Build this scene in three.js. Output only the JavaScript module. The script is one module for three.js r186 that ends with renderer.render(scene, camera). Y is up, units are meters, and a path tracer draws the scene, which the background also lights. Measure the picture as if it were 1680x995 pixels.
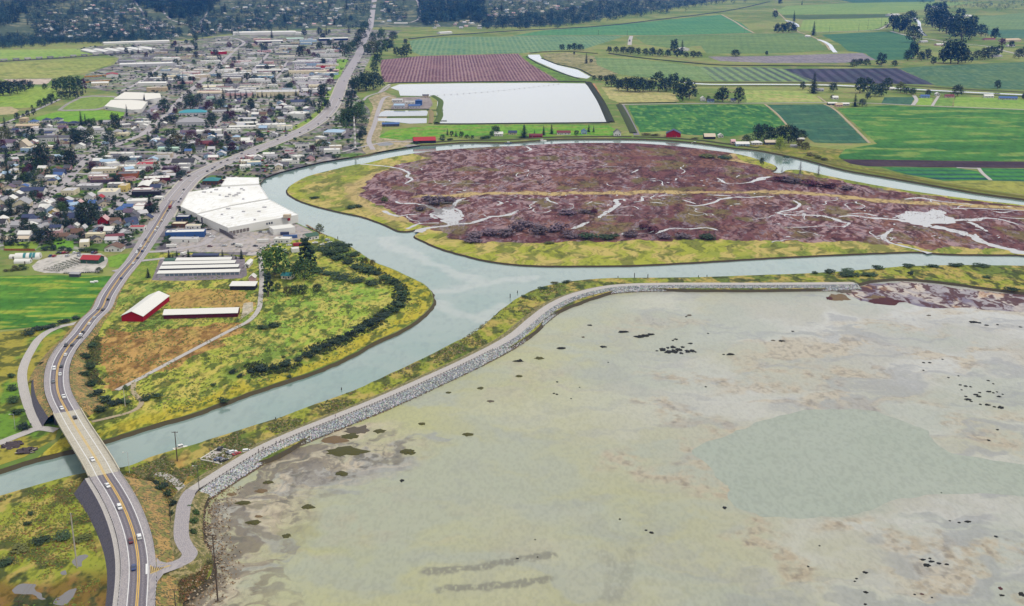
import * as THREE from 'three';
import { mergeGeometries } from 'three/addons/utils/BufferGeometryUtils.js';

// ---------------------------------------------------------------- camera, sky, sun, exposure
const CAM_H = 250, FOC = 1900, PITCH = Math.atan(569.5 / FOC);
const scene = new THREE.Scene();
const camera = new THREE.PerspectiveCamera(2 * Math.atan(497.5 / FOC) * 180 / Math.PI,1680 / 995,1,40000);
camera.position.set(0, CAM_H,0);
camera.rotation.set(-PITCH,0,0);
scene.add(camera);
const renderer = new THREE.WebGLRenderer({ antialias: true });
renderer.toneMapping = THREE.LinearToneMapping;
renderer.toneMappingExposure = 1.62;
renderer.shadowMap.enabled = true;
const SUNDIR = new THREE.Vector3(0.55,0.95,0.25).normalize();
const sun = new THREE.DirectionalLight(new THREE.Color(1,0.95,0.86),1.5);
sun.position.copy(SUNDIR).multiplyScalar(3000).add(new THREE.Vector3(0,0,-1500));
sun.target.position.set(0,0,-1500);
sun.castShadow = true; sun.shadow.radius = 20; sun.shadow.mapSize.set(4096,4096);
Object.assign(sun.shadow.camera, { left: -2500, right: 2500, top: 2500, bottom: -2500, near: 10, far: 9000 });
scene.add(sun, sun.target);
scene.fog = new THREE.FogExp2(new THREE.Color(0.03,0.27,1.0),0.00003);

// ---------------------------------------------------------------- noise and colour
let seedV = 12345;
function rnd() { seedV = (seedV * 1664525 + 1013904223) >>> 0; return seedV / 4294967296; }
const rr = (a, b) => a + (b - a) * rnd();
const pick = a => a[Math.floor(rnd() * a.length) % a.length];
function hash(ix, iy) { let h = Math.imul(ix,374761393) ^ Math.imul(iy,668265263); h = Math.imul(h ^ (h >>> 13),1274126177); return ((h ^ (h >>> 16)) >>> 0) / 4294967296; }
function vn(x, y) {
const ix = Math.floor(x), iy = Math.floor(y), fx = x - ix, fy = y - iy;
const u = fx * fx * (3 - 2 * fx), v = fy * fy * (3 - 2 * fy);
const a = hash(ix, iy), b = hash(ix + 1, iy), c = hash(ix, iy + 1), d = hash(ix + 1, iy + 1);
return a + (b - a) * u + (c - a) * v + (a - b - c + d) * u * v;
}
function fbm(x, y, o = 4) { let s = 0, a = 0.5, t = 0; for (let i = 0; i < o; i++) { s += a * vn(x, y); t += a; x = x * 2.03 + 17.1; y = y * 2.03 + 9.7; a *= 0.55; } return s / t; }
const clamp = (v, a = 0, b = 1) => v < a ? a : v > b ? b : v;
const sm = (a, b, v) => { const t = clamp((v - a) / (b - a)); return t * t * (3 - 2 * t); };
const lerp = (a, b, t) => [a[0] + (b[0] - a[0]) * t, a[1] + (b[1] - a[1]) * t, a[2] + (b[2] - a[2]) * t];
const s2l = v => v <= 0.04045 ? v / 12.92 : Math.pow((v + 0.055) / 1.055,2.4);
const EXPO = 1.75;                                  // how bright the photograph shows a white card
function C(r, g, b) { return [s2l(r / 255) / EXPO, s2l(g / 255) / EXPO, s2l(b / 255) / EXPO]; }
const LUT = new Uint8Array(4097); for (let i = 0; i <= 4096; i++) { const v = i / 4096; LUT[i] = Math.round(255 * (v <= 0.0031308 ? v * 12.92 : 1.055 * Math.pow(v,1 / 2.4) - 0.055)); }

// ---------------------------------------------------------------- sky: high thin overcast
{
const w = 512, h = 256, d = new Float32Array(w * h * 4);
for (let j = 0; j < h; j++) for (let i = 0; i < w; i++) {
const el = (j + 0.5) / h * Math.PI - Math.PI / 2, az = (i + 0.5) / w * 2 * Math.PI;
const x = Math.cos(az) * Math.cos(el), y = Math.sin(el), z = Math.sin(az) * Math.cos(el);
const k = 1.6 / (Math.max(y,0) + 0.35);
const n = fbm(x * k + 40 + z * 0.3, z * k + 31,5);
const up = sm(-0.1,0.7, y);
let c = lerp([0.95,0.98,1.0],[1.0,1.0,0.99], up);
const f = 0.62 + 0.27 * n;
const o = (j * w + i) * 4; d[o] = c[0] * f; d[o + 1] = c[1] * f; d[o + 2] = c[2] * f; d[o + 3] = 1;
}
const t = new THREE.DataTexture(d, w, h, THREE.RGBAFormat, THREE.FloatType);
t.mapping = THREE.EquirectangularReflectionMapping; t.magFilter = THREE.LinearFilter; t.minFilter = THREE.LinearFilter; t.needsUpdate = true;
scene.background = t; scene.environment = t;
}

// ---------------------------------------------------------------- survey: photograph point -> ground
const LAND = 2, SP = Math.sin(PITCH), CP = Math.cos(PITCH);
function ray(px, py) { const dx = (px - 840) / FOC, dy = -(py - 497.5) / FOC; return [dx, dy * CP - SP,-CP - dy * SP]; }
function G(px, py, y = LAND) { const r = ray(px, py), t = (CAM_H - y) / -r[1]; return [r[0] * t, r[2] * t]; }
// hills: start along a foot line, given as azimuth -> distance
const FOOT = [[-2600,78],[-900,76],[0,74],[300,66],[420,52],[560,46],[690,45],[870,45],[960,36],[1100,14],[1230,-4],[1420,-18],[1700,-24],[2600,-24]]
.map(([x, y]) => { const g = G(x, y); return [Math.atan2(g[0],-g[1]), Math.hypot(g[0], g[1])]; });
function hill(X, Z) {
const a = Math.atan2(X,-Z), d = Math.hypot(X, Z);
let i = 0; while (i < FOOT.length - 2 && a > FOOT[i + 1][0]) i++;
const t = clamp((a - FOOT[i][0]) / (FOOT[i + 1][0] - FOOT[i][0])), d0 = FOOT[i][1] + (FOOT[i + 1][1] - FOOT[i][1]) * t;
const e = (d - d0); if (e < -300) return -10;
const h = e * 0.075 + (fbm(X / 420, Z / 420,3) - 0.5) * 26 * sm(0,500, e);
return h > 92 ? 92 + (h - 92) * 0.12 : h;
}
const groundY = (X, Z) => Math.max(LAND, hill(X, Z));
function GT(px, py) {                                  // on the terrain, hills included
const r = ray(px, py); let t = (CAM_H - LAND) / -r[1];
if (t * Math.hypot(r[0], r[2]) < 3000) return [r[0] * t, LAND, r[2] * t];
for (let s = 2600; s < t; s += 12) { const y = CAM_H + r[1] * s; if (y <= groundY(r[0] * s, r[2] * s)) return [r[0] * s, y, r[2] * s]; }
return [r[0] * t, LAND, r[2] * t];
}

// ---------------------------------------------------------------- object helpers
const names = {};
function numbered(n) { if (!(n in names)) { names[n] = 0; return n; } names[n]++; return n + '_' + String(names[n]).padStart(3, '0'); }
function mesh(name, geo, mat, parent) { const m = new THREE.Mesh(geo, mat); m.name = name; m.castShadow = m.receiveShadow = true; if (parent) parent.add(m); return m; }
function struct(name, geo, mat, label) { const m = mesh(numbered(name), geo, mat, scene); m.userData = { kind: 'structure' }; if (label) m.userData.label = label; return m; }
const things = [];
function reg(o, label, category, group, px) { o.userData.label = label; o.userData.category = category; if (group) o.userData.group = group; things.push([o, px]); return o; }
function thing(name, label, category,[x, y, z], turn = 0, group) {
const o = new THREE.Group(); o.name = numbered(name); o.position.set(x, y, z); o.rotation.y = turn; scene.add(o);
return reg(o, label, category, group);
}
const mats = {};
function mat(c, rough = 0.85, extra) {                 // c linear rgb
const k = c.map(v => v.toFixed(3)).join() + rough + (extra ? JSON.stringify(extra) : '');
if (!mats[k]) { mats[k] = new THREE.MeshPhysicalMaterial({ roughness: rough, side: THREE.DoubleSide, specularIntensity: rough >= 0.85 ? 0.25 : 1, ...(extra || {}) }); mats[k].color.setRGB(...c); }
return mats[k];
}
function tex(w, h, fn) {                              // fn(i,j) -> linear rgb
const d = new Uint8Array(w * h * 4);
for (let j = 0; j < h; j++) for (let i = 0; i < w; i++) {
const c = fn(i, j), o = (j * w + i) * 4;
d[o] = LUT[clamp(c[0]) * 4096 | 0]; d[o + 1] = LUT[clamp(c[1]) * 4096 | 0]; d[o + 2] = LUT[clamp(c[2]) * 4096 | 0]; d[o + 3] = 255;
}
const t = new THREE.DataTexture(d, w, h, THREE.RGBAFormat); t.colorSpace = THREE.SRGBColorSpace;
t.magFilter = THREE.LinearFilter; t.minFilter = THREE.LinearMipmapLinearFilter; t.generateMipmaps = true; t.anisotropy = 8; t.needsUpdate = true; return t;
}
// polygon utilities, all in world X,Z
const W = (pts, y) => pts.map(([a, b]) => G(a, b, y));
function smooth(pts, per = 6, closed = false) {
const c = new THREE.CatmullRomCurve3(pts.map(p => new THREE.Vector3(p[0], p.length > 2 ? p[2] : 0, p[1])), closed,'centripetal');
return c.getPoints(pts.length * per).map(v => [v.x, v.z, v.y]);
}
function rough(poly, step, amp, sc = 9, open = false) {  // finer, uneven outline
const out = [], n = poly.length;
for (let i = 0; i < (open ? n - 1 : n); i++) {
const a = poly[i], b = poly[(i + 1) % n], L = Math.hypot(b[0] - a[0], b[1] - a[1]), k = L > 3000 ? 1 : Math.max(1, Math.round(L / step));
for (let q = 0; q < k; q++) { const x = a[0] + (b[0] - a[0]) * q / k, z = a[1] + (b[1] - a[1]) * q / k; out.push([x + (fbm(x / sc, z / sc,3) - 0.5) * 2 * amp, z + (fbm(x / sc + 50, z / sc + 20,3) - 0.5) * 2 * amp]); }
}
return out;
}
function inside(poly, x, z) { let c = false; for (let i = 0, j = poly.length - 1; i < poly.length; j = i++) { const a = poly[i], b = poly[j]; if ((a[1] > z) !== (b[1] > z) && x < (b[0] - a[0]) * (z - a[1]) / (b[1] - a[1]) + a[0]) c = !c; } return c; }
function distTo(line, x, z) {
let m = 1e9;
for (let i = 0; i < line.length - 1; i++) { const a = line[i], b = line[i + 1], dx = b[0] - a[0], dz = b[1] - a[1]; const t = clamp(((x - a[0]) * dx + (z - a[1]) * dz) / (dx * dx + dz * dz || 1)); const d = (x - a[0] - dx * t) ** 2 + (z - a[1] - dz * t) ** 2; if (d < m) m = d; }
return Math.sqrt(m);
}
function bbox(poly) { let a = 1e9, b = -1e9, c = 1e9, d = -1e9; for (const p of poly) { a = Math.min(a, p[0]); b = Math.max(b, p[0]); c = Math.min(c, p[1]); d = Math.max(d, p[1]); } return [a, b, c, d]; }
function polyGeo(poly, y, bb) {
const v2 = poly.map(p => new THREE.Vector2(p[0], p[1]));
const tris = THREE.ShapeUtils.triangulateShape(v2,[]);
const pos = [], uv = [],[x0, x1, z0, z1] = bb || bbox(poly);
for (const p of poly) { pos.push(p[0], typeof y === 'function' ? y(p[0], p[1]) : y, p[1]); uv.push((p[0] - x0) / (x1 - x0), (p[1] - z0) / (z1 - z0)); }
const idx = [];
for (const [a, b, c] of tris) { const A = poly[a], B = poly[b], D = poly[c]; const cr = (B[0] - A[0]) * (D[1] - A[1]) - (B[1] - A[1]) * (D[0] - A[0]); if (cr < 0) idx.push(a, b, c); else idx.push(a, c, b); }
const g = new THREE.BufferGeometry(); g.setAttribute('position', new THREE.Float32BufferAttribute(pos,3)); g.setAttribute('uv', new THREE.Float32BufferAttribute(uv,2)); g.setIndex(idx); g.computeVertexNormals(); return g;
}
let texPx = 0;
function groundMat(bb, mpp, fn, o = {}) {               // colour computed over the sheet's own extent, in metres
const w = Math.min(o.max || 2048, Math.max(8, Math.round((bb[1] - bb[0]) / mpp))), h = Math.min(o.max || 2048, Math.max(8, Math.round((bb[3] - bb[2]) / mpp)));
texPx += w * h;
const map = tex(w, h, (i, j) => fn(bb[0] + (i + 0.5) / w * (bb[1] - bb[0]), bb[2] + (j + 0.5) / h * (bb[3] - bb[2])));
return new THREE.MeshPhysicalMaterial({ map, roughness: o.rough ?? 0.95, side: THREE.DoubleSide, specularIntensity: o.rough === undefined ? 0.2 : 1 });
}
function sheet(name, poly, y, mpp, fn, o = {}) {
if (o.edge) poly = rough(poly, o.step || 6, o.edge, o.esc || 9);
let bb = bbox(poly); if (o.clip) bb = [Math.max(bb[0], o.clip[0]), Math.min(bb[1], o.clip[1]), Math.max(bb[2], o.clip[2]), Math.min(bb[3], o.clip[3])];
return struct(name, polyGeo(poly, y, bb), o.mat || groundMat(bb, mpp, fn, o), o.label);
}
function skirt(name, poly, y, m, out = 2.2, yb = -0.5) {  // sloping bank round a land mass
const n = poly.length, pos = [], idx = []; let ar = 0;
for (let i = 0; i < n; i++) { const a = poly[i], b = poly[(i + 1) % n]; ar += a[0] * b[1] - b[0] * a[1]; }
const sg = ar > 0 ? 1 : -1;
for (let i = 0; i < n; i++) {
const a = poly[(i + n - 1) % n], p = poly[i], b = poly[(i + 1) % n]; let dx = b[0] - a[0], dz = b[1] - a[1]; const L = Math.hypot(dx, dz) || 1; dx /= L; dz /= L;
const k = out * (0.7 + 0.6 * vn(p[0] / 5, p[1] / 5));
pos.push(p[0], y, p[1], p[0] + dz * sg * k, yb, p[1] - dx * sg * k);
}
for (let i = 0; i < n; i++) { const a = 2 * i, b = 2 * ((i + 1) % n); idx.push(a, b, a + 1, b, b + 1, a + 1); }
const g = new THREE.BufferGeometry(); g.setAttribute('position', new THREE.Float32BufferAttribute(pos,3)); g.setIndex(idx); g.computeVertexNormals();
return struct(name, g, m);
}
// strip along a line of [x,z,y] points between offsets o0 and o1 (left positive)
function stripGeo(line, o0, o1, dy0 = 0, dy1 = dy0, uvm = 4) {
const pos = [], uv = [], idx = []; let s = 0;
for (let i = 0; i < line.length; i++) {
const a = line[Math.max(0, i - 1)], p = line[i], b = line[Math.min(line.length - 1, i + 1)]; let dx = b[0] - a[0], dz = b[1] - a[1]; const L = Math.hypot(dx, dz) || 1; dx /= L; dz /= L;
if (i) s += Math.hypot(p[0] - line[i - 1][0], p[1] - line[i - 1][1]);
const w0 = typeof o0 === 'function' ? o0(s, i) : o0, w1 = typeof o1 === 'function' ? o1(s, i) : o1;
const y0 = typeof dy0 === 'function' ? dy0(p[2], i) : p[2] + dy0, y1 = typeof dy1 === 'function' ? dy1(p[2], i) : p[2] + dy1;
pos.push(p[0] + dz * w0, y0, p[1] - dx * w0, p[0] + dz * w1, y1, p[1] - dx * w1); uv.push(w0 / uvm, s / uvm, w1 / uvm, s / uvm);
if (i) { const q = 2 * i - 2; idx.push(q, q + 1, q + 2, q + 1, q + 3, q + 2); }
}
const g = new THREE.BufferGeometry(); g.setAttribute('position', new THREE.Float32BufferAttribute(pos,3)); g.setAttribute('uv', new THREE.Float32BufferAttribute(uv,2)); g.setIndex(idx); g.computeVertexNormals();
return g;
}
function dense(line, step) { const out = []; for (let i = 0; i < line.length - 1; i++) { const a = line[i], b = line[i + 1], L = Math.hypot(b[0] - a[0], b[1] - a[1]), k = Math.max(1, Math.round(L / step)); for (let q = 0; q < k; q++) out.push(a.map((v, e) => v + (b[e] - v) * q / k)); } out.push(line[line.length - 1]); return out; }
const roadLine = (pts, yd = LAND, per = 5) => smooth(pts.map(p => { const y = p[2] ?? yd, g = G(p[0], p[1], y); return [g[0], g[1], y]; }), per);

// ================================================================ THE SETTING
// ---- outlines, surveyed
const NORTH = [[-700,960],[-260,850],[-80,794],[0,770],[40,757],[100,742],[130,735],[170,722],[240,700],[265,692],[300,684],[360,662],[420,640],[500,614],[560,590],[620,558],[660,540],[690,520],[708,501],[711,488],[704,474],[692,464],[671,454],[640,440],[618,432],[593,416],[570,402],[550,391],[520,381],[488,366],[466,352],[442,338],[424,324],[422,312],[425,300],[435,290],[458,281],[495,271],[530,264],[561,259],[600,254],[631,246],[663,242],[678,238],[713,236.5],[758,233],[830,233],[868,231],[906,228],[989,227],[1050,227.5],[1100,230],[1151,234.5],[1205,242],[1244,246],[1282,253],[1320,261],[1386,278],[1461,291],[1536,304],[1612,317],[1680,326],[1900,362],[2300,420],[2900,500]];
const ISLE = [[471,315],[475,306],[485,299],[503,290],[540,280],[581,270.5],[600,268],[633,260],[671,253],[726,246.5],[780,242.5],[818,240.5],[850,239.5],[880,237.5],[937,235],[1000,234.5],[1050,235.5],[1088,238],[1126,241.5],[1170,247],[1200,251],[1225,256],[1250,264],[1272,272],[1272,278],[1266,282],[1282,284],[1292,279],[1312,279],[1365,290],[1421,301],[1486,312],[1549,321],[1612,329],[1680,337],[1900,376],[2200,420],[1900,428],[1692,420],[1667,418],[1612,417.5],[1544,416],[1504,413],[1440,415],[1360,418],[1260,423],[1141,430],[1041,435],[940,436],[880,435.5],[840,433],[797,427],[764,419],[734,411],[696,396],[681,388],[689,381],[700,376],[690,375],[671,379],[656,379],[633,369],[596,356],[546,345],[508,335],[485,326]];
const SOUTHBANK = [[-700,1010],[-260,890],[-80,835],[0,813],[63,795],[126,778],[170,770],[208,765],[263,745],[313,731],[363,715],[420,697],[470,681],[520,662],[561,648],[596,634],[634,616],[684,593],[747,561],[782,543],[812,518],[832,501],[855,486],[890,471],[940,461],[1001,456.5],[1041,456],[1141,455],[1257,451],[1335,448],[1411,443],[1486,437],[1561,435],[1680,436],[1900,440],[2300,470],[2900,540]];
const TOE = [[2900,570],[2300,530],[1900,500],[1680,483],[1612,474],[1536,464],[1486,460],[1440,462],[1400,470],[1381,474],[1360,476],[1257,478],[1141,478],[1066,477],[1016,479],[991,485],[950,499],[903,520],[873,550],[840,570],[772,603],[696,638],[601,681],[520,714],[458,749],[420,764],[364,799],[340,818],[333,833],[330,858],[333,886],[340,908],[349,933],[344,953],[314,979],[294,996],[270,1050],[200,1200],[100,1500],[-600,1500],[-900,1200]];
const wn = smooth(W(NORTH, LAND),8).map(p => [p[0], p[1]]);
const wi = smooth(W(ISLE,1.2),6, true).map(p => [p[0], p[1]]); wi.pop();
const ws = smooth(W(SOUTHBANK, LAND),8).map(p => [p[0], p[1]]);
const wt = smooth(W(TOE,0.4),8).map(p => [p[0], p[1]]);
const FAR = [[16000,-1500],[16000,-22000],[-16000,-22000],[-16000,-1500]];
const mainPoly = [...rough(wn,5,0.9,9, true), wn[wn.length - 1], ...FAR];

// ---- water
const ripple = (() => { const n = 512; const t = tex(n, n, (i, j) => { const u = i / n, v = j / n; const f = (a, b) => { let s = 0; const q = [[a, b],[a - 1, b],[a, b - 1],[a - 1, b - 1]]; return q; }; const k = 40; const wv = (x, y, p) => { const ix = Math.floor(x), iy = Math.floor(y), fx = x - ix, fy = y - iy; const h = (a, b) => hash(((a % p) + p) % p + p * 7, ((b % p) + p) % p + p * 3); const uu = fx * fx * (3 - 2 * fx), vv = fy * fy * (3 - 2 * fy); return (h(ix, iy) * (1 - uu) + h(ix + 1, iy) * uu) * (1 - vv) + (h(ix, iy + 1) * (1 - uu) + h(ix + 1, iy + 1) * uu) * vv; }; const g = 0.6 * wv(u * k, v * k, k) + 0.4 * wv(u * 90, v * 90,90); return [g, g, g]; }); t.colorSpace = THREE.NoColorSpace; t.wrapS = t.wrapT = THREE.RepeatWrapping; return t; })();
function waterMat(bb, mpp, fn, rough, bump, tile = 60) {
const m = groundMat(bb, mpp, fn, { rough });
if (bump) { const b = ripple.clone(); b.repeat.set((bb[1] - bb[0]) / tile, (bb[3] - bb[2]) / tile); b.needsUpdate = true; m.bumpMap = b; m.bumpScale = bump; }
return m;
}
// river bed and silty river: paler bands in the colour where the two channels meet
{
const bed = new THREE.PlaneGeometry(40000,40000); bed.rotateX(-Math.PI / 2); bed.translate(0,-1.2,-10000);
struct('sea_bed', bed, mat([0.2,0.18,0.14]));
const bb = [-520,900,-1650,-330];
const far = [[-9000,1200],[9000,1200],[9000,-2600],[-9000,-2600]];
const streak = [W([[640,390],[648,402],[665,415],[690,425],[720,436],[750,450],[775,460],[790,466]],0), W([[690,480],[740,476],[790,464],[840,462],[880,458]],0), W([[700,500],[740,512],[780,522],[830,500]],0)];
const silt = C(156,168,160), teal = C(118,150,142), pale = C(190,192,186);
const fn = (x, z) => {
const wx = x + (fbm(x / 30, z / 30,3) - 0.5) * 26, wz = z + (fbm(x / 30 + 9, z / 30,3) - 0.5) * 26;
let c = lerp(silt, teal,0.5);
c = lerp(c, teal,0.6 * sm(0.5,0.75, fbm(wx / 60, wz / 60,4)));
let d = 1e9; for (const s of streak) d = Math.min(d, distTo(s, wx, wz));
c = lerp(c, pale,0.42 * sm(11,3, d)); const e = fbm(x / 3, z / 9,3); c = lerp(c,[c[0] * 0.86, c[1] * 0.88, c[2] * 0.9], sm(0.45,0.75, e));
return c;
};
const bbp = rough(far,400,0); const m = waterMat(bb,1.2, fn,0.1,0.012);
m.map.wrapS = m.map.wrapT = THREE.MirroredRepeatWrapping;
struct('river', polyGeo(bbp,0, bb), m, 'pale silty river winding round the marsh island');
}
// ---- land masses
const townCols = { tar: C(118,112,118), pale: C(196,188,188), grass: C(96,128,52), olive: C(120,118,82), earth: C(168,150,130) };
function landCol(x, z) {                                 // general low farmland and yards
const a = fbm(x / 130, z / 130,4), b = fbm(x / 22 + 7, z / 22,4), c = fbm(x / 5, z / 5 + 3,2);
let k = lerp(C(110,135,62), C(150,160,88), sm(0.35,0.65, a)); k = lerp(k, C(160,148,100), sm(0.5,0.75, b) * 0.7); return lerp(k,[k[0] * 0.55, k[1] * 0.6, k[2] * 0.55],0.6 * sm(0.5,0.8, c));
}
{
const bb = [-1800,2300,-4400,-430];
const m = groundMat(bb,3, landCol, {}); m.map.wrapS = m.map.wrapT = THREE.MirroredRepeatWrapping;
const g = polyGeo(mainPoly, LAND - 0.06, bb);
struct('ground', g, m, 'broad flat delta land running out to the hills');
skirt('river_bank', mainPoly, LAND - 0.06, mat(C(88,80,58),0.95));
}
{ // far hills
const nx = 220, nz = 120, pos = [], idx = [], uv = [];
for (let j = 0; j <= nz; j++) for (let i = 0; i <= nx; i++) { const d = 2500 + 13500 * Math.pow(j / nz,1.7), a = -1.25 + 2.5 * i / nx; const X = Math.sin(a) * d, Z = -Math.cos(a) * d; pos.push(X, Math.min(hill(X, Z),150) , Z); uv.push(X / 900, Z / 900); }
for (let j = 0; j < nz; j++) for (let i = 0; i < nx; i++) { const a = j * (nx + 1) + i, b = a + nx + 1; idx.push(a, a + 1, b, a + 1, b + 1, b); }
const g = new THREE.BufferGeometry(); g.setAttribute('position', new THREE.Float32BufferAttribute(pos,3)); g.setAttribute('uv', new THREE.Float32BufferAttribute(uv,2)); g.setIndex(idx); g.computeVertexNormals();
const map = tex(512,512, (i, j) => { const n = fbm(i / 60, j / 60,4), b = fbm(i / 12 + 5, j / 12,3); return lerp(C(58,80,48), C(140,138,104), sm(0.5,0.72, n * 0.4 + b * 0.6)); });
map.wrapS = map.wrapT = THREE.MirroredRepeatWrapping;
struct('hills', g, new THREE.MeshStandardMaterial({ map, roughness: 1, side: THREE.DoubleSide }), 'wooded uplands behind the town');
}
// ---- marsh island
const isleLine = (p, y = 1.2) => W(p, y);
{
const poly = rough(wi,4,0.8), marsh = isleLine([[590,318],[600,300],[620,285],[650,272],[700,260],[760,251],[830,246],[900,243],[960,242],[1040,243],[1100,245],[1160,252],[1210,260],[1240,270],[1262,277],[1330,288],[1420,305],[1500,318],[1600,331],[1700,342],[2200,418],[1900,426],[1690,417],[1650,409],[1560,404],[1525,410],[1490,402],[1400,398],[1300,396],[1180,392],[1060,394],[960,396],[860,399],[780,399],[738,392],[733,383],[720,378],[700,372],[680,366],[650,352],[620,335],[598,325]]);
const tan = isleLine([[690,322],[760,320],[840,317.5],[900,318],[1000,316],[1120,315.5],[1260,315],[1330,318],[1400,325],[1460,331],[1530,334],[1600,337],[1680,344]]);
const tan2 = isleLine([[640,280],[605,292],[584,304],[578,318],[590,332],[615,345],[640,358],[670,362]]);
const tan3 = isleLine([[980,246],[1060,247],[1130,250],[1180,258],[1250,270]]);
const P1 = C(116,74,74), P2 = C(80,50,52), P3 = C(172,144,146), P4 = C(134,94,80), OL = C(122,112,66), LI = C(176,160,166), TAN = C(196,172,118);
const g1 = C(168,172,66), g2 = C(136,148,62), g3 = C(200,180,108), g4 = C(112,118,54);
const fn = (x, z) => {
const w1 = fbm(x / 16, z / 16,3) - 0.5, w2 = fbm(x / 16 + 40, z / 16 + 8,3) - 0.5, X = x + w1 * 16, Z = z + w2 * 22;
const a = fbm(x / 70, z / 120 + 3,4), q1 = X * 0.92 + Z * 0.18, q2 = Z * 0.94 - X * 0.35, b = fbm(q1 / 9, q2 / 24,4), c = fbm(q1 / 1.9, q2 / 8 + 9,3), d2 = fbm(q1 / 3.2 + 31, q2 / 11 + 2,3);
let k;
if (inside(marsh, X, Z)) {
k = lerp(P1, P4, sm(0.45,0.65, fbm(x / 45 + 3, z / 60,3)));
k = lerp(k, P2,0.75 * sm(0.48,0.64, b)); k = lerp(k, P3,0.9 * sm(0.48,0.62, d2) * sm(0.38,0.58, a + 0.1 * sm(-1000,-1180, z) * sm(300,0, x)));
k = lerp(k, OL,0.75 * sm(0.56,0.72, fbm(x / 30 + 77, z / 40,4)) * sm(-900,-1050, z));
k = lerp(k, LI,0.75 * sm(0.56,0.68, fbm(x / 6 + 20, z / 18,3)) * sm(0.45,0.6, c));
const dt = Math.min(distTo(tan, X, Z), distTo(tan3, X, Z)); k = lerp(k, TAN, sm(11,4, dt));
k = lerp(k,[k[0] * 0.4, k[1] * 0.36, k[2] * 0.42],0.8 * sm(0.5,0.68, c));
} else {
k = lerp(g1, g2, sm(0.4,0.65, a)); k = lerp(k, g3,0.9 * sm(0.44,0.62, fbm(q1 / 10 + 31, q2 / 24,4)));
k = lerp(k, g4,0.8 * sm(0.54,0.68, b)); k = lerp(k, TAN,0.85 * sm(13,4, distTo(tan2, X, Z)));
k = lerp(k,[k[0] * 0.5, k[1] * 0.54, k[2] * 0.5],0.7 * sm(0.5,0.7, c));
}
return k;
};
const cl = [-260,640,-1480,-860], bb0 = bbox(poly), bb = [Math.max(bb0[0], cl[0]), Math.min(bb0[1], cl[1]), Math.max(bb0[2], cl[2]), Math.min(bb0[3], cl[3])];
const m = groundMat(bb,0.62, fn, {}); m.map.wrapS = m.map.wrapT = THREE.MirroredRepeatWrapping;
struct('island', polyGeo(poly,1.2, bb), m, 'low marsh island with purple saltmarsh and yellow green grass rim');
skirt('island_bank', poly,1.2, mat(C(78,68,56),0.95),2.4,-0.5);
}
// ---- tidal creeks and pools on the island
const wetMat = (() => { const m = new THREE.MeshStandardMaterial({ roughness: 0.04, side: THREE.DoubleSide }); m.color.setRGB(...C(170,168,168)); return m; })();
function creek(name, pts, w) {                          // pts px; w half widths in metres
const l = smooth(pts.map(p => { const g = G(p[0], p[1],1.2); return [g[0], g[1], p[2] ?? w]; }),7), L = [], R = [];
l.forEach((p, i) => { const a = l[Math.max(0, i - 1)], b = l[Math.min(l.length - 1, i + 1)]; let dx = b[0] - a[0], dz = b[1] - a[1]; const q = Math.hypot(dx, dz) || 1; dx /= q; dz /= q; const k = p[2] * (0.2 + 0.7 * vn(p[0] / 5, p[1] / 5)), k2 = p[2] * (0.2 + 0.7 * vn(p[0] / 5 + 30, p[1] / 5)); L.push([p[0] + dz * k, p[1] - dx * k]); R.unshift([p[0] - dz * k2, p[1] + dx * k2]); });
return struct(name, polyGeo([...L, ...R],1.2 + 0.02 + (names[name] ?? 0) % 7 * 0.006), wetMat);
}
function pool(name, pts, y = 1.23, e = 2) { return struct(name, polyGeo(rough(smooth(W(pts, y),5, true).slice(0,-1).map(p => [p[0], p[1]]),3, e,6), y + (names[name] ?? 0) % 9 * 0.006), wetMat); }
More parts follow.
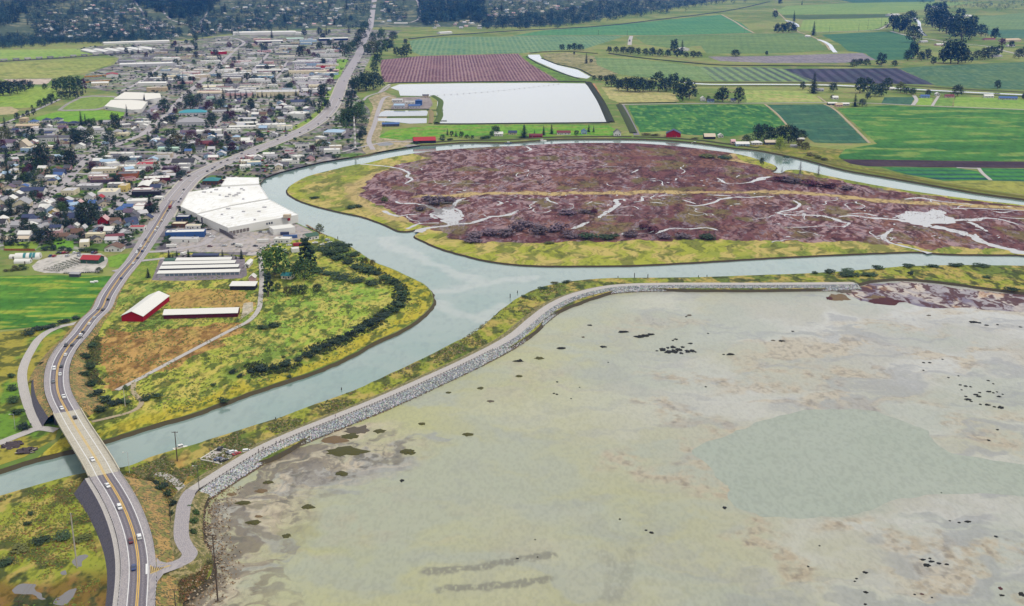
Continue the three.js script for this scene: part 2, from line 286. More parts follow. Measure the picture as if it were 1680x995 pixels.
for (const [pts, w] of [
[[[592,269.3,4],[612,271],[640,274],[662,279],[671,284],[668,290],[676,294],[664,302,1.5]],3.2],
[[[684,381,11],[702,374,7],[730,371],[750,368],[775,366],[790,361],[806,356],[822,355,6],[840,350],[850,345,2]],5],
[[[742,369,9],[737,358,16],[725,350,12],[712,343,5],[698,337],[678,334],[655,334],[650,330,1.5]],4],
[[[744,352,6],[741,342],[748,334],[754,328],[764,325,1.5]],4],[[[760,356,3],[752,346],[742,340,2]],3],[[[629,346,3],[640,352,5],[655,355],[672,352],[690,352,2]],3],
[[[668,376,3],[690,367],[720,366,2]],3],[[[705,333,2],[702,326],[712,322,1]],2],
[[[940,376,4],[955,369,5],[966,364,2]],4],[[[982,358,3],[992,351,5],[1004,343],[1014,335],[1010,328],[1022,327],[1026,330,1.5]],4.5],[[[988,354,2],[1015,353,1.5],[1040,354,1]],1.5],
[[[896,326,1],[904,331,4],[916,335,1]],3],[[[962,335,1],[972,331,2]],2],[[[975,333,2],[992,335,1]],2],[[[1040,332,1],[1052,330,3],[1053,323,2]],3],[[[1066,332,1],[1080,333,2.5],[1090,334,1]],2],[[[1080,323,1],[1088,321,2],[1104,320,1]],2],
[[[1076,384,2],[1090,378,4],[1104,375,3],[1130,376],[1160,374],[1178,378,2]],3],[[[1020,385,2],[1030,382,4],[1042,380,1]],2],
[[[1124,336,1],[1140,338,2.5],[1158,336],[1172,332],[1184,327],[1204,324],[1230,324],[1262,322,2]],3.5],[[[1160,320,1],[1180,320.5,4],[1200,321,2]],3],[[[1120,328,1.5],[1130,331,3],[1142,335,1]],2],
[[[1176,292,1],[1184,296,3],[1192,301],[1210,301.5,1.5],[1232,299],[1250,293,9],[1264,290,4]],3],[[[1036,284,1],[1044,280,2.2],[1048,278,1]],2],[[[1108,296,2],[1110,293,3]],2],[[[1094,299,1.5],[1098,300,2]],2],[[[1124,289,1],[1140,289,1.6]],1.5],[[[1208,291,1],[1213,288,2]],2],[[[988,272,1],[996,270,2]],2],
[[[1302,329,2],[1312,336,3],[1300,344],[1284,347],[1278,350],[1300,353],[1320,353.5],[1345,354],[1362,357,5],[1380,364],[1392,366],[1384,373,2]],3.6],[[[1376,356,2],[1400,354],[1430,358,5],[1455,359,6],[1480,362,7],[1510,368,10]],4],[[[1280,373,1],[1320,373,2],[1350,371],[1385,372,1]],2],
[[[1465,375,3],[1458,382],[1450,387,4],[1453,394],[1466,400],[1490,406],[1508,411],[1526,416,5]],3.4],[[[1440,387,1],[1450,386,2]],2],[[[1472,391,1],[1460,391,2.5]],2],
[[[1530,372,12],[1560,377,10],[1590,386,8],[1610,396,8],[1640,406,8],[1670,413,10],[1700,420,14]],8],[[[1540,366,9],[1570,361,7],[1600,361,7],[1620,358,5],[1640,360,3],[1660,365,2],[1672,369,1]],5],[[[1590,364,5],[1605,371,5],[1620,380,2]],4],[[[1606,392,4],[1600,384,2]],3],[[[1390,352,2],[1415,350,3],[1440,355,2]],2],[[[1484,327,2],[1510,325,4],[1540,330,3],[1570,333,2],[1600,336,1]],3],[[[1560,343,2],[1600,342,3],[1640,344,2.5],[1690,346,2]],2.5],[[[1626,346,1],[1645,349,3],[1660,347,1]],2],[[[1640,356,1],[1660,358,2],[1700,360,2]],2],[[[1260,324,2],[1270,322,2]],2],
[[[860,239,2],[868,243,3],[871,246],[862,249,1.5]],2.5],[[[815,330,1],[823,333,3],[814,337,1.5]],2],[[[720,345,2],[707,353,3],[716,359,3]],3],
]) creek('tidal_creek', pts, w);
pool('marsh_pool',[[1480,350],[1500,347],[1520,348],[1536,342],[1545,347],[1556,355],[1570,361],[1560,367],[1536,366],[1528,373],[1510,370],[1490,364],[1476,357]],1.23,6);
pool('marsh_pool',[[712,352],[730,340],[748,348],[756,358],[744,366],[728,360]],1.23,5);
seedV = 8181;
for (let i = 0; i < 46; i++) { // thin winding side creeks
let px = i < 14 ? rr(680,960) : i < 26 ? rr(960,1250) : rr(1260,1640), py = i < 14 ? rr(268,372) : i < 26 ? rr(262,384) : rr(330,398), a = rr(0,6.28); const pts = []; for (let k = 0; k < 7; k++) { pts.push([px, py, rr(0.5,1.5)]); a += rr(-1,1); px += Math.cos(a) * 9; py += Math.sin(a) * 2.6; } if (pts.every(p => p[1] > 258 && p[1] < 402)) creek('side_creek', pts,1);
}
{ // scattered small pools, standing water between the tussocks
for (let i = 0; i < 130; i++) {
const reg1 = i % 3, px = reg1 == 0 ? rr(690,960) : reg1 == 1 ? rr(860,1260) : rr(1270,1660), py = reg1 == 0 ? rr(296,340) : reg1 == 1 ? rr(290,340) : rr(338,400);
const g = G(px, py,1.2); if (fbm(g[0] / 60 + 5, g[1] / 60,3) < 0.45) continue;
const a = rr(0,6.28), n = 9, p = [], L = rr(1.2,4.5), B = rr(0.7,1.8); for (let k = 0; k < n; k++) { const t = k / n * 6.283, q = rr(0.6,1.2); p.push([g[0] + Math.cos(t) * L * q * Math.cos(a) - Math.sin(t) * B * q * Math.sin(a), g[1] + Math.cos(t) * L * q * Math.sin(a) + Math.sin(t) * B * q * Math.cos(a)]); }
struct('small_pool', polyGeo(p,1.225), wetMat);
}
}
// ---- south shore: levee land, spit and the highway foreland
{
const poly = rough([...ws, ...wt],5,0.8);
const g1 = C(156,162,62), g2 = C(112,128,56), g3 = C(186,166,92), g4 = C(70,80,44), rust = C(120,78,44), scrub = C(62,70,44), dry = C(196,156,84);
const fn = (x, z) => {
const a = fbm(x / 40, z / 40,4), b = fbm(x / 6 + 5, z / 10,4), c = fbm(x / 1.6, z / 3.4,3);
let k = lerp(g1, g2, sm(0.4,0.62, a)); k = lerp(k, g3,0.9 * sm(0.46,0.62, fbm(x / 8 + 70, z / 12 + 3,4))); k = lerp(k, g4,0.85 * sm(0.52,0.66, b));
const px = x / -z, low = sm(-452,-430, z) * sm(-0.33,-0.36, px);           // bottom left wet ground
k = lerp(k, lerp(rust, scrub, sm(0.48,0.66, b)),0.75 * sm(-448,-428, z + (a - 0.5) * 50) * (px < -0.32 ? 1 : 0.3));
k = lerp(k, dry,0.8 * sm(0.02,0.0, Math.abs(px + 0.31)) * sm(0.4,0.6, b) * sm(-560,-540, z) * sm(-440,-460, z));
return lerp(k,[k[0] * 0.45, k[1] * 0.5, k[2] * 0.45],0.75 * sm(0.48,0.7, c));
};
const bb = [-360,620,-1010,-330];
const m = groundMat(bb,0.5, fn, {}); m.map.wrapS = m.map.wrapT = THREE.MirroredRepeatWrapping;
const yf = (x, z) => { return LAND - 0.08; };
struct('foreland', polyGeo(poly, yf, bb), m, 'grassy strip of land between river and bay');
skirt('foreland_bank', poly, LAND - 0.08, mat(C(84,76,60),0.95),2.6,-0.5);
}
// ---- the bay: tidal flat under a skin of water
{
const ring = [...wt.slice().reverse().map(p => p),[5000,-700],[5000,900],[-1500,900]];
const poly = [[-1500,900],[-700,-250], ...W([[150,1300],[240,1010],[300,960],[318,900],[310,850],[322,815],[400,750],[600,660],[840,545],[930,480],[1040,462],[1250,462],[1500,452],[1680,470],[2300,510],[2900,560]],0.15),[5000,-700],[5000,900]];
const sage = C(160,166,150), sageY = C(170,170,112), mist = C(196,196,192), lilac = C(172,170,166), mud = C(182,168,140), mud2 = C(156,140,112), dark = C(118,116,98), slate = C(138,140,142);
const el = [[700,745,1.0],[560,800,1.2]];
const shore = W([[330,1000],[420,1000],[480,985],[470,920],[540,860],[640,800],[560,740],[420,760],[340,830]],0.15);
const shoreP = [...W([[300,1010],[470,1010],[488,975],[466,925],[500,880],[600,815],[700,775],[740,730],[640,690],[560,700],[420,765],[340,830]],0.15)];
const shoreR = shoreP.slice(2,9), wtNear = W([[458,750],[420,765],[364,800],[340,820],[333,850],[336,890],[350,930],[316,980]],0.3);
const streaks = [W([[700,938],[740,936],[790,930],[850,918],[905,911]],0.15), W([[725,966],[780,965],[840,959],[895,951]],0.15), W([[985,910],[1000,925],[1002,960],[995,985]],0.15), W([[1035,905],[1020,950],[1010,985]],0.15)];
const bars = [W([[1140,740],[1160,760],[1190,790],[1196,820]],0.15), W([[1060,660],[1150,690],[1240,715]],0.15), W([[1040,760],[1100,790],[1180,815]],0.15), W([[1380,860],[1440,880],[1540,895]],0.15), W([[1260,870],[1310,910],[1350,960]],0.15), W([[1290,610],[1340,620],[1420,665]],0.15), W([[1100,615],[1160,622],[1290,640]],0.15), W([[1560,700],[1620,720],[1680,740]],0.15), W([[1500,930],[1600,915],[1680,905]],0.15)];
const fn = (x, z) => {
const wx = x + (fbm(x / 26, z / 26,4) - 0.5) * 44, wz = z + (fbm(x / 26 + 30, z / 26 + 11,4) - 0.5) * 60;
const a = fbm(x / 120 + 2, z / 150,4), b = fbm(wx / 26, wz / 16,5), c = fbm(x / 1.1, z / 2.6,3), d = fbm(x / 5 + 3, z / 6,4);
const fx = sm(-60,260, x);
let k = lerp(sageY, lilac, clamp(fx * 0.75 + (a - 0.5) * 0.7)); k = lerp(k, mist, (0.15 + 0.5 * fx) * sm(0.4,0.62, fbm(wx / 95 + 21, wz / 70 + 4,5)));
k = lerp(k, sage,0.7 * sm(0.42,0.66, fbm(wx / 70 + 8, wz / 50,5)));
let m = 0.95 * sm(0.46,0.68, b) * sm(0.38,0.66, fbm(x / 90 + 60, z / 60 + 5,4)) * (0.25 + 0.75 * fx);
let db = 1e9; for (const s of bars) db = Math.min(db, distTo(s, wx, wz)); m = Math.max(m,0.85 * sm(15,3, db) * sm(0.3,0.6, d));
const sh = inside(shoreP, wx * 0.6 + x * 0.4, wz * 0.6 + z * 0.4);
const sw = sh ? sm(0,34, distTo(shoreR, wx * 0.6 + x * 0.4, wz * 0.6 + z * 0.4) * (0.5 + d)) : 0; m = Math.max(m, sw * (0.5 + 0.5 * sm(0.4,0.55, b)));
k = lerp(k, mud, m * 0.85); k = lerp(k, mud2, m * sm(0.55,0.72, d) * 0.7); k = lerp(k, slate,0.6 * sm(0.52,0.7, fbm(wx / 34 + 44, wz / 14 + 2,4)) * (sh ? 1 : 0.2 + 0.8 * fx));
let ds = 1e9; for (const s of streaks) ds = Math.min(ds, distTo(s, x + (b - 0.5) * 5, z + (d - 0.5) * 5)); k = lerp(k, dark, (x > 20 ? 0.3 : 0.8) * sm(4,1.6, ds) * sm(0.15,0.5, c));
if (sh) { const nr = sm(60,10, distTo(wtNear, wx * 0.5 + x * 0.5, wz * 0.5 + z * 0.5)); k = lerp(k, C(104,88,62),0.85 * nr * sm(0.42,0.54, fbm(wx / 7 + 5, wz / 7,5))); k = lerp(k, C(92,84,58),0.9 * sw * sm(0.56,0.64, fbm(wx / 10 + 12, wz / 9,5)) * sm(0.4,0.52, d)); k = lerp(k, C(206,190,160),0.6 * sw * sm(0.58,0.68, fbm(wx / 16 + 80, wz / 12,4))); }
k = lerp(k,[k[0] * 0.78, k[1] * 0.78, k[2] * 0.78],0.55 * sm(0.42,0.7, c)); return lerp(k,[k[0] * 0.6, k[1] * 0.58, k[2] * 0.56], m * sm(0.5,0.72, fbm(x / 2.4 + 50, z / 3.6,3)));
};
const bb = [-260,460,-900,-390];
const mm = groundMat(bb,0.36, fn, { rough: 0.34 }); mm.map.wrapS = mm.map.wrapT = THREE.MirroredRepeatWrapping;
struct('bay', polyGeo(poly,0.15, bb), mm, 'pale shallow tidal bay with mud and weed patches');
// deeper pool on the flats
const tp = smooth(W([[1135,740],[1175,722],[1215,705],[1260,685],[1320,675],[1380,672],[1430,675],[1480,690],[1520,708],[1545,730],[1570,745],[1620,752],[1700,765],[1900,790],[1900,818],[1700,816],[1600,812],[1520,812],[1470,820],[1420,838],[1370,848],[1310,852],[1250,846],[1210,835],[1196,815],[1190,795],[1160,765]],0.16),5, true).slice(0,-1).map(p => [p[0], p[1]]);
const tb = bbox(tp.map(p => [p[0], p[1]])); const tm = waterMat(tb,0.5, (x, z) => { const c = fbm(x / 1.2, z / 2.6,3); let k = lerp(C(164,172,158), C(156,166,150), fbm(x / 40, z / 20,4)); return lerp(k,[k[0] * 0.86, k[1] * 0.86, k[2] * 0.86], sm(0.42,0.7, c)); },0.5,0);
struct('tidal_pool', polyGeo(rough(tp,3,4,12),0.165, tb), tm, 'smooth sage green pool on the tidal flat');
}

// ================================================================ FIELDS, PONDS, ROADS
let fieldN = 0;
function field(name, pts, cols, o = {}) {
fieldN++;
const y = LAND + 0.02 + (fieldN % 12) * 0.012;
const poly = W(pts, y), bb = bbox(poly), seed = fieldN * 13.7;
let rowN = null; if (o.rows) { const a = G(...o.rows[0]), b = G(...o.rows[1]); const L = Math.hypot(b[0] - a[0], b[1] - a[1]); rowN = [-(b[1] - a[1]) / L, (b[0] - a[0]) / L]; }
if (!rowN && /crop|pasture|hay|fallow|meadow/.test(name)) { let L = 0; for (let i = 0; i < poly.length; i++) { const a = poly[i], b = poly[(i + 1) % poly.length], d = Math.hypot(b[0] - a[0], b[1] - a[1]); if (d > L && Math.abs(b[1] - a[1]) > 0.35 * d) { L = d; rowN = [-(b[1] - a[1]) / d, (b[0] - a[0]) / d]; } } o = { period: 19, rowAmt: 0.22, ...o }; }
const per = o.period || 6, sc = o.scale || 40, st = o.stretch || 1;
const far = Math.abs(bb[2]) > 1300, mpp = o.mpp || (far ? Math.max(1.2, Math.abs(bb[2]) / 1400) : 0.8);
const fn = (x, z) => {
const zf = far ? 2.2 : 1.3, a = fbm(x / (sc * st) + seed, z / sc,4), b = fbm(x / (sc * 0.2 * st) + seed, z / (sc * 0.2 * zf) + 3,4), c = fbm(x / 3 + seed, z / (3 * zf * 1.6),3);
let k = lerp(cols[0], cols[1], sm(0.36,0.64, a * 0.6 + b * 0.4)); if (cols[2]) k = lerp(k, cols[2], (o.third ?? 0.8) * sm(0.54,0.7, b));
if (rowN) { const s = x * rowN[0] + z * rowN[1] + (a - 0.5) * 2, w = 0.5 + 0.5 * Math.sin(s / per * 6.2832), w2 = vn(s / per * 0.37 + 9, seed); k = lerp(k, o.rowCol || [k[0] * 0.6, k[1] * 0.6, k[2] * 0.6], (o.rowAmt ?? 0.6) * sm(0.35,0.75, w) * (0.45 + 0.75 * w2)); }
return lerp(k,[k[0] * 0.6, k[1] * 0.64, k[2] * 0.6],0.65 * sm(0.45,0.72, c));
};
return sheet(name, poly, y, mpp, fn, { edge: o.edge ?? 2.4, step: o.step || 10, esc: 22, max: o.max || 1024, label: o.label });
}
const LG = C(150,178,84), LG2 = C(172,186,104), MG = C(96,150,70), MG2 = C(118,164,70), DG = C(66,122,58), TE = C(66,116,88), TE2 = C(96,142,100), HAY = C(186,180,112), OLV = C(128,146,86);
// east farmland
field('crop_field',[[672,67],[700,63],[760,60.5],[1000,58.5],[1025,59.5],[960,80],[915,82],[857,87],[690,91],[676,84]],[C(98,140,104), C(124,156,108)], { rows: [[821,63],[832,90]], period: 14, rowCol: C(150,172,128), rowAmt: 0.6 });
field('ploughed_field',[[626,98],[690,92],[850,88],[855,93],[870,105],[895,120],[917,132.5],[760,134.5],[650,136.5],[628,134],[624,110]],[C(112,74,84), C(136,98,104)], { rows: [[783,93],[796,132]], period: 7.5, rowCol: C(178,150,150), rowAmt: 0.75, mpp: 0.9 });
field('crop_field',[[840,59],[890,50],[991,43],[1091,33],[1184,24],[1217,38],[1237,54],[1091,58],[1000,57.5]],[C(84,144,96), C(104,156,98)], { stretch: 3 });
field('crop_field',[[1041,60],[1237,55.5],[1310,54],[1340,65],[1358,82],[1290,87],[1160,88],[1150,75],[1100,79],[1060,73]],[C(112,142,84), C(132,156,92)], { stretch: 3 });
field('crop_field',[[976,94],[1053,98],[1129,107],[1146,109],[1174,133],[1116,132],[1050,126],[1016,122],[981,108]],[C(120,150,92), C(138,162,104)], { stretch: 3 });
field('striped_crop_field',[[1146,109.5],[1260,111],[1288,113],[1338,134],[1174,133]],[C(128,156,108), C(142,166,112)], { rows: [[1200,110],[1240,133]], period: 22, rowCol: C(76,82,92), rowAmt: 0.95 });
field('purple_crop_field',[[1286,113],[1380,112.5],[1473,112],[1534,139],[1436,137],[1340,134]],[C(92,86,108), C(78,84,98)], { rows: [[1411,113],[1451,138]], period: 24, rowCol: C(52,52,74), rowAmt: 0.8 });
field('crop_field',[[1475,112],[1520,108.5],[1600,105],[1760,99],[1760,149],[1600,145],[1536,140]],[C(84,122,92), C(100,132,88), C(120,146,104)], { rows: [[1600,108],[1660,140]], period: 16, rowAmt: 0.25 });
field('fallow_field',[[1162,93],[1260,92],[1348,89],[1416,87],[1436,98],[1386,103],[1260,103.5],[1180,100]],[C(146,138,148), C(160,152,154)], { rows: [[1250,92],[1280,103]], period: 18, rowAmt: 0.25 });
field('crop_field',[[1348,57],[1411,53.5],[1468,52],[1496,60],[1506,75],[1501,93],[1479,98],[1436,98],[1421,88],[1391,83],[1380,73]],[C(70,120,86), C(86,132,88)], { stretch: 3 });
field('pasture',[[1318,33],[1461,29],[1461,38],[1433,49],[1335,53],[1313,48]],[C(142,172,86), C(160,182,96)], { stretch: 3 });
field('crop_field',[[1285,25],[1456,23],[1461,28.5],[1318,32],[1290,29]],[C(84,108,64), C(100,122,70)], { stretch: 3 });
field('pasture',[[1290,10],[1400,5],[1500,3],[1600,4],[1480,20],[1456,22.5],[1285,24],[1275,18]],[C(134,166,88), C(154,178,96)], { stretch: 3 });
field('crop_field',[[1360,-4],[1534,-4],[1534,2.5],[1400,4.5]],[C(70,116,92), C(80,124,92)], {});
field('pasture',[[1602,28],[1760,14],[1760,48],[1602,48]],[C(120,150,96), C(136,160,100)], { stretch: 3 });
field('crop_field',[[1600,48.5],[1760,48.5],[1760,66],[1640,62]],[C(84,126,98), C(96,134,100)], { stretch: 3 });
field('hay_field',[[986,142],[1040,146],[1106,153],[1115,167],[1016,168.5],[1001,163]],[C(186,182,116), C(198,186,126), C(160,170,96)], { stretch: 3, scale: 30 });
field('crop_field',[[1030,173],[1210,171.8],[1255,171.5],[1290,204.5],[1262,213],[1200,224],[1126,221],[1095,215],[1050,217]],[C(54,114,62), C(80,138,64), C(124,164,80)], { rows: [[1070,176],[1095,212]], period: 11, rowAmt: 0.28, mpp: 0.8 });
field('dark_crop_field',[[1260,172],[1352,171],[1367,178],[1410,220],[1424,234.5],[1380,235.5],[1335,234],[1320,221],[1294,205.5]],[C(60,106,82), C(72,116,84), C(112,140,104)], { stretch: 4, third: 0.4 });
field('pasture',[[1375,178],[1460,172.8],[1760,184],[1760,266],[1375,261],[1385,245],[1440,236]],[C(62,120,56), C(92,146,64), C(150,168,84)], { stretch: 5, scale: 40, third: 0.6 });
field('pasture',[[1222,148.5],[1260,148],[1330,150],[1350,167.5],[1260,168],[1225,168.5]],[C(158,180,92), C(178,186,108), C(200,184,122)], { stretch: 3, scale: 30 });
field('ploughed_field',[[1383,261.5],[1760,266.5],[1760,276],[1536,274.5],[1423,273],[1396,269]],[C(66,50,62), C(82,64,72)], { stretch: 6 });
field('lettuce_field',[[1446,274.5],[1570,275.5],[1604,281],[1624,296],[1549,296.5],[1486,285.5]],[C(66,130,70), C(82,150,60)], { rows: [[1500,290],[1600,290.5]], period: 26, rowCol: C(44,92,88), rowAmt: 0.9 });
field('lettuce_field',[[1606,275.8],[1760,277.5],[1760,299],[1629,296.5]],[C(70,134,66), C(78,146,62)], { rows: [[1640,290],[1700,290.5]], period: 26, rowCol: C(46,98,84), rowAmt: 0.85 });
field('pasture',[[1549,297.5],[1624,297.5],[1760,300],[1760,334],[1690,320],[1612,310.5]],[C(150,160,62), C(168,168,84), C(120,126,64)], { stretch: 4 });
field('crop_field',[[1451,159.5],[1501,159.5],[1496,172],[1446,171]],[C(70,112,88), C(80,118,90)], {});
field('pasture',[[1506,161],[1531,161],[1528,173.5],[1504,172.5]],[C(146,182,74), C(156,186,84)], {});
field('pasture',[[1537,160],[1566,160],[1562,175.5],[1533,173.6]],[C(120,160,70), C(136,168,80)], {});
field('pasture',[[1569,158],[1760,166],[1760,183],[1565,176]],[C(134,174,70), C(154,182,88)], { stretch: 4 });
field('slough_meadow',[[890,89],[930,86],[975,92],[980,107],[1014,121],[985,129],[968,124],[950,113],[916,105.5],[893,96]],[C(178,168,124), C(150,146,96), C(110,120,72)], { scale: 22, stretch: 2 });
field('bank_grass',[[856,92],[866,91],[869,97],[886,104.5],[915,117.5],[940,127.5],[962,131],[920,132.3],[898,120],[872,105]],[C(126,162,60), C(98,126,56)], { scale: 16 });
field('meadow',[[612,228],[640,213],[700,207],[800,204],[1000,206],[1018,222],[900,224],[800,222],[740,224],[700,226],[640,232]],[C(104,164,50), C(132,174,56), C(150,156,80)], { scale: 24, stretch: 3 });
field('river_margin',[[1205,240],[1250,236],[1330,240],[1385,246],[1376,258],[1400,272],[1450,279],[1500,290],[1560,301],[1620,312],[1700,324],[1700,327.5],[1612,316],[1536,303],[1461,290],[1386,277],[1320,260],[1282,252],[1244,245]],[C(140,146,58), C(110,114,56), C(176,158,92)], { scale: 18, stretch: 2, edge: 0.8 });
// west fields, track and school grounds
field('pasture',[[-160,84],[60,81],[110,80],[150,81],[165,87],[60,96],[-160,103]],[C(146,178,80), C(166,186,94)], { stretch: 3 });
field('rough_pasture',[[-160,106],[0,104],[190,95],[180,106],[140,119],[90,128],[-160,131]],[C(160,172,88), C(178,178,102), C(130,146,70)], { stretch: 3 });
field('crop_field',[[-160,113],[60,108.5],[125,105],[110,117],[90,127],[-160,129.5]],[C(70,134,62), C(86,146,64)], { stretch: 3 });
field('sand_lot',[[4,130],[86,129],[75,138.5],[30,138.5]],[C(220,200,184), C(206,186,172)], {});
field('pasture',[[-160,152],[60,142],[92,145],[96,160],[60,176],[0,178],[-160,182]],[C(140,172,66), C(162,184,78)], { stretch: 2 });
field('dirt_oval',[[-26,181],[-8,175.5],[18,175],[30,181],[24,187],[-6,189.5],[-26,187]],[C(196,180,140), C(180,170,124)], {});
field('playing_field',[[58,192],[96,183],[166,181],[206,184],[196,195],[110,200],[62,198]],[C(122,172,52), C(136,178,60)], { stretch: 2 });
field('running_track',[[93,181],[108,170],[130,158.5],[150,156.5],[187,157.5],[196,160],[190,167],[172,178],[158,181],[104,182.5]],[C(178,172,164), C(166,160,154)], { edge: 0.2 });
field('infield',[[101,179.5],[114,170],[134,160.5],[152,158.7],[184,159.5],[189,161.5],[183,167],[167,176],[156,178.6],[108,180.3]],[C(132,160,68), C(142,166,76)], { edge: 0.2 });
field('crop_field',[[-160,452],[0,454],[60,452],[186,452],[192,455],[172,484],[150,510],[134,524],[104,530],[60,537],[0,542],[-160,552]],[C(70,126,46), C(104,154,52), C(172,180,66)], { stretch: 5, scale: 20, third: 0.7, mpp: 0.5 });
// peninsula
{
const y = LAND + 0.02;
const poly = [...W([[150,526],[176,492],[214,440],[230,424],[262,412],[330,414],[424,420],[440,404],[500,396],[540,388]], y)];
const bank = wn.filter(p => { const g = p; return g[1] > -1010 && g[0] < -80 && g[1] < -505 && g[0] > -330; });
const outline = W([[60,752],[120,737],[170,721],[240,699],[300,683],[360,661],[420,639],[500,613],[560,589],[620,557],[660,539],[690,519],[707,501],[710,488],[703,474],[691,464.5],[670,454.5],[639,440.5],[617,432.5],[592,416.5],[569,402.5],[549,391.5],[520,382],[500,386],[440,404],[424,420],[330,416],[262,414],[228,430],[200,462],[172,500],[146,535],[118,575],[100,612],[104,650],[112,690],[96,722]], y);
const tanP = W([[158,560],[176,540],[205,545],[260,540],[330,535],[405,530],[416,528],[370,560],[300,595],[230,625],[195,640],[165,625]], y), tanQ = W([[280,484],[320,470],[400,478],[418,500],[400,508],[290,505]], y), scr = W([[128,540],[160,520],[166,560],[158,610],[175,650],[205,665],[180,690],[140,690],[118,650],[112,590]], y), lime = W([[480,450],[570,455],[640,480],[640,520],[560,560],[460,570],[440,500]], y);
const bankL = W([[120,737],[170,721],[240,699],[300,683],[360,661],[420,639],[500,613],[560,589],[620,557],[660,539],[690,519],[707,501],[710,488],[703,474],[670,454.5],[617,432.5]], y);
const g1 = C(172,178,70), g2 = C(130,154,64), g3 = C(214,190,104), g4 = C(72,90,36), br = C(196,152,92), br2 = C(156,114,66), gold = C(190,174,54), dk = C(58,68,34), li = C(150,184,72);
const fn = (x, z) => {
const X = x + (fbm(x / 14, z / 14,3) - 0.5) * 16, Z = z + (fbm(x / 14 + 40, z / 14,3) - 0.5) * 20, a = fbm(x / 40, z / 50,4), b = fbm(x / 5 + 5, z / 10,4), c = fbm(x / 1.7, z / 4.2,3);
let k = lerp(g1, g2, sm(0.4,0.62, a)); if (inside(lime, X, Z)) k = lerp(k, li,0.55);
k = lerp(k, g3,0.6 * sm(0.44,0.64, fbm(X / 5 + 70, Z / 11 + 3,5))); k = lerp(k, g4,0.8 * sm(0.53,0.64, b));
if (inside(tanP, X, Z)) k = lerp(lerp(br, br2, sm(0.45,0.62, b)), k,0.35 * sm(0.5,0.7, a) + 0.12); else if (inside(tanQ, X, Z)) k = lerp(k, br,0.7);
if (inside(scr, X, Z)) k = lerp(k, dk,0.8 * sm(0.3,0.5, b));
k = lerp(k, gold,0.85 * sm(19,9, distTo(bankL, X, Z)) * sm(0.7,0.45, b));
return lerp(k,[k[0] * 0.42, k[1] * 0.46, k[2] * 0.4],0.75 * sm(0.46,0.7, c));
};
sheet('peninsula', outline, y,0.42, fn, { edge: 0.3, step: 6, label: 'rough green and tan grassland inside the river bend' });
const lf = W([[-160,556],[0,545],[60,540],[100,533],[130,528],[112,560],[98,600],[96,640],[104,680],[90,720],[40,750],[0,763],[-160,805]], y);
sheet('west_verge', lf, y,0.45, (x, z) => { const a = fbm(x / 20, z / 40,4), b = fbm(x / 7, z / 9,4), c = fbm(x / 2, z / 2,3); let k = lerp(C(112,150,52), C(168,158,66), sm(0.42,0.6, a)); k = lerp(k, C(66,80,38),0.8 * sm(0.5,0.66, b)); return lerp(k,[k[0] * 0.55, k[1] * 0.58, k[2] * 0.55],0.6 * sm(0.5,0.8, c)); }, { edge: 0.4, label: 'rough grass left of the highway ramp' });
}
// ---- town ground: yards, lots and lawns between the streets
const townPx = [[-160,404],[0,410],[60,412],[180,412],[236,404],[262,414],[330,416],[424,420],[440,404],[520,383.5],[486,367],[441,339],[424,322],[424,303],[436,291],[460,282],[530,265],[575,258],[610,251],[690,238],[680,228],[630,228],[612,215],[606,180],[580,150],[610,90],[640,62],[660,50],[560,47],[420,53],[300,67],[150,76],[120,81],[165,88],[195,95],[186,106],[140,122],[130,142],[190,152],[206,184],[196,196],[110,201],[50,198],[-160,216]];
{
const y = LAND + 0.01, poly = W(townPx, y), T = townCols;
const fn = (x, z) => {
const q = sm(-1500,-2300, z), a = fbm(x / 60 + 3, z / 60,4), b = fbm(x / 14, z / 14 + 9,4), c = fbm(x / 3.2, z / 8,2), e = vn(Math.floor(x / 21) * 1.7 + 0.31, Math.floor(z / 26) * 2.3 + 0.7);
let k = lerp(T.tar, T.pale, sm(0.35,0.6, a * 0.5 + e * 0.5)); k = lerp(k, T.grass, sm(0.46,0.6, b * 0.6 + e * 0.4) * (1 - 0.25 * q)); k = lerp(k, T.olive,0.6 * sm(0.58,0.7, fbm(x / 18 + 40, z / 18,3))); k = lerp(k, T.earth,0.5 * sm(0.6,0.72, fbm(x / 25 + 9, z / 25 + 60,3)));
return lerp(k,[k[0] * 0.45, k[1] * 0.46, k[2] * 0.48],0.75 * sm(0.48,0.72, c));
};
sheet('town_ground', poly, y,1.3, fn, { edge: 0.8, step: 14, label: 'yards, lots and lawns of the small town' });
}
field('gravel_yard',[[286,378],[312,352],[345,362],[372,384],[400,381],[450,378],[486,368],[520,384],[500,392],[452,398],[430,412],[400,414],[330,414],[276,412]],[C(190,182,180), C(172,164,164), C(200,186,168)], { scale: 14, edge: 0.6, mpp: 0.6 });
field('shed_yard',[[248,460],[262,426],[300,418],[380,419],[401,424],[405,452],[396,457],[300,461]],[C(150,140,146), C(134,126,132)], { scale: 10, edge: 0.4, mpp: 0.5 });
field('gravel_patch',[[399,498],[414,496],[416,510],[404,518],[392,526],[398,512]],[C(214,204,186), C(190,176,150)], { scale: 6, edge: 1.2, mpp: 0.5 });
field('dirt_yard',[[590,236],[600,215],[612,175],[604,162],[628,150],[650,158],[640,180],[628,206],[622,226],[680,232],[660,242],[600,253]],[C(196,178,146), C(170,156,122), C(134,140,84)], { scale: 16 });
field('works_yard',[[636,161],[704,158],[710,170],[704,180],[630,180]],[C(172,160,156), C(150,138,136)], { scale: 12 });
field('nursery_yard',[[52,437],[62,428],[90,419],[120,416],[165,416],[178,426],[172,438],[160,447],[110,449],[72,448],[56,444]],[C(212,206,198), C(196,190,184)], { scale: 10, edge: 0.4, mpp: 0.5 });
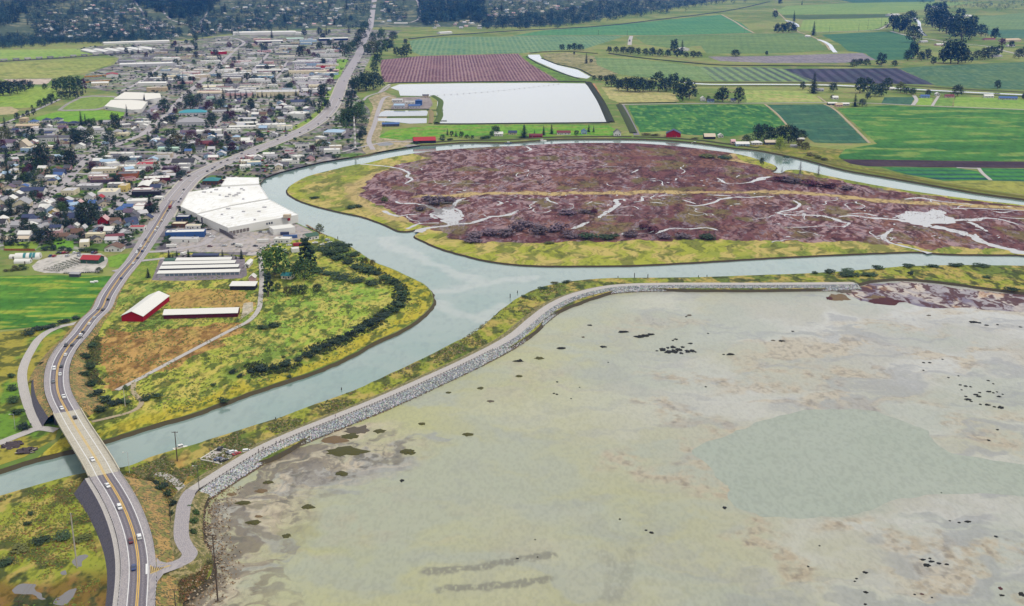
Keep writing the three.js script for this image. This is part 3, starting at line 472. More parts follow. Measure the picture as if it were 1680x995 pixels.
field('parking_lot',[[484,97],[560,97],[552,118],[540,128],[520,157],[492,158],[480,130]],[C(168,160,170), C(186,178,184)], { scale: 16, edge: 0.4 });
field('school_lot',[[232,187],[262,167],[276,172],[268,184],[254,188]],[C(150,146,160), C(160,154,166)], { edge: 0.2 });
field('verge',[[553,97],[572,97],[566,108],[556,128],[546,131]],[C(130,172,60), C(150,176,76)], { edge: 0.6 });
field('verge',[[538,146],[556,140],[548,162],[538,180],[520,196],[492,210],[466,218],[484,206],[505,195],[526,176]],[C(128,168,58), C(160,168,84)], { scale: 14, edge: 0.6 });
field('verge',[[228,426],[246,412],[262,415],[256,440],[250,458],[204,466]],[C(140,160,60), C(110,140,54), C(176,168,86)], { scale: 8, edge: 0.5, mpp: 0.5 });
field('lawn',[[84,392],[120,392],[120,408],[90,408]],[C(128,176,58), C(112,160,54)], { scale: 8, edge: 0.5 });
field('lawn',[[176,422],[196,417],[214,417],[200,440],[178,438]],[C(132,170,60), C(116,154,56)], { scale: 8, edge: 0.3 });
field('lawn',[[4,398],[64,396],[60,408],[8,409]],[C(150,172,70), C(132,160,60)], { scale: 8, edge: 0.5 });
// ---- ponds
function pond(name, pts, col, rough_ = 0.09, label) { const y = LAND + 0.2; const p = W(pts, y); const m = new THREE.MeshStandardMaterial({ roughness: rough_, side: THREE.DoubleSide }); m.color.setRGB(...col); return struct(name, polyGeo(rough(p,8,0.5), y), m, label); }
const lagoonPx = [[640,144],[655,138.5],[760,136.8],[880,136],[960,137],[969,146],[981,165],[997,200],[840,202],[738,203],[713,201.5],[717,190],[716,180],[718,164],[712,158.5],[690,157.5],[656,157],[654,149]];
pond('sewage_lagoon', lagoonPx, C(158,160,152),0.08, 'wide pale treatment lagoon held by straight dikes');
pond('settling_pond',[[632,181.5],[700,181.5],[702,184],[700,190],[619,191],[625,184]], C(128,132,136),0.05);
pond('settling_pond',[[618,194],[700,194],[700,202],[672,203],[655,201],[616,198]], C(134,138,140),0.05);
pond('slough',[[866,90],[885,89.5],[890,97],[915,107],[948,114.5],[969,126],[963,129],[940,126],[915,116],[885,103],[868,95]], C(150,156,154),0.06, 'white gleaming bend of the old slough');
pond('dark_pond',[[616,235],[628,233.5],[640,234],[647,236],[640,239],[622,239.5]], C(60,56,52),0.3);
function canal(pts, w, col = C(150,156,154)) { const l = roadLine(pts, LAND + 0.22); const m = new THREE.MeshStandardMaterial({ roughness: 0.1, side: THREE.DoubleSide }); m.color.setRGB(...col); return struct('slough', stripGeo(l,-w, w), m); }
canal([[1120,135],[1160,138.2],[1250,138.4],[1345,139.2],[1403,141.3],[1501,146.5],[1582,151],[1680,155.5],[1780,160]],9);
canal([[1290,33.5],[1299,36],[1307,40],[1309,44]],7); canal([[1343,65],[1352,68],[1362,74],[1366,80],[1371,86]],6); canal([[1500,29],[1508,36],[1509,44],[1512,52],[1520,59]],6);
// berms round the lagoon and dark ditch hedges: low earth banks
function berm(name, pts, w, h, col, y0 = LAND) { const l = dense(roadLine(pts, y0),8); const g = mergeGeometries([stripGeo(l,-w,-w * 0.3,0, h), stripGeo(l,-w * 0.3, w * 0.3, h), stripGeo(l, w * 0.3, w, h,0)]); return struct(name, g, mat(col,0.97)); }
const BANKC = C(84,88,52), BANKD = C(58,62,44);
berm('lagoon_dike',[[636,137.5],[655,136.2],[760,134.9],[880,134],[962,134.5]],4.5,1.4, BANKD); berm('lagoon_dike',[[965,135],[974,148],[986,167],[1002,201]],7,1.6, BANKD); berm('lagoon_dike',[[712,203.8],[760,204],[840,203.2],[1000,201.8]],4,1.4, BANKD);
berm('lagoon_dike',[[711,157.5],[722,165],[721,180],[722,190],[716,202]],5.5,1.6, C(92,112,52)); berm('lagoon_dike',[[706,180],[708,190],[706,203]],4,1, C(150,136,96)); berm('lagoon_dike',[[618,192.5],[702,192.3]],2.4,0.8, BANKD); berm('lagoon_dike',[[630,180],[704,179.6]],3,1, BANKD); berm('lagoon_dike',[[700,181],[722,181],[727,181]],4.5,1, C(70,96,48)); berm('lagoon_dike',[[712,191],[719,191.4]],4,1, C(70,96,48)); berm('lagoon_dike',[[714,199],[733,198.8]],4,1, C(96,98,92));
field('dirt_track',[[972,137],[976,137],[1008,199],[1000,201]],[C(196,150,108), C(176,132,92)], { edge: 0.4 });
berm('slough_dike',[[1090,92],[1120,98],[1165,104],[1250,105.5],[1330,105.5],[1400,106],[1480,106]],5,1.5, C(150,146,96)); berm('slough_dike',[[1000,88],[1050,95],[1120,102],[1180,107],[1260,108],[1400,109]],6,1.6, BANKD); berm('slough_dike',[[1140,135.6],[1260,136],[1360,136.8],[1440,138.6],[1530,143.5],[1600,148],[1690,152]],5,1.5, C(92,94,60)); berm('slough_dike',[[1140,141.4],[1260,141.3],[1345,142],[1403,144.4],[1501,150],[1582,154.5],[1690,159]],4,1.4, C(80,92,52));
berm('slough_dike',[[870,87.5],[890,85.6],[930,84.8],[980,88]],4,1.4, BANKD); berm('slough_dike',[[889,96],[915,105.6],[948,113],[972,125]],3,1.2, BANKD); berm('slough_dike',[[864,93],[884,105],[915,118],[950,129.5]],3,1.2, BANKD);
berm('ditch_bank',[[1015,169.6],[1060,169],[1110,168.4]],3,1, BANKD); berm('ditch_bank',[[1016,172],[1026,190],[1034,206],[1040,219]],6,1.5, C(74,84,48)); berm('river_levee',[[1040,224.8],[1090,226.5],[1150,231],[1205,238.5],[1244,243]],3.4,1.2, C(78,80,56)); berm('river_levee',[[700,234.5],[760,231],[830,230],[900,226],[1000,224.6],[1036,224.6]],3.4,1.2, C(82,84,58)); berm('river_levee',[[1320,258.5],[1386,275],[1461,288.4],[1536,301.4],[1612,314],[1690,325]],3.6,1.4, C(120,118,60));
// railway embankments
berm('railway_bank',[[-200,108.5],[-60,104.6],[0,101.4],[60,98],[110,95],[170,90.5],[230,86.6],[290,83.2],[400,77],[520,71.5],[560,70]],6,1.5, C(70,66,72)); berm('railway_bank',[[672,64],[720,59],[780,55],[840,51],[978,43.6],[1091,31],[1192,18],[1262,3]],8,1.8, C(56,64,66));

// ================================================================ ROADS
const asphalt = (seed, a, b) => { const t = tex(256,512, (i, j) => { const n = fbm(i / 9 + seed, j / 60,3), c = fbm(i / 2, j / 3 + seed,2); const k = lerp(a, b, sm(0.35,0.65, n)); return lerp(k,[k[0] * 0.8, k[1] * 0.8, k[2] * 0.82],0.5 * c); }); t.wrapS = t.wrapT = THREE.MirroredRepeatWrapping; return new THREE.MeshStandardMaterial({ map: t, roughness: 0.9, side: THREE.DoubleSide }); };
const TAR = asphalt(1, C(122,114,124), C(142,136,142)), TARPALE = asphalt(2, C(160,154,158), C(182,174,174)), CONC = asphalt(3, C(206,200,184), C(190,182,164)), GRAVEL = asphalt(4, C(202,196,190), C(184,178,174)), DIRT = asphalt(5, C(190,172,140), C(166,150,116));
const WHITEP = mat(C(240,240,240),0.7), YELP = mat(C(232,186,70),0.7);
let roadN = 0; const ROADS = [];
function road(name, pts, w, m = TARPALE, label) { const l = dense(roadLine(pts, LAND),10); ROADS.push([l, w / 2]); const dy = 0.2 + (roadN++ % 12) * 0.012; return struct(name, stripGeo(l.map(p => [p[0], p[1], Math.max(p[2], groundY(p[0], p[1]))]),-w / 2, w / 2, dy, dy,8), m, label); }
// main highway with its own heights
const HWp = [[216,1100,5.5],[222,1030,5.5],[224,994,5.5],[227,946,5.6],[226,916,5.8],[221,886,6.2],[213.6,860.6,6.7],[201,830,7.3],[186,803,7.8],[173,783,8.2],[161,760.6,8.5],[142,730,8.6],[123,700,8.4],[109,675,8],[99,656,7.5],[94,641,7],[92.5,621,6.3],[95.5,600.5,5.5],[103,583,4.8],[115.6,565,4],[131,548,3.4],[148,525,2.9],[166,507.5,2.6],[176,486,2.3],[198,453.5],[221,426],[241,396],[259,368],[276,340],[296,313],[319,290],[352,273.5],[389,259],[420,246],[483,221],[518,202],[541,181],[552,161],[563,133],[576,110.5],[588,90],[597,65],[607,45]];
const HW = dense(roadLine(HWp.map(p => [p[0], p[1], (p[2] ?? LAND) ]), LAND,8),6);
const cumS = [0]; for (let i = 1; i < HW.length; i++) cumS.push(cumS[i - 1] + Math.hypot(HW[i][0] - HW[i - 1][0], HW[i][1] - HW[i - 1][1]));
function nearIdx(px, py, y = LAND) { const g = G(px, py, y); let b = 0, m = 1e9; HW.forEach((p, i) => { const d = Math.hypot(p[0] - g[0], p[1] - g[1]); if (d < m) { m = d; b = i; } }); return b; }
const iB0 = nearIdx(171,780,8.3), iB1 = nearIdx(109,676,8), iTown = nearIdx(215,433), iRamp = nearIdx(166,507);
const halfW = (s, i) => i < iTown ? 7.0 : 7.0 + 3.5 * clamp((i - iTown) / 25);
const dyR = 0.3;
{
const near = HW.slice(0, iB0 + 1), deck = HW.slice(iB0, iB1 + 1), up = HW.slice(iB1, iTown + 1), town = HW.slice(iTown);
const seg = (name, l, m, lb) => struct(name, stripGeo(l,-7,7, dyR, dyR,8), m, lb);
seg('highway', near, TARPALE, 'two lane highway climbing to the bridge'); seg('highway', up, TARPALE, 'two lane highway descending from the bridge to town');
struct('highway', stripGeo(town, (s, i) => -halfW(0, i + iTown), (s, i) => halfW(0, i + iTown), dyR, dyR,8), TARPALE, 'wide main highway through the town');
const WORN = asphalt(21, C(104,97,106), C(124,117,124)); for (const l of [near, up]) { struct('traffic_lane', stripGeo(l,-3.7,3.7, dyR + 0.02, dyR + 0.02,8), TAR); for (const s of [-2.7,-1.1,1.1,2.7]) struct('wheel_track', stripGeo(l, (q, i) => s - 0.28 - 0.15 * vn(i * 0.7, s), (q, i) => s + 0.28 + 0.15 * vn(i * 0.6 + 9, s), dyR + 0.03, dyR + 0.03,3), WORN); }
struct('traffic_lane', stripGeo(town.slice(0,42),-4.2,4.2, dyR + 0.02, dyR + 0.02,8), TAR); for (const s of [-1,1]) struct('pavement', mergeGeometries([stripGeo(town.slice(24,250), s * 10.6, s * 12.6, dyR + 0.12, dyR + 0.12,8), stripGeo(town.slice(24,250), s * 10.6, s * 10.6, dyR, dyR + 0.12,8)]), CONC);
for (const l of [near, up, town.slice(0,41)]) { for (const [a, b] of [[-0.34,-0.1],[0.1,0.34]]) struct('road_marking', stripGeo(l, a * 1.5, b * 1.5, dyR + 0.045), YELP); for (const s of [-1,1]) struct('road_marking', stripGeo(l, s * 3.72 - 0.17, s * 3.72 + 0.17, dyR + 0.045), WHITEP); }
{ const l = town.slice(40,190); for (const s of [-1.9,1.9]) struct('road_marking', stripGeo(l, s - 0.1, s + 0.1, dyR + 0.045), mat(C(206,186,130),0.8)); for (const s of [-5.4,5.4]) struct('road_marking', stripGeo(l, s - 0.15, s + 0.15, dyR + 0.045), WHITEP); }
// embankment slopes; a steep dark stone face on the west side of both approaches
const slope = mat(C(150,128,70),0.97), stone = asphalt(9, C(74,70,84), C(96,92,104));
const base = () => (y => LAND - 0.2);
const emb = (name, l, s, wf, m, lb) => struct(name, stripGeo(l, s * 7, (q, i) => s * (7 + wf(l[i][2])), dyR, base(),6), m, lb);
const vergeTex = (() => { const t = tex(256,256, (i, j) => { const a = fbm(i / 20, j / 20,4), b = fbm(i / 5, j / 5,3); let k = lerp(C(184,148,84), C(128,128,58), sm(0.42,0.6, a)); k = lerp(k, C(146,112,66),0.6 * sm(0.5,0.64, fbm(i / 9 + 50, j / 9,3))); return lerp(k, C(64,68,36),0.85 * sm(0.52,0.66, b)); }); t.wrapS = t.wrapT = THREE.MirroredRepeatWrapping; t.repeat.set(0.19,0.19); return new THREE.MeshStandardMaterial({ map: t, roughness: 0.97, side: THREE.DoubleSide }); })();
const iW = nearIdx(96,640,6.5);
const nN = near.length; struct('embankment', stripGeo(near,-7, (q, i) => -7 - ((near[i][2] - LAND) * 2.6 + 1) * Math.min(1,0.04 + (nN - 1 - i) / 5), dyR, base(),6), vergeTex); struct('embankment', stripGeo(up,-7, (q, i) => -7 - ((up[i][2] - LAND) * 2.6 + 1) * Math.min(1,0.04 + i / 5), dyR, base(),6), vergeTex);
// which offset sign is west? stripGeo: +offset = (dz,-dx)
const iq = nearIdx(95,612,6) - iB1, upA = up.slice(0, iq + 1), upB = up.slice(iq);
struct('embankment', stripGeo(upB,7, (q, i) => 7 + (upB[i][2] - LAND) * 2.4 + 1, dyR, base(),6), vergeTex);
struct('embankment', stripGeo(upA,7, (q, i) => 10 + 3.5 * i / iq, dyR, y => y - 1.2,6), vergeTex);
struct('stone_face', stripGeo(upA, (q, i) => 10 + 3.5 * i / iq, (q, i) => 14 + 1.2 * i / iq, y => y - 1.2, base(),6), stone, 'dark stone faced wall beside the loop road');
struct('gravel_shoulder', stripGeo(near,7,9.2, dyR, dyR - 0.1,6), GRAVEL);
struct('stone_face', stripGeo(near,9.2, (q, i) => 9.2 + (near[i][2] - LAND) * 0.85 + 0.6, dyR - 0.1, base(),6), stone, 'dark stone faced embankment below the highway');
}
// ---- loop road, tracks and town streets
road('loop_road',[[140,526],[120,532],[100,536],[80,544],[64,556],[54,570],[42,592],[36,613],[38,638],[46,666],[57,692],[63,702]],5.6, GRAVEL, 'pale loop road curving left of the highway ramp');
road('loop_road',[[-60,748],[0,727],[33,714],[62,704],[92,707]],6, GRAVEL); 
road('farm_track',[[191,641],[221,626],[301,583],[377,543],[408,527],[424,508],[427,490],[429,460],[427,421]],3.6, GRAVEL, 'pale straight farm track crossing the peninsula');
road('farm_track',[[219,628],[219,645],[232,661],[218,675],[180,686],[150,693]],3, DIRT);
const STREET = asphalt(7, C(172,166,168), C(194,186,186));
for (const [pts, w, m] of [
[[[374,93],[352,115],[321,141],[296,163],[276,186],[251,206],[236,218.6],[201,234],[163,249],[148,258],[120,283],[98,308],[73,325],[50,344],[35,356],[7,378],[-30,400]],11],
[[[392,172],[370,190],[352,205],[330,222],[308,238],[290,253],[272,268],[262,280],[240,296],[222,310],[200,328],[186,345],[174,358],[150,380]],9],
[[[163,249],[200,250],[250,250],[290,253]],8],[[[120,285],[160,287],[200,290],[240,296],[290,302],[304,305]],8],[[[73,325],[110,327],[160,328],[200,329],[250,335],[276,340]],7],[[[-60,358],[0,356],[35,355],[80,356]],7],[[[-60,300],[0,300],[50,303],[98,308]],7],[[[-60,262],[20,256],[80,254],[148,258]],7],
[[[280,262],[292,255],[308,254],[328,262],[340,269],[354,272]],8],[[[236,218],[262,226],[300,228],[330,222],[380,218],[440,216],[483,219]],8],[[[276,186],[310,190],[370,190]],6],[[[296,163],[340,166],[420,164],[500,162],[545,158]],7],[[[321,141],[380,138],[450,136],[520,136],[560,133]],8],[[[352,115],[400,112],[470,112]],7],[[[374,93],[420,94],[480,94.5],[530,93.5],[588,92],[606,92]],9],[[[374,93],[390,78],[400,70],[380,62],[340,58],[330,52],[337,45],[352,28],[366,12],[372,0]],9],[[[480,47],[540,44],[607,43.5],[640,42],[676,41],[681,20],[687,-4]],8],[[[607,45],[616,22.6],[625,0],[632,-14]],22],[[[196,150],[218,141],[251,118],[262,108]],8],[[[-60,236],[-20,215],[25,195],[65,178],[98,163]],6],[[[318,72],[260,60],[230,40],[200,25],[170,15]],7],[[[330,55],[290,52],[262,30]],7],[[[440,88],[420,110],[400,132],[385,150]],7],[[[470,100],[462,118],[440,140]],6],[[[260,320],[262,340],[248,352]],5],[[[186,446],[200,442],[212,437]],6],[[[222,430],[236,428],[256,426],[270,424]],6],[[[236,414],[262,413],[290,409],[330,402],[350,388]],7],
[[[612,246],[605,232],[614,205],[622,178],[632,160],[640,158]],7],[[[560,250],[600,240],[640,233],[680,233],[700,231]],6],[[[596,165],[604,158],[628,150],[640,141]],5],
]) road('street', pts, w, m || STREET);
for (const [pts, w, m] of [[[[1018,172],[1110,170.4],[1260,169.4],[1350,168.6],[1420,169.4],[1500,173],[1600,177],[1760,183.5]],6, GRAVEL],[[[1020,172],[1026,183],[1034,200],[1045,222]],9, TAR],[[[840,59.2],[1000,58],[1091,58.5],[1237,54.8],[1330,53.5]],7, DIRT],[[[1184,24],[1205,35],[1222,46],[1237,54]],8, DIRT],[[[1036,59],[1034,66],[1033,74]],12, GRAVEL],[[[1330,53.5],[1370,52],[1433,49.5],[1452,44],[1461,37]],7, GRAVEL],[[[1461,51],[1496,60],[1530,65],[1560,70],[1620,76],[1650,84],[1700,96]],9, GRAVEL],[[[1255,171],[1274,186],[1291,205]],3.5, DIRT],[[[1352,171],[1367,178],[1400,208],[1427,235]],4, DIRT],[[[1606,276],[1612,284],[1626,296]],4.5, GRAVEL],[[[1570,275.6],[1590,276.4],[1608,277]],5, GRAVEL],[[[1500,157],[1504,164],[1498,173]],7, GRAVEL],[[[1540,158],[1535,166],[1530,174]],5, GRAVEL],[[[1368,176],[1356,168],[1342,158]],4, DIRT],[[[1270,14],[1290,33],[1310,52],[1328,58],[1352,70],[1362,82]],6, DIRT],[[[640,138],[632,143],[622,152]],5, GRAVEL]]) road('farm_road', pts, w, m);

// ---- levee with gravel path and stone facing
const DIKEp = [[247,938,5.6],[262,932,5.6],[283,928,5.2],[303,920,4.8],[311,909,4.6],[304,897,4.4],[298,884,4.3],[297,866,4.2],[299,846,4],[303,824,3.8],[314,806,3.7],[330,795,3.6],[377,765,3.6],[420,739.5,3.6],[470,716,3.6],[550,684,3.6],[621,655.5,3.6],[696,622.5,3.6],[772,587.5,3.6],[838,552,3.6],[872,524,3.6],[903,501,3.6],[940,484,3.6],[991,471.5,3.6],[1031,467.5,3.6],[1091,466,3.6],[1257,465.8,3.6],[1380,465,3.6],[1404,465,2.6]];
const DK = dense(roadLine(DIKEp, LAND,8),4);
{
let iS = 0, m = 1e9; const s0 = G(316,805,3.7); DK.forEach((p, i) => { const d = Math.hypot(p[0] - s0[0], p[1] - s0[1]); if (d < m) { m = d; iS = i; } });
struct('levee_path', stripGeo(DK.slice(0, iS + 1),-3.3,3.3,0.03,0.03,8), TARPALE, 'paved lane curving down from the highway to the levee');
struct('levee_path', stripGeo(DK.slice(iS), (s, i) => -3.6,3.0,0.03,0.03,8), GRAVEL, 'pale gravel path along the top of the levee');
const slopeM = (() => { const t = tex(256,256, (i, j) => { const a = fbm(i / 16, j / 16,4), b = fbm(i / 4, j / 4,3); let k = lerp(C(112,110,50), C(168,152,104), sm(0.42,0.6, a)); return lerp(k, C(66,68,38),0.8 * sm(0.5,0.7, b)); }); t.wrapS = t.wrapT = THREE.MirroredRepeatWrapping; t.repeat.set(0.3,0.3); return new THREE.MeshStandardMaterial({ map: t, roughness: 0.97, side: THREE.DoubleSide }); })();
struct('levee_slope', stripGeo(DK,3.0,9,0.02, y => LAND - 0.1,6), slopeM, 'grassy landward slope of the levee');
struct('levee_slope', stripGeo(DK.slice(0, iS + 1),-3.3,-9,0.02, y => LAND - 0.1,6), slopeM);
const ripM = asphalt(12, C(110,116,122), C(140,144,146));
const w = i => 6.2;
struct('levee_stone_slope', stripGeo(DK.slice(iS),-3.6, (s, i) => -3.6 - w(i),0.0, y => 0.2,6), ripM, 'stone faced bay side of the levee');
// loose stone facing
const n = 14000, g = new THREE.IcosahedronGeometry(1,0); { const p = g.attributes.position; for (let i = 0; i < p.count; i++) { const k = 0.8 + 0.4 * hash(Math.round(p.getX(i) * 50), Math.round(p.getY(i) * 50 + p.getZ(i) * 91)); p.setXYZ(i, p.getX(i) * k, p.getY(i) * k * 0.75, p.getZ(i) * k); } g.computeVertexNormals(); }
const im = new THREE.InstancedMesh(g, mat([1,1,1],0.9), n), o = new THREE.Object3D(), cl = new THREE.Color(); im.name = 'riprap_stones'; im.userData = { kind: 'stuff', label: 'loose pale riprap stones facing the levee', category: 'stones' }; im.castShadow = im.receiveShadow = true;
const cs = [C(220,222,224), C(196,200,204), C(168,172,176), C(230,228,220), C(124,122,118), C(208,208,208)];
for (let i = 0; i < n; i++) {
const q = iS + Math.floor(Math.pow(rnd(),1.25) * (DK.length - iS - 2)), a = DK[q], b = DK[q + 1], t = rnd(); let dx = b[0] - a[0], dz = b[1] - a[1]; const L = Math.hypot(dx, dz); dx /= L; dz /= L;
const f = rr(0.04,1.06), off = -3.6 - 6.2 * f, tw = 0.25 * Math.abs(f - 0.5); const y = 3.6 * (1 - f) + 0.2 * f;
o.position.set(a[0] + (b[0] - a[0]) * t + dz * off, Math.max(0.1, y), a[1] + (b[1] - a[1]) * t - dx * off); const s = rr(0.2,0.5) * (f > 0.95 ? 1.1 : 1); o.scale.set(s * rr(0.8,1.3), s, s * rr(0.8,1.3)); o.rotation.set(rr(0,3), rr(0,6), rr(0,3)); o.updateMatrix(); im.setMatrixAt(i, o.matrix);
const c = f > 0.92 ? C(120,104,84) : pick(cs); cl.setRGB(...c.map(v => v * rr(0.8,1.1))); im.setColorAt(i, cl);
}
scene.add(im);
// brown beach stones under the lane and toe
const n2 = 1700, im2 = new THREE.InstancedMesh(g, mat([1,1,1],0.9), n2); im2.name = 'shore_stones'; im2.userData = { kind: 'stuff', label: 'brown and pale stones along the bay shoreline', category: 'stones' }; im2.castShadow = im2.receiveShadow = true;
const sl = W([[364,800],[345,815],[336,835],[333,858],[336,886],[343,908],[352,933],[346,953],[318,980],[297,996],[280,1030]],0.3);
const dl = dense(sl.map(p => [p[0], p[1],0]),2);
for (let i = 0; i < n2; i++) { const p = dl[Math.floor(rnd() * dl.length)], r = Math.abs(rr(-1,1) + rr(-1,1)) * 9 - 4; o.position.set(p[0] + r + rr(-2,2), Math.max(0.2,1.2 - r * 0.35), p[1] + rr(-2,2)); const s = rr(0.12,0.42); o.scale.set(s * rr(0.8,1.5), s, s * rr(0.8,1.5)); o.rotation.set(rr(0,3), rr(0,6),0); o.updateMatrix(); im2.setMatrixAt(i, o.matrix); cl.setRGB(...pick([C(150,126,96), C(200,184,158), C(104,86,66), C(176,150,120)])); im2.setColorAt(i, cl); }
scene.add(im2);
// post-and-rail fence along the bay edge of the path
const fl = DK.slice(iS - 4, Math.floor(iS + (DK.length - iS) * 0.42));
const f = thing('levee_fence', 'long low post fence along the bay edge of the levee path','fence',[0,0,0]);
mesh('rail', mergeGeometries([stripGeo(fl,-3.4,-3.34,0.62,0.62), stripGeo(fl,-3.36,-3.36,0.45,0.62)]), mat(C(92,88,84)), f);
const pg = []; dense(fl,2.4).forEach((p, i, A) => { const b = A[Math.min(i + 1, A.length - 1)], a = A[Math.max(0, i - 1)]; const L = Math.hypot(b[0] - a[0], b[1] - a[1]) || 1, dx = (b[0] - a[0]) / L, dz = (b[1] - a[1]) / L; const bx = new THREE.BoxGeometry(0.3,0.95,0.3); bx.translate(p[0] + dz * -3.35, p[2] + 0.47, p[1] + dx * 3.35); pg.push(bx); });
const pm = mesh('posts', mergeGeometries(pg), mat(C(76,70,66)), f); pm.userData.kind = 'stuff';
}
road('levee_spur',[[306,812],[296,800],[283,788],[266,780],[254,779]],4.5, GRAVEL);
field('car_park',[[328,753],[358,735],[396,743],[409,741],[408,747],[372,765],[350,757]],[C(206,198,194), C(194,188,184)], { edge: 0.2, mpp: 0.4 });
{ const ay = (x, z) => 5.95 - 0.09 * Math.max(0, distTo(HW, x, z) - 7), flat = p => W(p,5.6);
struct('lane_apron', polyGeo(dense([...flat([[249,900],[252,912],[262,922],[280,925],[296,921],[300,928],[284,935],[268,942],[258,956],[253,985],[246,985],[244,940]]).map(p => [p[0], p[1],0])],3).map(p => [p[0], p[1]]), ay), TARPALE, 'paved apron where the lane meets the highway');
const hat = flat([[246,929],[262,927],[281,928],[268,933],[256,940],[246,944]]); struct('hatched_island', polyGeo(hat, (x, z) => ay(x, z) + 0.03), mat(C(206,180,120),0.85));
for (let i = 0; i < 6; i++) { const a = G(248 + i * 4,931 + i * 0.1,5.7), b = G(247 + i * 3.4,942 - i * 1.5,5.7); struct('road_marking', stripGeo([[a[0], a[1], ay(a[0], a[1])],[b[0], b[1], ay(b[0], b[1])]],-0.22,0.22,0.06), mat(C(128,112,84),0.85)); } }
// white painted timbers round the car park
{ const pts = [[328,754,2.2],[358,735.5,2.2],[396,744,2.2],[409,741.5,2.4]], pts2 = [[329,755,2.2],[350,759,2.2],[371,765,2.4]];
let i = 0; for (const P of [pts, pts2]) for (let k = 0; k < P.length - 1; k++) { const a = G(P[k][0], P[k][1],2.2), b = G(P[k + 1][0], P[k + 1][1],2.2), L = Math.hypot(b[0] - a[0], b[1] - a[1]), n = Math.round(L / 4.2); for (let q = 0; q < n; q++) { const t = (q + 0.5) / n; const g = new THREE.BoxGeometry(3.6,0.45,0.5); const o = mesh(numbered('parking_kerb'), g, mat(C(232,226,214)), scene); o.position.set(a[0] + (b[0] - a[0]) * t,2.4, a[1] + (b[1] - a[1]) * t); o.rotation.y = -Math.atan2(b[1] - a[1], b[0] - a[0]); reg(o, 'pale concrete kerb block edging the levee car park', 'kerb block', 'kerb blocks round the car park'); } } }
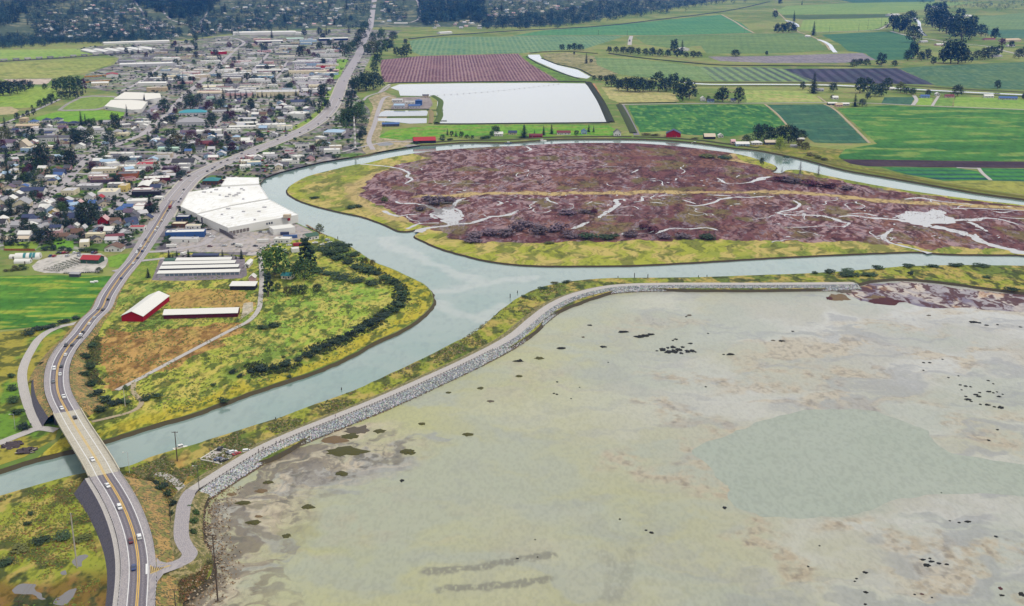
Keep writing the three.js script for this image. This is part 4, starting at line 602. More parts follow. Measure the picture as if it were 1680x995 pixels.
// ---- the bridge
{
const deck = HW.slice(iB0, iB1 + 1), mid = deck[Math.floor(deck.length / 2)], rel = deck.map(p => [p[0] - mid[0], p[1] - mid[1], p[2]]);
const b = thing('road_bridge', 'pale concrete road bridge carrying the highway over the river','bridge',[mid[0],0, mid[1]]);
mesh('deck', stripGeo(rel,-7.4,7.4, dyR, dyR,8), CONC, b);
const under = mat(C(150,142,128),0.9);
mesh('girder', mergeGeometries([stripGeo(rel,-6.6,6.6, dyR - 1.9), stripGeo(rel,-6.6,-6.61, dyR - 0.35, dyR - 1.9), stripGeo(rel,6.6,6.61, dyR - 0.35, dyR - 1.9)]), under, b);
for (const s of [-1,1]) mesh('parapet', mergeGeometries([stripGeo(rel, s * 7.0, s * 7.0, dyR, dyR + 0.9), stripGeo(rel, s * 7.4, s * 7.4, dyR + 0.9, dyR - 0.45), stripGeo(rel, s * 7.0, s * 7.4, dyR + 0.9), stripGeo(rel, s * 7.4, s * 6.6, dyR - 0.45)]), mat(C(214,206,186),0.9), b);
for (const [u, v] of [[-0.5,-0.15],[0.15,0.5]]) mesh('road_marking', stripGeo(rel, u, v, dyR + 0.03), mat(C(226,190,100),0.8), b);
for (const s of [-3.72,3.72]) mesh('road_marking', stripGeo(rel, s - 0.17, s + 0.17, dyR + 0.03), WHITEP, b);
for (let k = 1; k < 9; k++) { const i = Math.round(k / 9 * (rel.length - 1)), l = rel.slice(i, i + 2); if (l.length < 2) continue; const q = [l[0],[l[0][0] + (l[1][0] - l[0][0]) * 0.06, l[0][1] + (l[1][1] - l[0][1]) * 0.06, l[0][2]]]; mesh('joint', stripGeo(q,-7,7, dyR + 0.015), mat(C(150,140,122)), b); }
const ang = i => { const a = rel[Math.max(0, i - 1)], c = rel[Math.min(rel.length - 1, i + 1)]; return Math.atan2(c[0] - a[0], c[1] - a[1]); };
for (const t of [0.16,0.38,0.6,0.82]) { const i = Math.round(t * (rel.length - 1)), p = rel[i]; const gs = []; const cap = new THREE.BoxGeometry(13.4,1.1,1.6); cap.translate(0, p[2] + dyR - 2.4,0); gs.push(cap); for (const x of [-4.6,0,4.6]) { const c = new THREE.CylinderGeometry(0.75,0.75, p[2] - 1.0,14); c.translate(x, (p[2] - 1.0) / 2 - 1.4,0); gs.push(c); } const m = mesh('pier', mergeGeometries(gs.map(g => g.toNonIndexed())), under, b); m.position.set(p[0],0, p[1]); m.rotation.y = ang(i) ; }
for (const i of [0, rel.length - 1]) { const p = rel[i], g = new THREE.BoxGeometry(14.4, p[2] + dyR - 0.4 - 1,2.4); const m = mesh('abutment', g, mat(C(96,92,104),0.9), b); m.position.set(p[0], (p[2] + dyR - 0.4 - 1) / 2 + 0.6, p[1]); m.rotation.y = ang(i); }
// guard rails on both approaches
const rail = (l, s, label) => { const c = l[Math.floor(l.length / 2)], r = l.map(p => [p[0] - c[0], p[1] - c[1], p[2]]); const t = thing('guard_rail', label, 'guard rail',[c[0],0, c[1]]); mesh('beam', mergeGeometries([stripGeo(r, s * 6.9, s * 6.9, dyR + 0.45, dyR + 0.8), stripGeo(r, s * 6.9, s * 7.0, dyR + 0.8)]), mat(C(206,204,206),0.5), t); const pg = []; dense(r,2).forEach((p, i, A) => { const q = A[Math.min(i + 1, A.length - 1)], a = A[Math.max(0, i - 1)], L = Math.hypot(q[0] - a[0], q[1] - a[1]) || 1, dx = (q[0] - a[0]) / L, dz = (q[1] - a[1]) / L; const bx = new THREE.BoxGeometry(0.22,0.9,0.22); bx.translate(p[0] + dz * s * 7.1, p[2] + dyR + 0.42, p[1] - dx * s * 7.1); pg.push(bx); }); const pm = mesh('posts', mergeGeometries(pg), mat(C(84,78,80)), t); pm.userData.kind = 'stuff'; };
const iJ = nearIdx(246,936,5.6), near = HW.slice(0, iB0 + 1), jIdx = nearIdx(227,905,5.9), jIdx2 = nearIdx(227,950,5.6);
rail(near,1, 'long steel guard rail on the left side of the near highway'); rail(HW.slice(jIdx, iB0 + 1),-1, 'steel guard rail right of the near highway, above the lane turnoff'); rail(HW.slice(0, jIdx2),-1, 'short steel guard rail right of the highway, below the lane turnoff');
rail(HW.slice(iB1, iRamp - 12),-1, 'steel guard rail right of the highway beyond the bridge'); rail(HW.slice(iB1, nearIdx(118,562,3.8)),1, 'steel guard rail left of the highway beyond the bridge, above the loop road');
// hatching and stop bar at the lane junction
const gp = (a, b, y) => { const g = G(a, b, y); return [g[0], g[1], y]; };
struct('stop_bar', stripGeo([gp(240,927,5.75), gp(240,944,5.65)],-0.35,0.35, dyR + 0.1), WHITEP);
}
// ================================================================ TREES AND SHRUBS
function quads(list) {                                   // list of [x,y,z, size, normal[3], spin]
const pos = new Float32Array(list.length * 12), idx = [];
const n = new THREE.Vector3(), u = new THREE.Vector3(), v = new THREE.Vector3(), up = new THREE.Vector3(0,1,0), ax = new THREE.Vector3(1,0,0);
list.forEach((q, i) => {
n.set(...q[4]).normalize(); u.crossVectors(Math.abs(n.y) > 0.9 ? ax : up, n).normalize(); v.crossVectors(n, u); const c = Math.cos(q[5]), s = Math.sin(q[5]), a = q[3], b = q[3] * (q[6] || 0.7);
const ux = u.x * c + v.x * s, uy = u.y * c + v.y * s, uz = u.z * c + v.z * s, vx = v.x * c - u.x * s, vy = v.y * c - u.y * s, vz = v.z * c - u.z * s;
const o = i * 12; [[0,-1],[1,0],[0,1],[-1,0]].forEach(([p, r], k) => { pos[o + k * 3] = q[0] + ux * a * p + vx * b * r; pos[o + k * 3 + 1] = q[1] + uy * a * p + vy * b * r; pos[o + k * 3 + 2] = q[2] + uz * a * p + vz * b * r; });
idx.push(i * 4, i * 4 + 1, i * 4 + 2, i * 4, i * 4 + 2, i * 4 + 3);
});
const g = new THREE.BufferGeometry(); g.setAttribute('position', new THREE.BufferAttribute(pos,3)); g.setIndex(idx); g.computeVertexNormals(); return g;
}
function limb(a, b, r0, r1, seg = 5) { const d = new THREE.Vector3().subVectors(b, a), L = d.length(); const g = new THREE.CylinderGeometry(r1, r0, L, seg,1, true); g.translate(0, L / 2,0); g.applyQuaternion(new THREE.Quaternion().setFromUnitVectors(new THREE.Vector3(0,1,0), d.normalize())); g.translate(a.x, a.y, a.z); return g; }
const V3 = (x, y, z) => new THREE.Vector3(x, y, z);
// unit trees: height 1, later scaled
function broadleaf(seed, wide = 0.36, nClump = 22, per = 34, bare = 0.07) {
seedV = seed; const tr = [], lf = [], clumps = [];
tr.push(limb(V3(0,0,0), V3(0.01, bare + 0.12,0),0.026,0.018,7));
for (let i = 0; i < nClump; i++) {
const t = (i + 0.5) / nClump, ph = i * 2.4 + rr(-0.4,0.4), cy = bare + 0.1 + (1 - bare - 0.16) * Math.pow(t,0.85), sp = wide * Math.sqrt(Math.max(0.05,1 - Math.pow((cy - bare - 0.33 * (1 - bare)) / (0.68 * (1 - bare)),2))) * rr(0.45,0.95);
clumps.push([Math.cos(ph) * sp, cy, Math.sin(ph) * sp, rr(0.13,0.21) * (wide / 0.4)]);
}
clumps.forEach((c, i) => { if (i % 3 == 0) tr.push(limb(V3(0, bare * 0.8 + 0.12 * rnd(),0), V3(c[0] * 0.85, c[1] - 0.03, c[2] * 0.85),0.012,0.004,4)); });
for (const c of clumps) for (let k = 0; k < per; k++) { const th = rr(0,6.283), z = rr(-0.75,1), r = Math.sqrt(1 - z * z), q = c[3] * Math.pow(rnd(),0.33) * rr(0.8,1.12); const d = [r * Math.cos(th), z, r * Math.sin(th)]; lf.push([c[0] + d[0] * q, c[1] + d[1] * q * 0.8, c[2] + d[2] * q, rr(0.03,0.052),[d[0] + rr(-0.7,0.7), d[1] + rr(-0.2,1), d[2] + rr(-0.7,0.7)], rr(0,6)]); }
return [mergeGeometries(tr), quads(lf)];
}
function conifer(seed, wide = 0.2, layers = 17, sparse = 1) {
seedV = seed; const tr = [limb(V3(0,0,0), V3(0,0.98,0),0.018,0.002,6)], lf = [];
for (let i = 0; i < layers; i++) { const t = i / layers, y = 0.08 + 0.9 * t, R = wide * Math.pow(1 - t,0.8) * rr(0.8,1.15) + 0.012, nb = Math.max(4, Math.round(9 * (1 - t * 0.6) * sparse)); for (let b = 0; b < nb; b++) { const ph = b / nb * 6.283 + i * 1.3 + rr(-0.3,0.3), L = R * rr(0.75,1.15), n = 4; for (let k = 0; k < n; k++) { const f = (k + 0.6) / n; lf.push([Math.cos(ph) * L * f, y - L * f * 0.35 + rr(-0.008,0.008), Math.sin(ph) * L * f,0.06 * (1.15 - f * 0.5) * (1 - 0.45 * t),[Math.cos(ph) * 0.3 + rr(-0.35,0.35),1, Math.sin(ph) * 0.3 + rr(-0.35,0.35)], rr(0,6),0.62]); } } }
return [mergeGeometries(tr), quads(lf)];
}
function bushGeo(seed, n = 260) { seedV = seed; const lf = [], cl = []; for (let i = 0; i < 7; i++) { const a = i * 2.4; const r = i ? 0.34 * Math.sqrt(rnd()) : 0; cl.push([Math.cos(a) * r, rr(0.25,0.6), Math.sin(a) * r, rr(0.24,0.36)]); } for (let k = 0; k < n; k++) { const c = cl[k % 7], th = rr(0,6.283), z = rr(-0.7,1), r = Math.sqrt(1 - z * z), q = c[3] * Math.pow(rnd(),0.33); lf.push([c[0] + r * Math.cos(th) * q, Math.max(0.02, c[1] + z * q), c[2] + r * Math.sin(th) * q, rr(0.06,0.11),[r * Math.cos(th) + rr(-0.6,0.6), z + rr(-0.2,0.9), r * Math.sin(th) + rr(-0.6,0.6)], rr(0,6)]); } return quads(lf); }
const TREE = {
d: [broadleaf(11,0.4), broadleaf(23,0.46,26), broadleaf(37,0.38), broadleaf(51,0.52,28)],
c: [conifer(5,0.22), conifer(17,0.27), conifer(29,0.19)],
p: [broadleaf(71,0.15,20,34,0.06), broadleaf(73,0.18,20,34,0.06)],
w: [broadleaf(81,0.6,30,30,0.12), broadleaf(83,0.66,30,30,0.14)],
s: [conifer(91,0.24,12,0.4), conifer(93,0.22,11,0.38)],
};
const BUSH = [bushGeo(3), bushGeo(7), bushGeo(13)];
seedV = 777;
let leafN = 0; const leafM = c => { const f = [1,0.8,1.25,0.9,1.12][leafN++ % 5], g = [1,1.04,0.95][leafN % 3]; return mat([c[0] * f, c[1] * f * g, c[2] * f],0.9); };
const FOL = {
green: [0.055,0.098,0.024], mid: [0.045,0.078,0.026], dark: [0.03,0.05,0.024], deep: [0.024,0.038,0.026], lime: [0.15,0.19,0.03], brown: [0.075,0.07,0.03], maroon: [0.06,0.022,0.03], grey: [0.09,0.085,0.09], blue: [0.03,0.052,0.04], olive: [0.085,0.095,0.03], heath: [0.1,0.075,0.09], tan: [0.2,0.16,0.08],
};
const BARK = mat([0.09,0.07,0.055]);
const pxm = py => 0.958 * (py + 72) / CAM_H;              // photograph pixels per metre on the flat
const treeWord = { d: 'broadleaf tree', c: 'conifer', p: 'narrow upright tree', w: 'spreading tree', s: 'half bare conifer' };
const colWord = { green: 'bright green', mid: 'green', dark: 'dark green', deep: 'very dark', lime: 'yellow green', brown: 'brownish', maroon: 'dark red', grey: 'grey', blue: 'blue green', olive: 'olive', heath: 'mauve', tan: 'straw coloured' };
const LM = [[236,505, 'near the red barns'],[325,438, 'by the rows of storage sheds'],[400,345, 'beside the big white plant'],[110,432, 'by the garden centre'],[40,375, 'in the nearest streets of town'],[110,360, 'in the old streets of town'],[185,375, 'beside the highway entering town'],[165,315, 'in the town centre'],[60,295, 'left of the main street'],[60,235, 'by the apartment rows'],[150,205, 'by the school playing field'],[215,165, 'by the flat roofed school'],[312,200, 'by the turquoise roofed hall'],[250,260, 'in the middle of town'],[340,255, 'along the middle of the highway'],[400,205, 'right of the turquoise roofed hall'],[240,105, 'by the long grey warehouse'],[200,78, 'by the striped long sheds'],[110,145, 'by the green west pastures'],[30,145, 'at the left edge pastures'],[370,125, 'along the upper main street'],[440,62, 'by the long white warehouse'],[500,115, 'by the strip mall'],[490,180, 'by the white modern block'],[450,205, 'by the white office row'],[550,215, 'by the skylit building'],[590,130, 'in the grove right of the highway'],[575,200, 'in the grove by the tall stack'],[640,80, 'at the top of the highway'],[570,82, 'left of the upper highway'],[665,170, 'at the treatment works'],[740,222, 'on the bank by the red roofed barn'],[880,215, 'on the far river bank'],[1010,218, 'by the white riverside gable house'],[1120,220, 'by the navy roofed barn'],[1250,232, 'in the riverside cottages'],[1300,235, 'by the lime green tree'],[1075,145, 'in the dark grove by the hay field'],[1180,160, 'at the small white farmhouse'],[1060,85, 'in the hedge by the white farm'],[940,85, 'by the slough bend'],[1380,165, 'at the roadside farm'],[1440,150, 'along the narrow slough'],[1550,150, 'at the right slough houses'],[1300,45, 'by the small upper creek'],[1430,105, 'by the purple field'],[1500,55, 'in the wood at upper right'],[1570,80, 'below the wood at upper right'],[1640,70, 'in the hamlet at the right edge'],[1600,10, 'at the top right corner'],[470,455, 'in the farmstead trees'],[560,480, 'on the green peninsula'],[1300,280, 'on the marsh island'],[720,330, 'at the left end of the marsh'],[150,620, 'beside the highway ramp'],[300,870, 'beside the paved lane'],[100,20, 'on the left hillside'],[300,45, 'on the hillside above town'],[480,25, 'on the middle hillside'],[740,30, 'on the hill by the rail line'],[880,15, 'in the hill estate above the fields']];
function where(px, py) { let b = '', m = 1e9; for (const [x, y, t] of LM) { const d = ((x - px)) ** 2 + ((y - py) * 1.7) ** 2; if (d < m) { m = d; b = t; } } return b; }
function tree(px, py, hp, type = 'd', col = 'mid', wf = 1, vi) {
const [X, Y, Z] = GT(px, py), dist = Math.hypot(X, Z), h = Math.max(2.5, hp / (FOC / (dist * CP + (CAM_H - Y) * SP) * 0.97));
const v = TREE[type], q = v[(vi ?? Math.floor(hash(px * 3 | 0, py * 7 | 0) * 97)) % v.length];
const o = thing({ d: 'broadleaf_tree', c: 'conifer_tree', p: 'poplar_tree', w: 'spreading_tree', s: 'sparse_conifer' }[type], `${colWord[col]} ${treeWord[type]} ${where(px, py)}`,'tree',[X, Y - 0.1, Z], hash(px | 0, py | 0) * 6.28);
things[things.length - 1][1] = px;
o.scale.set(h * wf, h, h * wf); mesh('trunk', q[0], BARK, o); mesh('crown', q[1], leafM(FOL[col]), o); o.userData.group = treeWord[type] + 's ' + where(px, py);
return o;
}
function bush(px, py, hp, wp, col = 'dark', y) {
const [X, Y, Z] = y === undefined ? GT(px, py) : [G(px, py, y)[0], y, G(px, py, y)[1]], s = pxm(py), hg = px > 400 && px < 680 && py > 390 && py < 625, h = hp / s * (hg ? 0.6 + 0.35 * hash(px | 0,7) : 1), w = wp / s * (hg ? 0.85 + 0.5 * hash(py | 0,3) : 1);
const o = mesh(numbered('shrub'), BUSH[Math.floor(hash(px | 0, py * 3 | 0) * 3)], leafM(FOL[col]), scene); o.position.set(X, Y - 0.05, Z); o.scale.set(w, h * 1.1, w); o.rotation.y = hash(py | 0, px | 0) * 6; reg(o, `${colWord[col]} rounded shrub ${where(px, py)}`,'shrub', 'shrubs ' + where(px, py), px); return o;
}
// --- trees one by one: [x, y, height, type, colour, width]
for (const t of [
// farmstead by the peninsula
[451,451,47,'d','green',1.2,1],[502,436,46,'p','dark',1.2],[510,438,36,'p','dark',1.3],[499,459,33,'d','mid',1.3,3],[440,487,40,'p','deep',1.2],[489,448,18,'d','dark'],[524,384,16,'d','olive',1.1],[462,455,20,'d','mid'],[472,486,16,'d','brown',1.2],[484,484,16,'d','dark',1.3],[497,482,15,'d','dark',1.3],[520,478,12,'d','dark',1.3],[600,432,10,'d','brown'],[611,435,9,'d','brown'],[425,432,8,'d','mid'],[456,478,14,'d','mid'],
[277,423,13,'c','deep',1.3],[290,421,10,'c','deep',1.2],[309,422,13,'c','deep',1.3],[365,425,16,'c','deep',1.1],[396,425,17,'c','deep',1.3],[243,456,16,'c','deep',1.4],[300,422,6,'c','dark',1.4],[283,423,6,'c','dark',1.4],[380,424,7,'c','dark',1.6],[387,425,7,'c','dark',1.6],
[246,348,26,'c','deep',1.5],[255,350,16,'d','deep',1.1],[13,295,30,'c','dark',1.1],[70,275,36,'d','deep',0.9],[60,270,24,'d','deep'],[117,277,30,'d','deep',0.9],[108,270,22,'d','dark'],[17,354,29,'c','deep',1.3],[42,353,18,'d','deep'],[145,370,36,'d','deep',1.1,3],[135,366,26,'d','deep'],[156,362,22,'d','deep'],[108,358,15,'d','dark',1.2],[80,346,9,'d','mid'],[188,331,10,'d','dark',1.2],[162,332,9,'d','dark'],[66,329,11,'d','maroon',1.2],[8,362,15,'d','deep'],[30,350,10,'d','deep'],
[42,385,22,'d','deep',1.1],[76,399,24,'d','deep',1.2,3],[62,394,16,'d','deep',1.2],[22,403,17,'d','deep',1.2],[95,386,12,'d','dark',1.2],[43,408,7,'d','mid',1.3],[162,448,9,'d','dark',1.2],[5,398,12,'d','deep'],[90,366,9,'d','mid'],[128,392,9,'d','dark',1.2],[115,385,8,'d','mid'],[55,376,9,'d','dark'],
[133,206,23,'c','deep',1.1],[140,206,18,'c','deep',1.1],[190,215,26,'d','deep',0.9],[136,240,25,'d','deep',1.2,3],[122,240,18,'d','deep'],[181,240,24,'d','deep'],[153,208,13,'d','mid'],[146,206,10,'d','dark'],[165,206,9,'d','dark'],[50,230,19,'d','deep'],[15,229,20,'c','deep',1.3],[4,234,22,'d','olive',1.1],[8,213,20,'c','deep',1.3],[67,252,15,'c','deep',1.2],[107,220,10,'d','deep'],[85,210,12,'c','deep',1.4],[73,211,9,'d','deep'],[148,222,12,'d','olive',1.3],[180,218,8,'d','lime'],[208,192,20,'c','deep',0.9],[97,252,8,'d','dark'],
[4,157,22,'d','deep'],[16,157,22,'d','deep'],[28,154,20,'d','deep'],[40,150,17,'d','deep'],[50,146,12,'d','deep'],[-8,157,22,'d','deep'],[92,150,18,'d','deep'],[103,151,22,'d','mid'],[114,152,24,'d','mid',1.1],[126,151,23,'d','dark'],[135,149,18,'d','maroon'],[100,162,11,'d','deep',1.2],[112,163,13,'d','deep',1.2],[124,162,12,'d','deep',1.2],[134,158,8,'d','deep'],[73,147,9,'d','dark',1.2],[65,177,12,'d','deep'],[74,174,12,'d','deep'],[84,171,16,'d','deep'],[45,192,10,'d','deep'],[55,189,10,'d','deep'],[28,198,12,'d','deep'],[52,178,5,'d','deep'],[140,152,6,'c','deep'],[38,194,7,'d','deep'],
[300,138,16,'c','deep',1.5],[312,136,10,'d','deep'],[292,137,12,'d','deep'],[270,135,14,'d','dark'],[256,128,9,'d','dark'],[269,186,22,'d','dark',1.2],[312,180,23,'d','dark',1.1],[326,170,16,'d','blue',1.1],[318,178,14,'d','maroon'],[362,180,17,'d','blue',1.1],[343,182,15,'d','maroon'],[352,174,12,'d','blue'],[327,146,9,'d','maroon'],[310,159,11,'d','deep'],[304,168,11,'d','deep'],[294,179,11,'d','deep'],[287,188,10,'d','maroon'],[278,200,10,'d','deep'],[265,205,9,'d','deep'],[256,198,12,'d','maroon'],[245,197,10,'d','deep'],[284,204,15,'d','deep',1.1],[272,202,9,'d','deep'],[347,208,17,'d','dark',1.1],[337,205,8,'d','dark'],[290,242,21,'d','brown',1.3],[278,240,12,'d','brown'],[243,233,17,'c','deep',1.4],[379,248,15,'d','deep'],[326,240,12,'d','maroon'],[317,251,11,'d','green'],[304,230,6,'d','dark'],[261,209,6,'d','dark'],[374,234,12,'d','deep'],[300,149,10,'d','dark',1.2],[286,146,6,'d','dark'],
[342,161,9,'c','deep',1.4],[352,162,8,'c','deep',1.4],[366,163,18,'c','deep',1.3],[378,162,11,'c','deep',1.4],[386,162,13,'c','deep',1.3],[395,161,10,'c','deep',1.4],[404,161,13,'c','deep',1.3],[415,161,11,'c','deep',1.4],[423,161,9,'c','deep',1.4],[430,160,11,'c','deep',1.3],[437,161,8,'c','deep',1.4],[444,161,8,'c','deep',1.4],[451,161,8,'c','deep',1.4],[458,162,12,'c','deep',1.3],[466,161,10,'c','deep',1.4],[474,161,7,'c','deep',1.4],[489,159,7,'c','deep',1.4],[397,140,14,'c','deep',1.2],[360,100,10,'d','deep'],[392,99,16,'c','deep',1.3],[384,104,10,'d','deep'],[375,138,10,'d','maroon'],
[527,159,20,'d','deep',0.8],[531,160,22,'d','deep',0.8],[529,180,20,'d','dark',1.2],[537,178,14,'d','dark'],[513,178,13,'d','deep',1.1],[523,187,7,'d','deep',1.3],[430,212,11,'c','deep',1.3],[468,214,8,'c','deep',1.3],[475,201,11,'d','dark',1.2],[530,244,15,'d','dark',1.3],[513,250,12,'d','maroon',1.2],[461,180,8,'d','maroon',1.2],[505,195,9,'d','deep',1.2],[442,187,8,'d','maroon',1.3],[459,194,7,'d','dark',1.3],[486,170,9,'d','deep'],[448,252,10,'d','deep',1.2],[470,262,10,'d','deep',1.4],[484,268,9,'d','deep',1.4],[497,265,8,'d','deep',1.4],[412,172,10,'d','deep'],
[578,149,18,'d','dark'],[588,150,24,'d','dark',1.1],[600,149,30,'d','dark',1.1],[613,147,28,'d','blue',1.1],[624,143,18,'d','dark'],[572,166,16,'d','deep'],[580,163,14,'d','deep'],[563,198,18,'d','mid'],[572,204,26,'d','mid',1.1],[583,205,30,'d','mid',1.1],[590,192,22,'d','mid'],[573,182,18,'d','dark'],[560,205,14,'d','mid'],[595,224,15,'d','deep',0.9],[590,228,10,'d','deep'],[552,200,9,'d','mid'],[567,212,14,'d','mid'],[592,178,12,'d','dark'],
[603,90,18,'d','mid'],[613,90,22,'d','olive',1.1],[626,90,24,'d','mid',1.1],[636,84,20,'d','dark'],[643,78,20,'c','deep',1.4],[650,92,14,'d','dark'],[659,94,16,'d','dark'],[667,93,20,'d','dark',1.1],[612,70,16,'d','mid'],[625,66,18,'d','mid'],[645,66,14,'d','dark'],[665,72,8,'d','deep'],[614,120,18,'d','dark'],[618,106,18,'d','dark'],[565,91,18,'d','dark'],[576,88,20,'d','mid'],[586,80,20,'d','dark'],[560,79,12,'d','dark'],[540,77,11,'d','dark'],[525,81,12,'d','dark'],[550,83,12,'d','mid'],[592,66,18,'d','dark'],[598,52,16,'d','dark'],[492,93,16,'d','deep'],[499,60,12,'d','deep'],[524,58,12,'d','deep'],[540,56,7,'d','dark'],[515,94,8,'d','maroon'],[506,90,9,'d','maroon'],[437,76,7,'d','deep'],
[734,222,11,'c','dark',1.4],[741,224,9,'d','dark'],[748,224,10,'c','dark',1.4],[757,226,10,'d','dark'],[726,228,7,'d','dark',1.3],[766,227,6,'d','dark',1.4],[775,228,6,'d','dark',1.4],[814,222,15,'d','dark',1.2],[806,224,8,'d','dark'],[860,226,22,'c','deep',1.8],[892,222,16,'c','deep',1.3],[905,220,16,'c','deep',1.3],[877,220,8,'c','deep'],[966,217,13,'c','deep',1.3],[974,217,11,'c','deep',1.2],[946,222,8,'d','deep',1.3],
[1003,143,20,'d','deep'],[1015,148,18,'d','deep'],[1029,150,22,'d','deep',1.1],[1042,151,24,'d','deep',1.1],[1055,151,22,'d','blue',1.1],[1066,150,18,'d','deep'],[1080,150,30,'d','deep'],[1093,151,22,'d','blue',1.1],[1105,149,27,'d','deep'],[1112,157,20,'d','blue'],[1120,166,24,'d','deep',0.9],[1131,163,30,'d','deep',0.9],[1123,152,24,'d','blue'],[1140,156,10,'d','dark'],[1186,168,24,'d','deep',1.1],[1178,166,14,'d','deep'],[1212,169,25,'d','deep',0.9],[1162,167,9,'d','deep'],[1018,142,10,'d','blue',1.2],[975,132,8,'d','dark',1.2],[985,133,9,'d','dark',1.2],[994,133,9,'d','deep'],
[1000,86,9,'d','deep',1.2],[1011,87,10,'d','deep',1.2],[1023,88,11,'d','deep',1.2],[1035,89,12,'d','deep',1.2],[1047,90,11,'d','deep',1.2],[1059,91,11,'d','deep',1.2],[1071,92,13,'d','deep',1.2],[1083,93,12,'d','deep',1.2],[1096,93,11,'d','deep',1.2],[1106,90,24,'d','deep',0.8],[1119,89,23,'c','deep',1.2],[1112,94,12,'d','deep',1.2],[1126,95,9,'d','deep',1.3],[1137,95,11,'d','deep',1.2],[1146,94,9,'d','deep',1.2],[922,83,10,'d','deep',1.2],[934,83,10,'d','deep',1.1],[942,83,12,'d','deep',1.1],[952,83,10,'d','deep',1.2],[962,104,17,'c','deep',1.2],[970,103,6,'d','deep',1.4],[942,90,5,'d','deep'],[1207,93,11,'d','deep',1.3],[1258,91,7,'d','deep'],[1033,69,4,'d','deep'],
[1272,30,12,'d','deep'],[1303,35,17,'c','deep',1],[1275,54,14,'d','deep'],[1285,54,14,'d','deep'],[1294,53,16,'d','deep'],[1303,53,12,'d','deep'],[1335,58,22,'c','deep',1.2],[1316,8,8,'c','deep'],[1280,7,8,'d','deep'],[1402,110,12,'d','deep',1.1],[1412,107,10,'d','deep',1.1],[1422,108,11,'d','deep'],[1446,109,20,'d','deep',1.1],[1468,109,9,'d','deep',1.4],[1335,153,33,'c','deep',1.5],[1317,147,12,'d','deep'],[1367,151,14,'d','deep',1.1],[1411,153,24,'d','dark',1],[1424,152,22,'d','dark'],[1436,158,18,'d','blue',1.1],[1446,158,20,'d','dark',1.1],[1456,147,18,'d','dark',1.1],[1478,152,16,'d','olive',1.2],[1488,154,10,'d','dark',1.2],[1498,156,11,'d','dark',1.1],[1523,158,10,'d','deep',1.2],[1571,158,17,'d','deep',1],[1637,146,13,'d','deep'],[1403,175,21,'c','deep',1.3],[1415,175,12,'d','deep'],[1424,163,10,'d','deep'],[1366,162,6,'d','deep',1.2],[1680,164,10,'d','deep'],
[1466,51,24,'d','deep'],[1476,53,26,'d','deep'],[1485,55,22,'d','deep'],[1494,40,20,'d','deep'],[1500,70,26,'d','deep',0.9],[1499,96,24,'d','deep',0.9],[1490,100,16,'d','deep'],[1512,100,14,'d','deep'],[1522,98,16,'d','deep'],[1530,45,26,'d','deep'],[1542,50,32,'d','deep'],[1553,55,30,'d','deep'],[1565,60,28,'d','deep'],[1578,66,34,'d','deep',1.1],[1590,64,28,'d','deep'],[1546,25,20,'d','deep'],[1535,20,14,'d','deep'],[1522,22,14,'d','deep'],[1575,36,20,'d','deep'],[1596,48,20,'d','deep'],[1610,60,18,'d','deep'],[1560,104,34,'d','deep',1.1],[1572,105,34,'d','deep',1.1],[1548,104,22,'d','deep'],[1584,103,20,'d','deep'],[1532,106,12,'d','deep'],[1604,98,14,'d','deep'],[1616,98,18,'d','deep'],[1628,96,18,'d','deep'],[1640,90,14,'d','deep'],[1632,64,16,'d','deep'],[1645,76,12,'d','maroon'],[1660,78,10,'d','deep'],[1672,96,14,'d','deep'],[1682,90,12,'d','deep'],[1594,100,6,'d','deep'],
[1243,229,24,'d','deep',0.9],[1254,234,28,'d','deep',0.9],[1266,231,22,'d','deep'],[1280,233,25,'d','deep',0.9],[1294,235,28,'d','deep',0.9],[1304,232,22,'d','deep'],[1316,230,16,'d','deep'],[1279,245,19,'d','lime',1],[1312,243,14,'d','brown',1.1],[1322,246,12,'d','brown',1.1],[1225,234,12,'d','deep',1.2],
[1250,271,12,'d','dark',0.9],[1313,285,22,'s','grey',1.1],[1343,287,19,'s','grey',1.1],[1283,285,12,'s','grey',1.1],
[205,640,8,'d','mid',1.2],
]) tree(...t);
// hillside trees one by one where they stand clear of the forest
for (let i = 0; i < 44; i++) { const left = i < 34; const px = left ? rr(20,600) : rr(700,960), py = left ? rr(10,66) : rr(14,42); tree(px, py, rr(9,15),'c', pick(['deep','dark']), rr(1,1.4)); }
